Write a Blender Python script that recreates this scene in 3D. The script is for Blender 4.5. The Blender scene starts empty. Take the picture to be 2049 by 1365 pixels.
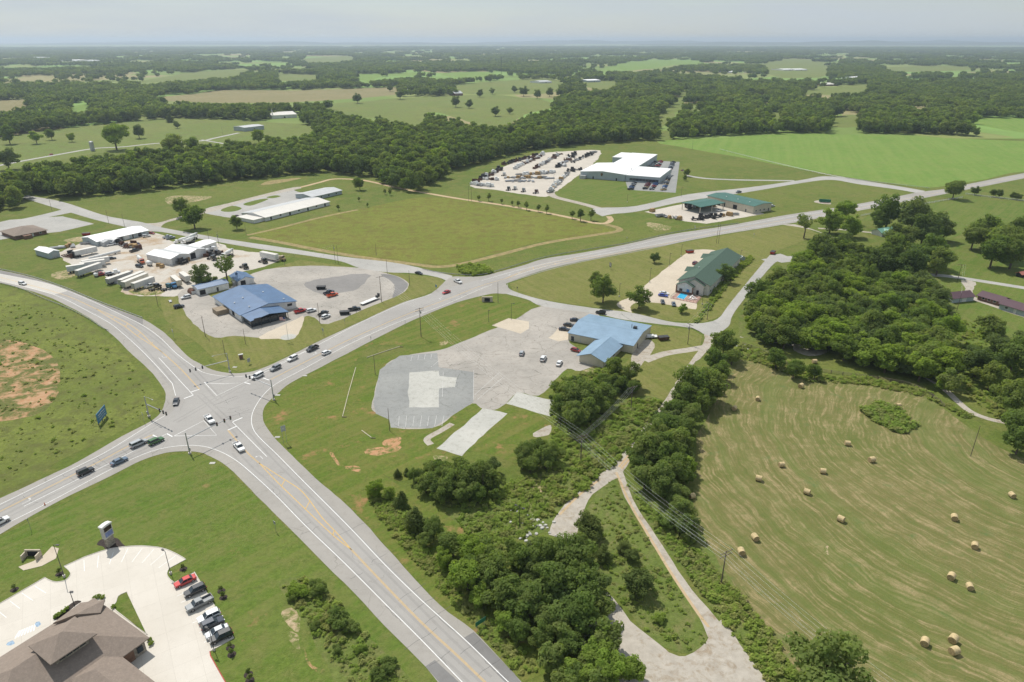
import bpy, bmesh, math, random
import numpy as np
from mathutils import Vector, Matrix, noise

# ---------------------------------------------------------------- camera, world, sun, exposure
scn = bpy.context.scene
COL = scn.collection
CAM_H, FPX, CX, CY, HZ = 115.0, 1366.0, 1024.5, 682.5, 80.0
TH = math.atan((CY - HZ) / FPX)                      # downward pitch
cam_d = bpy.data.cameras.new('camera'); cam = bpy.data.objects.new('camera', cam_d); COL.objects.link(cam)
cam.location = (0, 0, CAM_H); cam.rotation_euler = (math.pi / 2 - TH, 0, 0)
cam_d.sensor_width = 36.0; cam_d.lens = 24.0; cam_d.clip_start = 1.0; cam_d.clip_end = 90000.0
scn.camera = cam
SUN_EL, SUN_AZ = math.radians(57), math.radians(-37)  # azimuth from +Y towards +X: sun ahead, to the side
world = bpy.data.worlds.new('World'); scn.world = world; world.use_nodes = True
wt = world.node_tree; wt.nodes.clear()
sky = wt.nodes.new('ShaderNodeTexSky'); sky.sky_type = 'NISHITA'; sky.sun_disc = False
sky.sun_elevation = SUN_EL; sky.sun_rotation = SUN_AZ
sky.altitude = 300; sky.air_density = 1.0; sky.dust_density = 0.5; sky.ozone_density = 2.0
bg = wt.nodes.new('ShaderNodeBackground'); bg.inputs[1].default_value = 0.098
wo = wt.nodes.new('ShaderNodeOutputWorld')
wc = wt.nodes.new('ShaderNodeTexCoord'); wm = wt.nodes.new('ShaderNodeMapping'); wm.inputs[3].default_value = (1, 1, 7)
wn = wt.nodes.new('ShaderNodeTexNoise'); wn.inputs['Scale'].default_value = 3.2; wn.inputs['Detail'].default_value = 7
wr = wt.nodes.new('ShaderNodeMapRange'); wr.inputs[1].default_value = 0.48; wr.inputs[2].default_value = 0.8; wr.inputs[3].default_value = 0.55; wr.inputs[4].default_value = 0.95
wx = wt.nodes.new('ShaderNodeMixRGB'); wr.inputs[1].default_value = .4; wr.inputs[2].default_value = .66; wx.inputs[2].default_value = (5.7, 6.3, 6.8, 1)   # thin high cloud
wt.links.new(wc.outputs['Generated'], wm.inputs[0]); wt.links.new(wm.outputs[0], wn.inputs['Vector'])
wt.links.new(wn.outputs['Fac'], wr.inputs[0]); wt.links.new(wr.outputs[0], wx.inputs[0])
wt.links.new(sky.outputs[0], wx.inputs[1]); wt.links.new(wx.outputs[0], bg.inputs[0]); wt.links.new(bg.outputs[0], wo.inputs[0])
sun_d = bpy.data.lights.new('sun', 'SUN'); sun_d.energy = 4.4; sun_d.angle = math.radians(0.6); sun_d.color = (1.0, 0.955, 0.88)
sun = bpy.data.objects.new('sun', sun_d); COL.objects.link(sun)
sdir = Vector((math.sin(SUN_AZ) * math.cos(SUN_EL), math.cos(SUN_AZ) * math.cos(SUN_EL), math.sin(SUN_EL)))
sun.rotation_euler = sdir.to_track_quat('Z', 'Y').to_euler()
scn.view_settings.view_transform = 'Standard'; scn.view_settings.look = 'None'
scn.view_settings.exposure = 0.0; scn.view_settings.gamma = 1.0; scn.view_settings.use_curve_mapping = False
cy = scn.cycles
cy.max_bounces = 5; cy.diffuse_bounces = 3; cy.glossy_bounces = 2; cy.transmission_bounces = 3; cy.transparent_max_bounces = 6
cy.volume_bounces = 0; cy.use_denoising = True; cy.caustics_reflective = False; cy.caustics_refractive = False
try: cy.denoiser = 'OPENIMAGEDENOISE'; cy.denoising_prefilter = 'ACCURATE'
except Exception: pass
scn.render.film_transparent = False

# ---------------------------------------------------------------- ground survey: photo position -> place on the land
CT, ST = math.cos(TH), math.sin(TH)
def P(px, py, z=0.0):
    dx = (px - CX) / FPX; dy = -(py - CY) / FPX
    d = (dx, CT + dy * ST, -ST + dy * CT); t = (z - CAM_H) / d[2]
    return Vector((d[0] * t, d[1] * t, z))
def proj(x, y, z=0.0):
    zz = z - CAM_H; dep = y * CT - zz * ST; up = y * ST + zz * CT
    return CX + FPX * x / dep, CY - FPX * up / dep
def depth(v): return v[1] * CT - (v[2] - CAM_H) * ST
def HT(px, pyb, pyt):
    b = P(px, pyb); lo, hi = 0.0, 60.0
    for _ in range(40):
        m = (lo + hi) / 2
        if proj(b.x, b.y, m)[1] > pyt: lo = m
        else: hi = m
    return lo
def pts(s): return [tuple(float(a) for a in q.split(',')) for q in s.split()]
def W(s, z=0.0): return [P(x, y, z) for x, y in pts(s)]
def heading(px, py, hx, hy):
    a, b = P(px, py), P(px + hx, py + hy); return math.atan2(b.y - a.y, b.x - a.x)
def smooth(ps, n=6, closed=False):
    out = []; N = len(ps)
    rng = range(N if closed else N - 1)
    for i in rng:
        g = (lambda k: ps[k % N]) if closed else (lambda k: ps[max(0, min(N - 1, k))])
        a, b, c, d = g(i - 1), g(i), g(i + 1), g(i + 2)
        for k in range(n):
            t = k / n
            out.append(0.5 * ((2 * b) + (c - a) * t + (2 * a - 5 * b + 4 * c - d) * t * t + (3 * b - a - 3 * c + d) * t ** 3))
    if not closed: out.append(ps[-1])
    return out
def jag(ps, amp, step, seed=0, closed=True):
    r = random.Random(seed); out = []; N = len(ps)
    for i in range(N if closed else N - 1):
        a, b = ps[i], ps[(i + 1) % N]; L = (b - a).length; n = max(1, min(60, int(L / step)))
        for k in range(n):
            p = a.lerp(b, k / n); q = noise.noise_vector(Vector((p.x, p.y, seed * 3.1)) / (step * 3)) * amp * 1.6
            out.append(Vector((p.x + q.x + r.uniform(-amp, amp) * .35, p.y + q.y + r.uniform(-amp, amp) * .35, p.z)))
    return out

# ---------------------------------------------------------------- materials
def hexc(h, k=1.0):
    h = h.lstrip('#'); v = [int(h[i:i + 2], 16) / 255 for i in (0, 2, 4)]
    return tuple(min(0.95, k * (c / 12.92 if c <= .04045 else ((c + .055) / 1.055) ** 2.4)) for c in v) + (1,)
class NT:
    def __init__(s, name):
        s.m = bpy.data.materials.new(name); s.m.use_nodes = True; s.t = s.m.node_tree; s.t.nodes.clear()
        s.o = s.n('ShaderNodeOutputMaterial'); s._pos = None
    def n(s, t, **k):
        x = s.t.nodes.new(t)
        for a, b in k.items(): setattr(x, a, b)
        return x
    def l(s, a, b): s.t.links.new(a, b)
    def put(s, sock, v):
        if isinstance(v, bpy.types.NodeSocket): s.l(v, sock)
        else: sock.default_value = v
    def pos(s):
        if s._pos is None: s._pos = s.n('ShaderNodeNewGeometry').outputs['Position']
        return s._pos
    def noise(s, scale, detail=4, rough=.55, vec=None, dist=0):
        x = s.n('ShaderNodeTexNoise'); x.inputs['Scale'].default_value = scale; x.inputs['Detail'].default_value = detail
        x.inputs['Roughness'].default_value = rough; x.inputs['Distortion'].default_value = dist
        s.l(vec if vec is not None else s.pos(), x.inputs['Vector']); return x.outputs['Fac']
    def mix(s, f, a, b, mode='MIX'):
        x = s.n('ShaderNodeMixRGB', blend_type=mode); s.put(x.inputs[0], f); s.put(x.inputs[1], a); s.put(x.inputs[2], b); return x.outputs[0]
    def rng(s, v, a, b, c=0, d=1):
        x = s.n('ShaderNodeMapRange'); s.put(x.inputs[0], v)
        for i, k in enumerate((a, b, c, d)): x.inputs[i + 1].default_value = k
        return x.outputs[0]
    def math(s, op, a, b=0):
        x = s.n('ShaderNodeMath', operation=op); s.put(x.inputs[0], a); s.put(x.inputs[1], b); return x.outputs[0]
    def bsdf(s, col, rough=.85, metal=0, spec=.3, bump=None, bs=.4, bd=.1, **k):
        b = s.n('ShaderNodeBsdfPrincipled'); s.put(b.inputs['Base Color'], col); s.put(b.inputs['Roughness'], rough)
        b.inputs['Metallic'].default_value = metal; b.inputs['Specular IOR Level'].default_value = spec
        for a, v in k.items(): b.inputs[a.replace('_', ' ')].default_value = v
        if bump is not None:
            u = s.n('ShaderNodeBump'); u.inputs['Strength'].default_value = bs; u.inputs['Distance'].default_value = bd
            s.l(bump, u.inputs['Height']); s.l(u.outputs[0], b.inputs['Normal'])
        s.l(b.outputs[0], s.o.inputs[0]); return s.m
def grass(name, a, b, c, dirt=None, dth=.68, s=1.0, stripe=None, rough=.95):
    t = NT(name)
    n1 = t.noise(.013 * s, 5, .6); n2 = t.noise(.09 * s, 5, .62, dist=.4); n3 = t.noise(.9, 4, .7); n4 = t.noise(3.2, 2, .7)
    n5 = t.noise(.28 * s, 5, .68, dist=.6)
    col = t.mix(t.rng(n1, .40, .60), a, b)
    col = t.mix(t.rng(n2, .46, .64, 0, .9), col, c)
    col = t.mix(t.rng(n5, .50, .66, 0, .55), col, tuple(q * .62 for q in a[:3]) + (1,))
    col = t.mix(t.rng(n3, .36, .70, 0, .65), col, t.mix(.5, a, (.02, .035, .008, 1)))
    if stripe:                                      # mowing / wheel lines at a bearing
        g = t.n('ShaderNodeMapping'); g.inputs[2].default_value = (0, 0, stripe[0]); t.l(t.pos(), g.inputs[0])
        g2 = t.n('ShaderNodeMapping'); g2.inputs[3].default_value = (stripe[1], stripe[1] * .03, 1); t.l(g.outputs[0], g2.inputs[0])
        col = t.mix(t.rng(t.noise(1.0, 3, .6, g2.outputs[0]), .42, .62, 0, stripe[2]), col, c)
    if dirt is not None:
        d = t.math('ADD', t.math('MULTIPLY', t.noise(.035 * s, 3), .55), t.math('MULTIPLY', t.noise(.33, 6, .7), .45))
        col = t.mix(t.rng(d, dth - .05, dth + .04, 0, .85), col, dirt)
    col = t.mix(t.rng(n4, .3, .7, 0, .3), col, t.mix(.35, col, (.16, .16, .05, 1)))
    return t.bsdf(col, rough, spec=.1, bump=t.math('ADD', n3, n4), bs=.75, bd=.35)
def paved(name, a, b, crack=0.0, crack_scale=.12, stain=.35, joint=None, bs=.15):
    t = NT(name)
    n1 = t.noise(.05, 5, .65); n2 = t.noise(.5, 5, .7); n3 = t.noise(6, 3, .7)
    col = t.mix(t.rng(n1, .35, .65), a, b)
    col = t.mix(t.rng(n2, .5, .75, 0, stain), col, t.mix(1, col, (.55, .52, .48, 1), 'MULTIPLY'))
    col = t.mix(t.rng(n3, .3, .7, 0, .25), col, t.mix(1, col, (.7, .7, .7, 1), 'MULTIPLY'))
    if crack:
        v = t.n('ShaderNodeTexVoronoi', feature='DISTANCE_TO_EDGE'); v.inputs['Scale'].default_value = crack_scale
        w = t.n('ShaderNodeTexNoise'); w.inputs['Scale'].default_value = .4; w.inputs['Detail'].default_value = 5; t.l(t.pos(), w.inputs['Vector'])
        q = t.mix(1, t.pos(), t.mix(1, w.outputs['Color'], (3.2, 3.2, 0, 1), 'MULTIPLY'), 'ADD'); t.l(q, v.inputs['Vector'])
        gate = t.rng(t.noise(.03, 3), .42, .55)
        f = t.math('MULTIPLY', t.math('MULTIPLY', t.rng(v.outputs['Distance'], .0012, .0075, 1, 0), gate), crack * .8)
        col = t.mix(f, col, (.045, .05, .03, 1))
    if joint:
        br = t.n('ShaderNodeTexBrick', offset=0.0); br.inputs['Scale'].default_value = 1.0; br.inputs['Mortar Size'].default_value = .035
        br.inputs['Brick Width'].default_value = joint[1]; br.inputs['Row Height'].default_value = joint[1]
        br.inputs['Color1'].default_value = (0, 0, 0, 1); br.inputs['Color2'].default_value = (.25, .25, .25, 1); br.inputs['Mortar'].default_value = (1, 1, 1, 1)
        g = t.n('ShaderNodeMapping'); g.inputs[2].default_value = (0, 0, joint[0]); t.l(t.pos(), g.inputs[0]); t.l(g.outputs[0], br.inputs['Vector'])
        col = t.mix(t.math('MULTIPLY', br.outputs['Color'], .42), col, t.mix(1, col, (.6, .58, .55, 1), 'MULTIPLY'))
    return t.bsdf(col, .9, spec=.2, bump=n3, bs=bs, bd=.04)
_MC = {}
def mat(name, col, rough=.7, metal=0, var=.12, vs=.6, spec=.35, dirt=.0):
    if name in _MC: return _MC[name]
    t = NT(name)
    if isinstance(col, str): col = hexc(col)
    n = t.noise(vs, 5, .65); n2 = t.noise(vs * 9, 3, .6)
    dk = tuple(c * (1 - var * 2) for c in col[:3]) + (1,); lt = tuple(min(.95, c * (1 + var)) for c in col[:3]) + (1,)
    c = t.mix(t.rng(n, .3, .7), dk, lt); c = t.mix(t.rng(n2, .35, .7, 0, var), c, dk)
    if dirt: c = t.mix(t.rng(t.noise(vs * 2.3, 6, .75), .52, .72, 0, dirt), c, (.16, .12, .08, 1))
    _MC[name] = t.bsdf(c, rough, metal, spec); return _MC[name]
def paint(hexcol):
    k = 'paint_' + hexcol.strip('#')
    if k in _MC: return _MC[k]
    t = NT(k); n = t.noise(3.0, 3)
    c = hexc(hexcol); col = t.mix(t.rng(n, .4, .8, 0, .18), c, t.mix(.5, c, (.2, .17, .13, 1)))
    _MC[k] = t.bsdf(col, .3, .15, .5, Coat_Weight=.6, Coat_Roughness=.08); return _MC[k]
def ribbed(name, col, bearing_uv=True, period=.9, var=.08, rough=.5, streak=.25, spec=.4):
    """sheet-metal cladding: fine ribs across the object's own x and y, with weather streaks"""
    if name in _MC: return _MC[name]
    t = NT(name); col = hexc(col) if isinstance(col, str) else col
    tc = t.n('ShaderNodeTexCoord').outputs['Object']
    sx = t.n('ShaderNodeSeparateXYZ'); t.l(tc, sx.inputs[0])
    w = t.math('SINE', t.math('MULTIPLY', t.math('ADD', sx.outputs[0], sx.outputs[1]), 6.2832 / period))
    n = t.noise(.25, 5, .65); g = t.n('ShaderNodeMapping'); g.inputs[3].default_value = (1.6, 1.6, .12); t.l(tc, g.inputs[0])
    st = t.noise(1.4, 4, .6, g.outputs[0])
    dk = tuple(c * (1 - 2.2 * var) for c in col[:3]) + (1,)
    c = t.mix(t.rng(n, .35, .68), col, dk); c = t.mix(t.rng(st, .5, .74, 0, streak), c, tuple(q * .6 for q in col[:3]) + (1,))
    c = t.mix(t.rng(w, .8, 1.0, 0, .16), c, dk)
    _MC[name] = t.bsdf(c, rough, 0.0, spec, bump=w, bs=.35, bd=.05); return _MC[name]
def shingle(name, col):
    t = NT(name); c = hexc(col); tc = t.n('ShaderNodeTexCoord').outputs['Object']
    n = t.noise(1.1, 4, .7, tc); n2 = t.noise(7, 3, .7, tc); v = t.n('ShaderNodeTexVoronoi'); v.inputs['Scale'].default_value = 2.6; t.l(tc, v.inputs['Vector'])
    k = t.mix(t.rng(n, .3, .7), c, tuple(q * .72 for q in c[:3]) + (1,)); k = t.mix(t.rng(n2, .3, .7, 0, .35), k, tuple(min(.9, q * 1.3) for q in c[:3]) + (1,))
    k = t.mix(t.rng(v.outputs['Distance'], .1, .6, 0, .3), k, tuple(q * .6 for q in c[:3]) + (1,)); return t.bsdf(k, .95, spec=.15, bump=n2, bs=.5, bd=.05)
def glassm(name, col=(.02, .028, .035, 1), rough=.08):
    if name in _MC: return _MC[name]
    t = NT(name); _MC[name] = t.bsdf(t.mix(t.rng(t.noise(1.3, 2), .35, .65), col, tuple(c * 1.8 for c in col[:3]) + (1,)), rough, 0, .6); return _MC[name]
def leafm(name, a, b, trans=.3):
    t = NT(name); oi = t.n('ShaderNodeObjectInfo').outputs['Random']; at = t.n('ShaderNodeAttribute'); at.attribute_name = 'tint'
    c = t.mix(oi, a, b); c = t.mix(t.math('MULTIPLY', at.outputs['Fac'], .75), c, tuple(min(1, q * 1.75) for q in a[:3]) + (1,))
    c = t.mix(t.rng(t.noise(.02, 3), .35, .65, 0, .5), c, t.mix(1, c, (1.15, 1.05, .85, 1), 'MULTIPLY')); c = t.mix(t.rng(t.noise(.55, 3), .4, .65, 0, .6), c, t.mix(1, c, (.62, .68, .62, 1), 'MULTIPLY'))
    d = t.n('ShaderNodeBsdfDiffuse'); t.l(c, d.inputs[0]); d.inputs[1].default_value = .6
    r = t.n('ShaderNodeBsdfTranslucent'); t.l(t.mix(1, c, (1.2, 1.25, .5, 1), 'MULTIPLY'), r.inputs[0])
    x = t.n('ShaderNodeMixShader'); x.inputs[0].default_value = trans; t.l(d.outputs[0], x.inputs[1]); t.l(r.outputs[0], x.inputs[2])
    t.l(x.outputs[0], t.o.inputs[0]); return t.m

M = {}
M['ground'] = grass('ground_grass', (0.124, 0.171, 0.033, 1), (0.170, 0.199, 0.045, 1), (0.201, 0.195, 0.060, 1))
M['lawn'] = grass('lawn_grass', (0.106, 0.176, 0.026, 1), (0.145, 0.200, 0.037, 1), (0.181, 0.191, 0.057, 1), dirt=(.33, .20, .10, 1), dth=.665, s=2.2, stripe=(.75, .45, .45))
M['lawn2'] = grass('dry_lawn_grass', (0.172, 0.194, 0.048, 1), (0.208, 0.220, 0.059, 1), (0.239, 0.220, 0.079, 1), s=2.0, stripe=(-.5, .5, .4))
M['verge'] = grass('verge_grass', (0.113, 0.175, 0.025, 1), (0.146, 0.194, 0.034, 1), (0.192, 0.185, 0.053, 1), dirt=(.36, .20, .10, 1), dth=.625, s=2.5, stripe=(.8, .4, .5))
M['crop'] = grass('crop_green', (0.161, 0.276, 0.050, 1), (0.194, 0.304, 0.062, 1), (0.223, 0.290, 0.075, 1), s=.8, stripe=(.35, .16, .35))
M['olive'] = grass('olive_rough_grass', (0.187, 0.217, 0.039, 1), (0.224, 0.232, 0.050, 1), (0.173, 0.139, 0.043, 1), s=1.6)
M['pasture'] = grass('pasture_grass', (0.173, 0.226, 0.057, 1), (0.209, 0.235, 0.067, 1), (0.178, 0.185, 0.067, 1), s=.8)
M['brown'] = grass('brown_stubble', (.27, .235, .115, 1), (.32, .265, .14, 1), (.24, .225, .10, 1), s=.7)
M['rough'] = grass('rough_weeds', (0.159, 0.193, 0.044, 1), (0.218, 0.251, 0.057, 1), (0.132, 0.136, 0.046, 1), dirt=(.40, .20, .10, 1), dth=.72, s=2.0)
M['scrubfloor'] = grass('scrub_floor', (0.131, 0.181, 0.040, 1), (0.169, 0.206, 0.053, 1), (0.213, 0.200, 0.081, 1), s=3)
def soilmix(name, a, b, g, lo, hi, gs=.45):
    t = NT(name); n = t.noise(.5, 5, .7); c = t.mix(t.rng(n, .35, .65), a, b); f = t.math('ADD', t.math('MULTIPLY', t.noise(gs, 6, .75, dist=.5), .7), t.math('MULTIPLY', t.noise(.07, 3), .3))
    c = t.mix(t.rng(f, lo, hi), c, t.mix(t.rng(t.noise(1.1, 4, .7), .3, .7), g, tuple(q * .6 for q in g[:3]) + (1,))); return t.bsdf(c, .95, spec=.1, bump=n, bs=.5, bd=.2)
M['redsoil'] = soilmix('red_soil', (.42, .22, .11, 1), (.46, .28, .16, 1), (.15, .185, .045, 1), .44, .54)
M['dirt'] = soilmix('tan_dirt', (.44, .32, .19, 1), (.48, .37, .24, 1), (.17, .19, .06, 1), .55, .64)
M['dirtpatch'] = soilmix('thin_bare_soil', (.42, .31, .19, 1), (.46, .36, .24, 1), (.165, .20, .052, 1), .43, .55, .6)
M['redrough'] = soilmix('weedy_red_soil', (.40, .21, .11, 1), (.44, .30, .18, 1), (.15, .165, .05, 1), .44, .53, .16)
M['sandyard'] = soilmix('sandy_gravel', (.46, .425, .37, 1), (.52, .48, .42, 1), (.47, .35, .23, 1), .51, .60, .03)
M['track'] = mat('mown_brown_track', (.30, .24, .10, 1), .95, 0, .22, .3)
M['asphalt'] = paved('worn_asphalt', (.320, .302, .274, 1), (.370, .347, .315, 1), .5, .10, .25)
M['lane'] = paved('lane_asphalt', (.335, .320, .300, 1), (.375, .358, .335, 1), .3, .08, .18)
M['freshasph'] = paved('fresh_asphalt', (.19, .185, .18, 1), (.235, .228, .22, 1), 0, .1, .3)
M['darkasph'] = paved('dark_shoulder_asphalt', (.225, .215, .205, 1), (.275, .262, .248, 1), 0, .1, .4)
M['access'] = paved('access_road_surface', (.36, .35, .325, 1), (.43, .415, .385, 1), .6, .12, .3)
M['oldlot'] = paved('old_lot_asphalt', (.33, .308, .275, 1), (.43, .395, .35, 1), .95, .11, .55)
M['lotgrey'] = paved('grey_lot_asphalt', (.255, .26, .25, 1), (.315, .317, .30, 1), .8, .14, .5)
M['pad'] = paved('weathered_concrete', (.43, .425, .385, 1), (.51, .50, .455, 1), .8, .3, .6)
M['conc'] = paved('pale_concrete', (.60, .555, .485, 1), (.66, .615, .545, 1), 0, .1, .12, joint=(math.radians(-32), 5.2))
M['concroad'] = paved('concrete_road', (.50, .475, .43, 1), (.56, .53, .48, 1), 0, .1, .2)
M['gravel'] = soilmix('pale_gravel', (.36, .325, .275, 1), (.45, .41, .35, 1), (.33, .255, .17, 1), .50, .66, .45)
M['yard'] = paved('bleached_gravel', (.49, .445, .38, 1), (.56, .51, .435, 1), 0, .1, .35, bs=.5)
M['sandlot'] = paved('sandy_concrete', (.50, .43, .335, 1), (.57, .495, .39, 1), .4, .2, .3)
M['white'] = mat('white_road_paint', (.78, .78, .76, 1), .7, 0, .08, 1.2)
M['whitefaint'] = mat('worn_white_paint', (.58, .57, .55, 1), .8, 0, .2, 1.2)
M['yellow'] = mat('yellow_road_paint', (.62, .40, .12, 1), .7, 0, .1, 1.0)
M['wall'] = ribbed('white_metal_wall', (.74, .74, .72, 1))
M['wallgrey'] = ribbed('grey_metal_wall', (.46, .47, .47, 1))
M['wallcream'] = ribbed('cream_metal_wall', (.60, .55, .44, 1))
M['wallblue'] = ribbed('pale_bluegrey_wall', (.40, .46, .48, 1))
M['roofwhite'] = ribbed('white_metal_roof', (.84, .84, .83, 1), var=.02, streak=.08)
M['roofgrey'] = ribbed('grey_metal_roof', (.50, .51, .51, 1), var=.06, streak=.2)
M['roofcream'] = ribbed('chalky_metal_roof', (.66, .63, .57, 1), var=.05, streak=.2)
M['roofblue'] = ribbed('blue_metal_roof', (.085, .162, .295, 1), var=.11, streak=.3, rough=.4)
M['roofsky'] = ribbed('pale_blue_metal_roof', (.235, .345, .455, 1), var=.08, streak=.25, rough=.4)
M['roofgreen'] = ribbed('green_metal_roof', (.050, .145, .112, 1), var=.06, streak=.12, rough=.45)
M['roofmaroon'] = ribbed('maroon_metal_roof', (.105, .058, .068, 1), var=.06, streak=.15)
M['rooffaded'] = ribbed('faded_green_roof', (.16, .34, .26, 1), var=.06, streak=.15)
M['shingreen'] = shingle('green_shingles', '#55695d')
M['shinbrown'] = shingle('brown_shingles', '#92857a')
M['brick'] = mat('brown_brick', (.22, .13, .09, 1), .9, 0, .2, 1.5)
M['stone'] = mat('field_stone', (.36, .32, .26, 1), .9, 0, .3, 1.8)
M['stucco'] = mat('white_stucco', (.66, .64, .60, 1), .9, 0, .08, .8)
M['dark'] = mat('dark_opening', (.02, .02, .022, 1), .8)
M['glass'] = glassm('window_glass')
M['trim'] = mat('white_trim', (.70, .70, .68, 1), .6)
M['galv'] = mat('galvanised_steel', (.38, .39, .40, 1), .45, .5, .1, 1.5)
M['steel'] = mat('dark_steel', (.06, .06, .062, 1), .55, .3)
M['wood'] = mat('weathered_pole_wood', (.165, .13, .10, 1), .9, 0, .2, 1.5)
M['kerb'] = mat('concrete_kerb', (.60, .56, .50, 1), .85)
M['redkerb'] = mat('red_painted_kerb', (.45, .07, .06, 1), .8)
M['tyre'] = mat('tyre_rubber', (.018, .018, .018, 1), .9)
M['rim'] = mat('wheel_metal', (.40, .40, .41, 1), .35, .7)
M['lamp_r'] = mat('tail_lamp_red', (.35, .02, .02, 1), .3)
M['lamp_w'] = mat('head_lamp_clear', (.75, .75, .72, 1), .2)
M['rust'] = mat('rusty_steel', (.15, .075, .05, 1), .9, .1, .3, 1.2)
M['straw'] = mat('straw_bale', (.56, .44, .24, 1), .95, 0, .18, 2.2)
M['strawend'] = mat('straw_bale_end', (.44, .33, .17, 1), .95, 0, .25, 3)
M['bark'] = mat('bark', (.13, .10, .075, 1), .95, 0, .25, 2)
M['mulch'] = mat('dark_mulch', (.055, .042, .035, 1), .95, 0, .3, 2)
M['leaf'] = leafm('broadleaf_foliage', (0.145, 0.207, 0.059, 1), (0.281, 0.321, 0.116, 1), 0.48)
M['leafl'] = leafm('light_foliage', (0.229, 0.317, 0.066, 1), (0.290, 0.352, 0.097, 1), 0.5)
M['leafd'] = leafm('dark_foliage', (0.123, 0.174, 0.066, 1), (0.209, 0.251, 0.099, 1), 0.48)
M['cedar'] = leafm('cedar_foliage', (.105, .142, .044, 1), (.155, .185, .062, 1), 0.3)
M['leafp'] = leafm('purple_foliage', (.105, .070, .072, 1), (.12, .08, .084, 1), 0.4)
M['weed'] = leafm('weed_foliage', (.27, .36, .085, 1), (.37, .42, .13, 1), 0.5)
M['weedd'] = leafm('dry_weed_foliage', (.32, .33, .13, 1), (.28, .33, .11, 1), 0.45)
M['crackseal'] = mat('dark_crack', (.10, .10, .098, 1), .8)
M['tyrepath'] = paved('tyre_polished_lane', (.298, .285, .268, 1), (.338, .324, .304, 1), 0, .1, .2)

t = NT('far_farmland_patchwork'); v = t.n('ShaderNodeTexVoronoi'); v.inputs['Scale'].default_value = .0032; w = t.n('ShaderNodeTexNoise'); w.inputs['Scale'].default_value = .004; t.l(t.pos(), w.inputs['Vector'])
t.l(t.mix(1, t.pos(), t.mix(1, w.outputs['Color'], (140, 140, 0, 1), 'MULTIPLY'), 'ADD'), v.inputs['Vector']); sx = t.n('ShaderNodeSeparateXYZ'); t.l(v.outputs['Color'], sx.inputs[0])
k = t.mix(t.rng(sx.outputs[0], .2, .8), (.17, .24, .06, 1), (.24, .27, .09, 1)); k = t.mix(t.rng(sx.outputs[1], .68, .72), k, (.30, .26, .13, 1)); k = t.mix(t.rng(sx.outputs[2], .7, .74), k, (.20, .32, .08, 1)); k = t.mix(t.rng(t.noise(.01, 6, .7), .4, .7, 0, .5), k, (.13, .17, .05, 1))
M['farmland'] = t.bsdf(k, .95, spec=.1)

# ---------------------------------------------------------------- mesh and scene helpers
class MB:
    def __init__(s): s.v = []; s.f = []; s.mi = []
    def add(s, vs, fs, mi=0):
        o = len(s.v); s.v += [tuple(v) for v in vs]; s.f += [tuple(i + o for i in f) for f in fs]; s.mi += [mi] * len(fs); return s
    def hexa(s, b, t, mi=0):          # bottom ring (4, ccw), top ring (4)
        return s.add(list(b) + list(t), [(3, 2, 1, 0), (4, 5, 6, 7), (0, 1, 5, 4), (1, 2, 6, 5), (2, 3, 7, 6), (3, 0, 4, 7)], mi)
    def box(s, x0, x1, y0, y1, z0, z1, mi=0):
        return s.hexa([(x0, y0, z0), (x1, y0, z0), (x1, y1, z0), (x0, y1, z0)], [(x0, y0, z1), (x1, y0, z1), (x1, y1, z1), (x0, y1, z1)], mi)
    def rings(s, rs, mi=0, cap=True):
        n = len(rs[0]); o = len(s.v); fs = []
        for k in range(len(rs) - 1):
            for i in range(n):
                j = (i + 1) % n; fs.append((k * n + i, k * n + j, (k + 1) * n + j, (k + 1) * n + i))
        if cap: fs += [tuple(range(n - 1, -1, -1)), tuple((len(rs) - 1) * n + i for i in range(n))]
        return s.add([p for r in rs for p in r], fs, mi)
    def tube(s, path, rad, n=8, mi=0):
        path = [Vector(p) for p in path]; rad = rad if hasattr(rad, '__len__') else [rad] * len(path); rs = []
        for k, p in enumerate(path):
            d = (path[min(k + 1, len(path) - 1)] - path[max(k - 1, 0)]).normalized()
            u = d.cross(Vector((0, 0, 1)) if abs(d.z) < .9 else Vector((1, 0, 0))).normalized(); w = d.cross(u).normalized() * -1
            rs.append([p + (u * math.cos(a) + w * math.sin(a)) * rad[k] for a in [2 * math.pi * i / n for i in range(n)]])
        return s.rings(rs, mi)
    def prism(s, poly, z0, z1, mi=0):
        n = len(poly); return s.rings([[(p[0], p[1], z0) for p in poly], [(p[0], p[1], z1) for p in poly]], mi)
    def side(s, prof, y0, y1, mi=0):   # profile in x,z extruded along y
        return s.rings([[(p[0], y0, p[1]) for p in prof], [(p[0], y1, p[1]) for p in prof]], mi)
    def mesh(s, name, mats):
        me = bpy.data.meshes.new(name); me.from_pydata(s.v, [], s.f)
        for m in (mats if isinstance(mats, (list, tuple)) else [mats]): me.materials.append(m)
        if any(s.mi): me.polygons.foreach_set('material_index', s.mi)
        bm = bmesh.new(); bm.from_mesh(me); bmesh.ops.recalc_face_normals(bm, faces=bm.faces); bm.to_mesh(me); bm.free()
        me.update(); return me
    def build(s, name, mats, parent=None, smooth=False):
        me = s.mesh(name, mats)
        if smooth: me.polygons.foreach_set('use_smooth', [True] * len(me.polygons))
        return link(name, me, parent)
def link(name, me, parent=None, loc=None, rz=None):
    o = bpy.data.objects.new(name, me); COL.objects.link(o)
    if parent is not None: o.parent = parent
    if loc is not None: o.location = loc
    if rz is not None: o.rotation_euler = (0, 0, rz)
    return o
def tag(o, label, cat, group=None, kind=None):
    if label: o['label'] = label
    if cat: o['category'] = cat
    if group: o['group'] = group
    if kind: o['kind'] = kind
    return o
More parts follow.
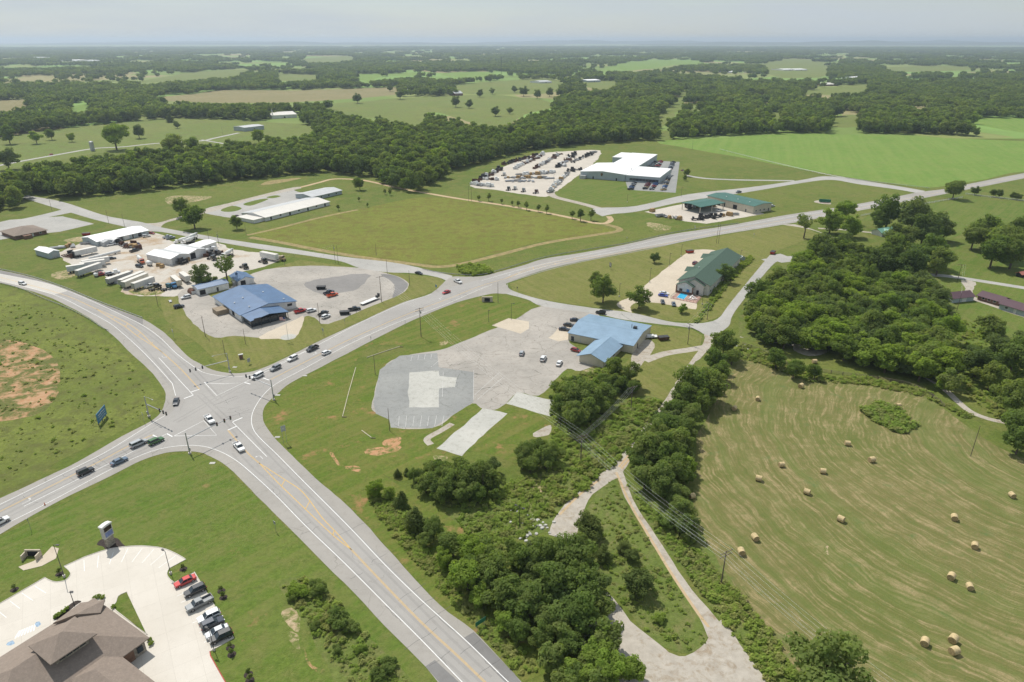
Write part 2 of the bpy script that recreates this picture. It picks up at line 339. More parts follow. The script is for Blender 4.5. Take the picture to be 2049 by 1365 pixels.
def thing(name, label, cat, loc=(0, 0, 0), rz=0, group=None):
    o = bpy.data.objects.new(name, None); COL.objects.link(o); o.empty_display_size = .5
    o.location = loc; o.rotation_euler = (0, 0, rz); return tag(o, label, cat, group)
def sheet(name, poly, z, m, parent=None, kind='structure', jitter=0, step=3, seed=1):
    if jitter: poly = jag(poly, jitter, step, seed)
    me = bpy.data.meshes.new(name); bm = bmesh.new()
    vs = [bm.verts.new((p.x, p.y, z)) for p in poly]
    f = bm.faces.new(vs); bmesh.ops.triangulate(bm, faces=[f])
    for f in bm.faces:
        f.normal_update()
        if f.normal.z < 0: f.normal_flip()
    bm.to_mesh(me); bm.free(); me.materials.append(m)
    o = link(name, me, parent)
    if parent is None and kind: o['kind'] = kind
    return o
def ribbon(name, path, w, z, m, parent=None, sm=5, dash=None, kind='structure'):
    p = smooth(path, sm) if sm and len(path) > 2 else path
    b = MB(); run = 0.0
    nr = []
    for i, q in enumerate(p):
        d = p[min(i + 1, len(p) - 1)] - p[max(i - 1, 0)]; n = Vector((-d.y, d.x, 0)).normalized() * w / 2
        nr.append(((q.x + n.x, q.y + n.y, z), (q.x - n.x, q.y - n.y, z)))
    for i in range(len(p) - 1):
        b.add([nr[i][0], nr[i][1], nr[i + 1][1], nr[i + 1][0]], [(0, 1, 2, 3)])
    me = bpy.data.meshes.new(name); me.from_pydata(b.v, [], b.f); me.materials.append(m)
    bm = bmesh.new(); bm.from_mesh(me); bmesh.ops.remove_doubles(bm, verts=bm.verts, dist=.001)
    for f in bm.faces:
        f.normal_update()
        if f.normal.z < 0: f.normal_flip()
    bm.to_mesh(me); bm.free()
    o = link(name, me, parent)
    if parent is None and kind: o['kind'] = kind
    return o
def strip(name, left, right, z, m, parent=None, sm=5, jitter=0, step=3, seed=3):
    a = smooth(W(left), sm); b = smooth(W(right), sm)
    def res(p, n):
        L = [0.0]
        for i in range(1, len(p)): L.append(L[-1] + (p[i] - p[i - 1]).length)
        out = []; k = 0
        for i in range(n):
            t = L[-1] * i / (n - 1)
            while k < len(L) - 2 and L[k + 1] < t: k += 1
            out.append(p[k].lerp(p[k + 1], (t - L[k]) / max(1e-6, L[k + 1] - L[k])))
        return out
    n = max(12, min(240, int(sum((a[i + 1] - a[i]).length for i in range(len(a) - 1)) / 3.0)))
    a, b = res(a, n), res(b, n); q = MB(); r = random.Random(seed)
    for i in range(n):
        s = (a[i] - b[i]).normalized() * jitter
        j1, j2 = [noise.noise(Vector((i * .7, seed * 5 + k, 0))) + r.uniform(-.4, .4) for k in (0, 9)]
        a[i] = a[i] + s * j1; b[i] = b[i] + s * j2
    q.v = [(p.x, p.y, z) for p in a] + [(p.x, p.y, z) for p in b]
    q.f = [(i, i + 1, n + i + 1, n + i) for i in range(n - 1)]
    me = bpy.data.meshes.new(name); me.from_pydata(q.v, [], q.f); me.materials.append(m)
    if me.polygons[0].normal.z < 0: me.flip_normals()
    o = link(name, me, parent)
    if parent is None: o['kind'] = 'structure'
    return o
def kerb(name, path, m, w=.18, h=.14, parent=None):
    p = path; b = MB(); rs = []
    for i, q in enumerate(p):
        d = p[min(i + 1, len(p) - 1)] - p[max(i - 1, 0)]; n = Vector((-d.y, d.x, 0)).normalized() * w / 2
        rs.append([(q.x + n.x, q.y + n.y, 0.0), (q.x - n.x, q.y - n.y, 0.0), (q.x - n.x * .8, q.y - n.y * .8, h), (q.x + n.x * .8, q.y + n.y * .8, h)])
    b.rings(rs); o = b.build(name, m, parent)
    if parent is None: o['kind'] = 'structure'
    return o

# ---------------------------------------------------------------- the land
b = MB(); G0 = 32000
b.add([(-G0, -400, 0), (G0, -400, 0), (G0, G0, 0), (-G0, G0, 0)], [(0, 1, 2, 3)])
ground = b.build('ground', M['ground']); ground['kind'] = 'structure'
far = sheet('far_farmland', [Vector((-29000, 900, 0)), Vector((29000, 900, 0)), Vector((31000, 31000, 0)), Vector((-31000, 31000, 0))], .005, M['farmland'])
LZ = [0.0]
def field(name, s, m, z=None, jitter=1.2, step=6, sm=3, seed=1):
    poly = W(s)
    if sm: poly = smooth(poly, sm, True)
    LZ[0] += .0007
    return sheet(name, poly, .008 + LZ[0] if z is None else z, m, jitter=jitter, step=step, seed=seed)
FIELDS = {
 'crop_field': ('1310,283 1440,276 1600,268 1800,272 2049,283 2250,294 2250,318 2049,343 1930,366 1860,376 1780,366 1662,350 1500,318 1400,300', 'crop'),
 'far_crop_field': ('1870,238 2049,236 2230,241 2230,272 2049,266 1960,250', 'crop'),
 'pasture': ('-160,305 60,266 200,249 350,236 470,240 560,246 640,252 610,270 470,284 300,298 200,306 130,318 60,331 0,346 -180,372', 'pasture'),
 'brown_field': ('285,198 380,189 447,180 580,181 720,177 805,174 790,190 650,201 535,206 400,205', 'brown'),
 'far_brown_field': ('-80,208 60,199 62,216 -80,230', 'brown'),
 'hill_field': ('640,212 800,197 900,192 1000,191 1120,206 1105,215 1040,236 990,257 925,240 865,224 838,252 760,238 700,232', 'pasture'),
 'ridge_field': ('250,168 330,154 400,143 500,140 480,151 340,163', 'pasture'),
 'glade': ('553,148 640,150 634,160 553,161', 'pasture'),
 'valley_field': ('706,148 760,149 832,145 838,152 765,153 742,166 722,160', 'crop'),
 'north_field': ('1200,143 1265,123 1400,122 1400,128 1345,131 1270,141', 'crop'),
 'clearing': ('1312,240 1345,205 1368,181 1384,178 1372,200 1350,232 1318,256', 'pasture'),
 'village_green': ('1525,126 1590,118 1660,127 1656,151 1600,156 1545,152', 'pasture'),
 'village_field': ('1600,183 1740,168 1742,182 1625,190', 'pasture'),
 'meadow': ('1655,235 1720,230 1722,250 1668,255', 'pasture'),
 'homestead_field': ('900,172 1000,162 1080,158 1130,165 1112,184 1010,190 920,186', 'pasture'),
 'shed_field': ('1150,160 1236,163 1232,177 1180,176', 'pasture'), 'wood_glade': ('1372,212 1400,208 1412,220 1378,222', 'pasture'), 'east_glade': ('1538,226 1566,228 1560,240 1542,240', 'pasture'),
 'ride': ('1896,190 1910,190 1912,236 1902,236', 'pasture'), 'west_glade': ('134,213 183,210 190,220 140,226', 'crop'), 'west_ride': ('276,222 296,220 300,231 280,233', 'pasture'), 'north_glade': ('880,148 950,143 990,148 930,156', 'crop'), 'mid_glade': ('600,118 700,112 720,120 620,126', 'pasture'), 'far_glade': ('1750,136 1900,131 1960,138 1820,144', 'pasture'),
 'wood_gap': ('1310,268 1340,262 1345,278 1310,280', 'pasture'),
}
for i, (k, (s, m)) in enumerate(FIELDS.items()): field(k, s, M[m], jitter=6 if i > 2 else 3, step=20, seed=i)
# mown grass around the businesses
field('rough_field', '504,470 585,449 663,428 718,419 792,403 840,396 901,397 995,414 1089,428 1182,447 1228,461 1214,468 1089,483 995,507 901,530 870,529 760,518 698,510 620,497', M['olive'])
def trk(name, s, w, m, z): return ribbon(name, W(s), w, z, M[m])
trk('mown_track', '494,471 560,456 630,438 690,425 716,420', 3.2, 'track', .034)
trk('mown_track', '500,475 560,485 620,497 698,511 760,520 830,529 880,534 930,527 995,511 1089,487 1180,472 1235,463 1236,456 1212,449', 4.5, 'track', .0345)
trk('dirt_track', '577,379 601,375 640,365 667,358.5 708,359 739,363 800,377 850,386 920,398 1021,413 1123,432 1174,443.5 1207,447.5 1222,441 1218,433', 4.0, 'dirt', .036)
field('left_rough_field', '-160,560 0,575 88,600 155,634 205,668 240,695 270,725 300,755 316,785 316,808 296,832 245,858 150,905 77,945 -160,1060', M['rough'], jitter=1.5)
field('hay_field', '1480,720 1560,735 1640,760 1740,770 1850,790 1930,850 2049,920 2300,1010 2300,1500 1640,1500 1600,1365 1540,1270 1470,1180 1420,1110 1390,1050 1385,960 1400,870 1440,790 1455,740', None or M['ground'], jitter=1.0)
hay = bpy.data.objects['hay_field']
t = NT('hay_stubble')                                     # swaths follow the baler's arcs around the field
c0 = P(2120, 905)
dv = t.n('ShaderNodeVectorMath', operation='DISTANCE'); t.l(t.pos(), dv.inputs[0]); dv.inputs[1].default_value = (c0.x, c0.y, 0)
cmb = t.n('ShaderNodeCombineXYZ'); t.l(t.math('ADD', dv.outputs['Value'], t.math('MULTIPLY', t.noise(.03, 4, .6), 12)), cmb.inputs[0])
sp = t.n('ShaderNodeSeparateXYZ'); t.l(t.pos(), sp.inputs[0])
t.l(t.math('MULTIPLY', t.math('ADD', sp.outputs[0], sp.outputs[1]), .05), cmb.inputs[1])
n1 = t.math('ADD', t.math('MULTIPLY', t.noise(1.0, 5, .7, cmb.outputs[0]), .6), t.math('MULTIPLY', t.noise(.16, 6, .75), .4)); n2 = t.noise(.03, 5, .6); n3 = t.noise(.5, 5, .7); n4 = t.noise(2.6, 3, .7)
k = t.mix(t.rng(n2, .36, .64), (.146, .157, .046, 1), (.190, .170, .067, 1))
k = t.mix(t.rng(n1, .49, .61, 0, .95), k, (.38, .295, .16, 1)); k = t.mix(t.rng(t.noise(.16, 3, .5, cmb.outputs[0]), .5, .62, 0, .55), k, (.135, .175, .045, 1)); k = t.mix(t.rng(n1, .38, .47, .75, 0), k, (.105, .135, .032, 1))
k = t.mix(t.rng(n3, .5, .66, 0, .6), k, (.125, .165, .045, 1)); k = t.mix(t.rng(t.noise(.12, 5, .7), .6, .7, 0, .6), k, (.10, .17, .055, 1)); k = t.mix(t.rng(n4, .3, .75, 0, .4), k, (.13, .135, .045, 1))
hay.data.materials[0] = t.bsdf(k, .95, spec=.1, bump=t.math('ADD', n1, n4), bs=.8, bd=.3)
field('lawn', '-160,1075 0,1074 60,1042 150,996 240,950 300,922 345,910 390,908 450,936 511,993 607,1090 690,1171 775,1260 860,1345 880,1365 900,1500 -160,1500', M['lawn'], jitter=0, sm=0)
field('lawn', '527,812 534,790 560,786 650,732 741,686 820,647 900,614 980,590 1012,590 1080,610 1030,640 980,668 900,690 740,690 680,760 650,860 780,960 1000,1095 1130,1330 1050,1365 1030,1350 880,1212 705,1020 623,950 550,878 529,848', M['verge'], jitter=0, sm=0)
field('lot_lawn', '660,760 720,730 825,700 905,686 1000,690 1200,770 1110,900 1080,940 960,905 900,915 800,960 665,872', M['verge'], jitter=1)
field('lawn', '330,640 400,690 440,730 480,745 560,720 700,652 830,596 900,572 880,556 780,545 600,520 470,560 320,600', M['lawn2'], jitter=0, sm=0)
field('motel_lawn', '1019,568 1110,536 1224,511 1341,490 1540,455 1600,450 1640,470 1560,500 1540,512 1470,600 1440,634 1410,645 1340,642 1200,617 1092,601 1030,586', M['lawn2'], jitter=0, sm=0)
field('junction_lawn', '1180,650 1310,651 1385,660 1405,672 1400,700 1385,720 1330,800 1270,810 1230,745 1280,700', M['lawn2'], jitter=0, sm=0)
field('pasture', '1720,440 1930,398 2250,440 2250,520 2049,520 1960,440 1900,480 1830,440', M['lawn'], jitter=1)
field('homestead_grass', '1880,500 1960,490 2250,560 2250,800 2049,760 1960,780 1900,760 1890,600', M['lawn'], jitter=1)
field('factory_lawn', '1098,396 1160,360 1250,364 1330,364 1370,390 1290,412 1200,412 1140,402', M['lawn'], jitter=0, sm=0)
field('scrub_ground', '1085,935 1110,860 1180,840 1270,795 1330,805 1290,862 1230,940 1180,985 1130,1040 1100,1060 1040,1075 1000,1100 960,1080 880,1020 900,990 1000,985', M['scrubfloor'], jitter=1)
field('scrub_ground', '1225,950 1245,990 1300,1085 1400,1240 1415,1290 1370,1308 1300,1275 1225,1185 1180,1120 1130,1070 1180,1010', M['scrubfloor'], jitter=.6)
field('scrub_ground', '1250,960 1300,1000 1390,1050 1425,1110 1475,1180 1545,1270 1610,1365 1640,1500 1560,1500 1530,1365 1460,1265 1380,1165 1310,1065', M['scrubfloor'], jitter=.8)
field('scrub_ground', '556,1165 600,1150 640,1165 700,1235 770,1310 840,1400 700,1400 640,1290 590,1215', M['scrubfloor'], jitter=1)
field('wood_floor', '1478,672 1500,590 1560,540 1640,505 1720,500 1880,560 1920,760 1800,735 1600,690', M['scrubfloor'], jitter=1)
field('weedy_soil', '-60,690 40,685 100,712 122,760 112,798 60,832 -60,830', M['redrough'], jitter=1.5)
# bare soil
for i, (s, m) in enumerate([('0,705 28,700 20,712 0,718', 'redsoil'), ('55,700 70,697 62,706', 'redsoil'), ('0,738 22,735 25,745 0,750', 'redsoil'), ('0,780 18,770 40,790 32,812 8,822 -40,825 -40,790', 'dirt'),
     ('86,712 97,722 93,730 84,722', 'redsoil'), ('95,742 108,741 104,756 96,752', 'redsoil'), ('74,790 102,785 96,800 70,798', 'redsoil'), ('100,768 112,772 106,788 98,780', 'redsoil'), ('30,812 38,818 14,826', 'redsoil'), ('45,690 65,693 56,698', 'redsoil'),
     ('735,900 800,893 790,905 740,912', 'redsoil'), ('770,880 800,876 800,890 768,893', 'redsoil'), ('690,932 718,935 722,945 700,940', 'redsoil'), ('665,905 680,930 672,928 660,912', 'redsoil'), ('870,912 895,915 890,925 872,920', 'dirt'),
     ('560,1230 585,1215 600,1250 590,1265', 'dirt'), ('575,1265 600,1275 598,1300 580,1290', 'dirt'), ('610,1300 625,1330 648,1340 640,1348 618,1330', 'redsoil'), ('1050,960 1095,968 1090,985 1060,975', 'dirt'),
     ('330,400 345,392 400,392 425,394 400,402 360,408 340,410', 'dirt'), ('522,370 540,362 598,356 596,359 550,368', 'track'), ('1650,1100 1660,1095 1655,1110', 'dirt'), ('1300,445 1345,455 1320,462 1295,452', 'dirt'),
     ('1150,725 1195,735 1210,748 1175,745', 'dirt'), ('128,480 190,470 200,476 150,485', 'dirt'), ('102,548 145,540 150,552 118,560', 'dirt'), ('255,582 300,570 330,585 290,592', 'dirt'), ('880,685 895,683 893,690 880,691', 'dirt'), ('470,640 480,632 500,630 505,640', 'dirt')]):
    sheet('bare_soil', smooth(W(s), 3, True), .03353 + .000063 * i, M['dirtpatch' if m == 'dirt' else m], jitter=.45, step=1.1, seed=i)

# ---------------------------------------------------------------- roads
A_TOP = '-60,1026 0,997.6 77,962 154,925 242,874.5 303,842.6 323,824 329,808 331,795 330,783 316,761 297,739 264,709 231,676 198,649 154,622 88,591 0,566 -120,540'
A_C = '-120,518 0,540.7 66,556 132,578 187,601 242,622 286,638.5 330,667 373,711 400,728 424,740 463,747 498,744.8 527,736 571,716.5 644,680 717,646 802,607 863,587 900,556 932,554 964,553 995,545 1048,531 1089,518 1165,506 1240,491.8 1341,469.4 1443,454 1570,431 1671,416 1760,400.5 1838,385 1893,378 1935,369 2049,346.5 2200,318'
B_LOW = '2200,327 2049,357 1890,388.5 1830,400 1760,414 1646,435.5 1545,453.5 1443,469.7 1341,489 1223,511 1106,536 1022,563 1015,572 1022,582 1012,588 985,588 940,598 900,610.5 820,644 742,683 644,734 583,765.5 553,790 531,811.6 525.3,831.4 531,851 555,882 622,948.8 703,1019 807,1133.8 881,1211.5 947.5,1263 1029,1348 1120,1450'
D_LOW = '930,1420 877,1365 851,1333.5 770,1252 688.6,1167 607,1085.7 511,989.5 455.5,934 420,914 402,906 371,903 330,907 281,923 220,953.6 141,991 55,1037 0,1070 -60,1106'
road = sheet('highway_junction', smooth(W(A_TOP), 4) + smooth(W(A_C), 4) + smooth(W(B_LOW), 4) + smooth(W(D_LOW), 4), .040, M['asphalt'], jitter=.12, step=2.5)
lanes = [('-60,1038 0,1009.7 77,972 154,934 220,900 303,848 345,823 352,792 345,768 319,738.5 286,704 253,673.6 220,647 176,623 108,590 136,582.4 187,604 242,629.7 286,651.6 319,674.7 352,706.6 391,736 416,748 467,754.5 507,749 527,742 637,690 717,648 803,609 863,589 900,576 960,560 1048,536 1165,510 1260,491 1341,473.5 1443,457.5 1570,434.5 1760,404 1893,381.5 2049,350 2200,321',
          '2200,324.5 2049,354 1890,385.5 1760,410.5 1646,432 1545,450 1443,466 1341,484.5 1223,506 1106,530 1000,562 960,577 900,605.7 820,636 766,658 693,692 607,738.7 553,768 526,792 509,818 503.3,838 506.6,858 520,876.5 553,908.4 600,956 696,1052 770,1130 844,1202 936,1285.5 1017,1365 1100,1440 980,1420 924.6,1365 844,1281.8 770,1207.8 685,1122.7 611,1052 548,987.6 491,936 467,918 441,904 410,894 374,891.6 330,896.5 286,909.7 220,940.4 92,1008.6 0,1054.7 -60,1086')]
sheet('carriageway', smooth(W(lanes[0][0]), 4) + smooth(W(lanes[0][1]), 4), .045, M['lane'], road)
sheet('concrete_bridge_deck', smooth(W('-120,526 0,548.4 88,566 136,582.4'), 4) + smooth(W('108,590 40,572 0,562.6 -120,538'), 4), .046, M['concroad'], road)
strip('dark_shoulder', '-120,518 0,541 66,557 132,579 187,602 242,623 286,639', '-120,525 0,547.5 88,565 136,581.4 187,602.8 242,628.5 286,650', .047, M['darkasph'], road)
for s in ('926,1278 948,1265 1029,1348 1060,1390 1010,1365', '851,1334 870,1321 918,1365 960,1410 905,1395'):
    sheet('fresh_patch', W(s), .048, M['freshasph'], road)
def offset(p, o):
    out = []
    for i, a in enumerate(p):
        d = p[min(i + 1, len(p) - 1)] - p[max(i - 1, 0)]; out.append(a + Vector((-d.y, d.x, 0)).normalized() * o)
    return out
for k, s in enumerate(['-60,1046 0,1017 91,971 168,933 240,896 320,852', '-60,1070 0,1040 110,985 222,933 300,897', '0,1030 120,971 222,921 320,872', '525,765 590,735 670,695 740,661 820,627 900,592 990,564 1100,531 1250,495 1400,468 1600,434', '560,772 610,743 700,699 770,661 860,622 930,597 1040,556 1150,526 1300,497 1443,465', '470,905 500,938 560,990 640,1070 720,1145 800,1222 880,1300 950,1365 1010,1425', '500,860 560,925 640,1002 720,1085 800,1165 890,1255 990,1350', '440,800 380,735 330,692 270,648 200,615 120,588', '345,770 300,715 255,670 215,640 150,610', '505,760 430,800 350,845', '400,790 450,838 480,870']):
    for o in (-.85, .85): ribbon('tyre_path', offset(smooth(W(s), 6), o), .62, .0482 + .0001 * k, M['tyrepath'], road, 0)
rk = random.Random(12)
for k, s in enumerate(['540,975 600,1040 700,1140 800,1240 900,1335', '700,1060 800,1160 900,1255 1000,1350', '60,1000 150,950 250,905', '600,735 700,685 800,640 900,600', '420,820 460,800 480,830 440,790']):
    p_ = smooth(W(s), 8)
    for i in range(9):
        c = p_[rk.randrange(len(p_))]; j = p_.index(c); d = (p_[min(j + 1, len(p_) - 1)] - p_[max(j - 1, 0)]).normalized(); n_ = Vector((-d.y, d.x, 0)); L_ = rk.uniform(1.5, 4.5); a_ = rk.choice([n_, n_, d])
        ribbon('road_crack', [c + a_ * (t_ - .5) * L_ * 2 + Vector((rk.uniform(-.3, .3), rk.uniform(-.3, .3), 0)) for t_ in (0, .2, .4, .6, .8, 1)], .07, .0515, M['crackseal'], road, 2)
def line(s, m='white', w=.16, z=.052, sm=5): return ribbon('lane_marking', W(s), w, z, M[m], road, sm)
LW = .17
for s in ['-60,1038 0,1009.7 77,972 154,934 220,900 303,848 330,832', '345,768 319,738.5 286,704 253,673.6 220,647 176,623 108,590 0,562.6 -120,538', '351.6,792 345,768',
          '-120,526 0,548.4 88,566 136,582.4 187,604 242,629.7 286,651.6 319,674.7 352,706.6 391,736 416,748 467,754.5 507,749 527,742 637,690 717,648 803,609 863,589',
          '963,562 1048,538 1165,511.5 1260,493 1341,475 1443,459 1570,436 1760,405.5', '1760,410 1646,431.5 1545,449.5 1443,465.5 1341,484 1223,505.5 1106,529.5 1030,552',
          '985,570 960,579 900,605.7 820,636 766,658 693,692 607,738.7 553,768 526,792 509,818 503.3,838 506.6,858 520,876.5 553,908.4 600,956 696,1052 770,1130 844,1202 936,1285.5 1017,1365 1100,1440',
          '980,1420 924.6,1365 844,1281.8 770,1207.8 685,1122.7 611,1052 548,987.6 491,936 467,918 441,904 410,894 374,891.6 330,896.5 286,909.7 220,940.4 92,1008.6 0,1054.7 -60,1086',
          '48,1013.4 222,926 334,868', '465,844.6 534,914', '317.6,716 386.8,791', '489,765.5 540,740 620,699']: line(s, w=LW)
for s in ['348.4,872.7 407.7,842 433.6,871.4 348.4,872.7', '408,764.5 434,792 489,765.5 450,768.4 414,767 408,764.5', ]: line(s, w=.2, sm=0)
for s in ['386.8,791 368,798', '382.4,784.8 399,779.3', '489,765.5 501,769', '526.4,756.7 538.5,761', '456,861 473,853.5', '466,844 485,836', '305.5,870.5 314,875', '334,868 345,874']: line(s, w=.4, sm=0)
def dbl(s, z=.0535):
    p = smooth(W(s), 5)
    for sg in (-.14, .14):
        q = []
        for i, a in enumerate(p):
            d = p[min(i + 1, len(p) - 1)] - p[max(i - 1, 0)]; n = Vector((-d.y, d.x, 0)).normalized() * sg; q.append(a + n)
        ribbon('centre_line', q, .12, z, M['yellow'], road, 0)
for s in ['-60,1054 0,1024 182,932.7 259,892 305.5,870', '541.5,760 597,731.4 668,695 720,670 815,629 900,597 960,573 1013,557.5',
          '1013,557.5 1067,538.8 1151,520 1194,514.5 1311,492.5 1443,463 1570,441 1760,408 2049,352', '399,779 362.6,739.6 325,705.5',
          '456,861 493,904 518,926.6', '703.4,1100.5 770,1170.8 844,1246.6 918,1315 970,1365 1040,1430', '193,618.7 121,588 0,555']: dbl(s)
for s in ['518,926.6 563,973 611,1019 666,1071 703.4,1100.5', '518,926.6 570,960 600,980 620,1002.4 644,1035.7 674,1067 703.4,1100.5', '570,961 563,973', '620,1003 611,1019', '669,1062 666,1071',
          '193,618.7 226,639.6 250.5,653.8 275,672.5 301,689 325,705.5', '193,618.7 231,635 255,647 281,665 303,687 325,705.5', '231,634 226,639.6', '255,648 250.5,655', '281,666 274,673', '306,685 302,689', '1013,557 1067,535 1151,516.5 1194,511', '1067,538 1067,535', '1110,527 1112,530', '1150,517 1152,520']:
    ribbon('median_marking', W(s), .22, .0545, M['yellow'], road, 4)
def arrow(px, py, hx, hy, turn=1):
    a = heading(px, py, hx, hy); c = P(px, py); ca, sa = math.cos(a), math.sin(a)
    poly = [(-1.6, -.1), (.4, -.1), (.9, turn * .35), (.9, turn * .8), (1.2, turn * .8), (.75, turn * 1.5), (.3, turn * .8), (.6, turn * .8), (.55, turn * .55), (.2, .15), (-1.6, .15)]
    if turn < 0: poly = poly[::-1]
    return sheet('turn_arrow', [Vector((c.x + x * ca - y * sa, c.y + x * sa + y * ca, 0)) for x, y in poly], .055, M['whitefaint'], road)
for q in [(57, 1003, 20, -10, 1), (522, 914, -12, -13, 1), (326, 715, 10, 11, 1), (612, 703, -20, 10, 1), (632, 708, 20, -10, 1), (1020, 551, 20, -6, 1), (1038, 546, -20, 6, 1), (880, 597, -20, 9, 1)]: arrow(*q)

acc = strip('access_road', '40,383 55,391 123,403.6 205,430 246,438.4 287,445.6 322,455 420,473 461,480 571,496 680,513 790,526 864,542 905,552', '40,392 57,399.5 143,426 205,443.6 287,461 328,465 420,481.5 517,498 607,510.5 680,522.7 722,537 776,545 827,547 880,556 905,570', .037, M['access'], jitter=.25, step=3)
strip('side_road', '-120,462 0,446 70,433 123,420', '-120,468 0,452.5 85,437 150,424', .0365, M['access'], jitter=.2)
strip('service_drive', '285,447 315,446 348,437 400,422 482,400.5 577,377 601,374', '320,457 330,447 353,440 435,421 500,401 585,381 603,377', .0362, M['gravel'], jitter=.4)
strip('motel_road', '1016,566 1024,581 1092,601.5 1194,617.6 1264,626 1341,644 1385,647 1417,645 1440,635 1464,603 1534,518 1543,510.7 1562,508', '1012,588 1057,600 1086,613 1194,628 1238,638 1311,648 1385,657 1420,672 1458,652.8 1472.5,620.6 1546,530 1565,526 1600,522', .0385, M['access'], jitter=.2)
ribbon('road_end', W('1530,522 1570,517 1610,514'), 6, .0378, M['access'])
strip('country_lane', '1408,660 1408,685 1382,723 1350,770 1331,800 1287.5,855 1229,927 1200,950', '1432,664 1428,685 1405,714 1382,735 1340,808 1294,866 1246,945 1226,960', .0372, M['gravel'], jitter=.35, step=2)
strip('country_lane', '1229,930 1246,985 1287.5,1060 1343.5,1148 1392,1222 1417,1275', '1247,945 1270.5,1008 1309.5,1067 1373,1165 1431,1233 1470,1285', .0374, M['gravel'], jitter=.3, step=2, seed=5)
strip('gravel_spur', '1225,935 1163,980 1130,1010 1106,1045 1098,1070', '1240,955 1190,985 1168,1020 1160,1055 1150,1085', .0376, M['gravel'], jitter=.5, step=1.5, seed=9)
sheet('gravel_yard', smooth(W('1190,1225 1217,1187 1261,1241 1319,1289 1373,1313 1417,1283 1441,1238 1480,1290 1533,1365 1590,1440 1330,1500 1180,1500 1150,1340'), 3, True), .0378, M['gravel'], jitter=.5, step=2)
for s in ['1287,868 1262,905 1238,935', '1233,945 1262,1010 1300,1075 1345,1150 1395,1225 1418,1255', '1292,870 1268,908 1243,938', '1120,1030 1160,990 1200,960']:
    ribbon('wheel_rut', W(s), .7, .0395, M['dirt'])
ribbon('farm_track', W('1481,673 1540,682 1595,691 1660,700 1719,712 1781,727 1830,743 1858,758 1890,779 1936,820 1977,838 2014,846 2080,862'), 2.4, .0362, M['gravel'])
sheet('gravel_patch', smooth(W('1590,690 1640,692 1655,705 1620,712 1590,702'), 3, True), .0366, M['gravel'], jitter=.4, step=1.5)
strip('ranch_drive', '1560,449 1624,460 1679,482 1702,499 1720,512', '1590,449 1632,461 1687,485 1710,503 1728,516', .0364, M['gravel'], jitter=.2)
ribbon('homestead_drive', W('1637,457 1690,460 1739,465 1760,466'), 3, .0366, M['gravel'])
ribbon('rural_lane', W('1850,549 1869,550.6 1914,555 2048,576 2150,592'), 5, .0363, M['access'])
sheet('homestead_yard', smooth(W('1924,562 1952,565 1946,585 1962,600 2060,628 2050,636 1958,604 1930,598 1924,588 1932,578'), 3, True), .0368, M['gravel'], jitter=.3, step=1.5)
ribbon('far_road', W('-150,365 0,331 130,307 191,297 246,294 314,287 403,282 427,277 478,266'), 6, .034, M['access'])
ribbon('far_drive', W('403,280 450,288 510,299'), 4, .0345, M['access'])
strip('frontage_road', '1850,382 1780,370 1662,353 1600,361 1500,375 1377,389 1275,412 1199,416 1180,421', '1850,390 1800,380 1720,369 1662,360 1600,367 1500,384 1377,402 1275,423.4 1230,428 1205,433', .0370, M['access'], jitter=.3)
ribbon('yard_drive', W('1205,419 1165,408 1136,401 1108,393 1100,384'), 6.5, .0368, M['gravel'])
ribbon('factory_drive', W('1372,351 1410,357 1470,360 1530,361 1590,362'), 5, .0368, M['access'])
# lots
def lot(name, s, m, z=.035, j=.3, sm=3): return sheet(name, smooth(W(s), sm, True) if sm else W(s), z, M[m], jitter=j, step=2.5)
lot('truck_yard', '120,505 190,478 215,492 300,468 330,470 352,488 430,485 470,500 560,510 545,528 480,545 440,560 385,580 345,594 255,588 240,572 200,548 160,540 130,520', 'sandyard', .035, 1.2)
lot('store_lot', '355,590 392,575 440,600 470,566 530,540 620,532 700,535 725,537 775,547 810,560 818,572 800,590 745,612 656,649 630,636 610,634 590,668 540,676 470,672 430,676 395,655 380,640', 'oldlot', .0365)
lot('resurfaced_strip', '762,549 790,552 812,564 816,573 800,589 785,596 790,580 785,565', 'freshasph', .0375)
lot('stained_asphalt', '610,565 690,550 740,552 720,575 660,590 620,580', 'darkasph', .0376, 1.5)
lot('store_path', '518,675 590,640 608,634 598,668 575,680 555,678', 'sandlot', .0378)
lot('church_lot', '20,440 125,433 189,448 120,464 60,470 -60,490 -60,458', 'access', .035, .2, 0)
lot('depot_lot', '402,421 480,402 575,380 600,385 640,385 600,400 500,430 472,436 437,432', 'access', .0358)
for s in ['442,420 465,412 484,417 470,423 450,424', '487,408 520,399 538,398 520,406 500,412', '533,395 550,391 562,393 545,397']: sheet('grass_island', smooth(W(s), 3, True), .0382, M['lawn'])
lot('equipment_yard', '940,372 985,345 1040,320 1075,308 1130,303 1200,301 1190,325 1165,345 1145,360 1110,385 1092,394 1040,388 990,380', 'yard', .0352, 1)
lot('factory_car_park', '1252,364 1326,364 1335,340 1285,328 1277,320 1360,324 1352,386 1257,380', 'lotgrey', .0354, 0, 0)
lot('dealer_lot', '1290,424 1368,408 1428,396 1530,428 1507,432 1415,448 1370,443', 'yard', .0356, .3, 0)
lot('motel_lot', '1238,615 1235,605 1270,590 1300,563 1355,520 1390,500 1440,503 1470,520 1466,527 1400,590 1395,614 1385,619 1320,607 1275,606 1262,615 1264,626', 'sandlot', .0372)
lot('rear_lot', '1085,613 1195,627 1180,640 1140,660 1136,680 1160,700 1200,720 1162,742 1136,738 1108,764 1078,792 1038,786 1011,808 990,821 963,816 945,808 905,833 865,857 790,855 780,838 750,825 745,805 765,740 800,715 880,700 910,690 960,670 1030,640', 'oldlot', .0358)
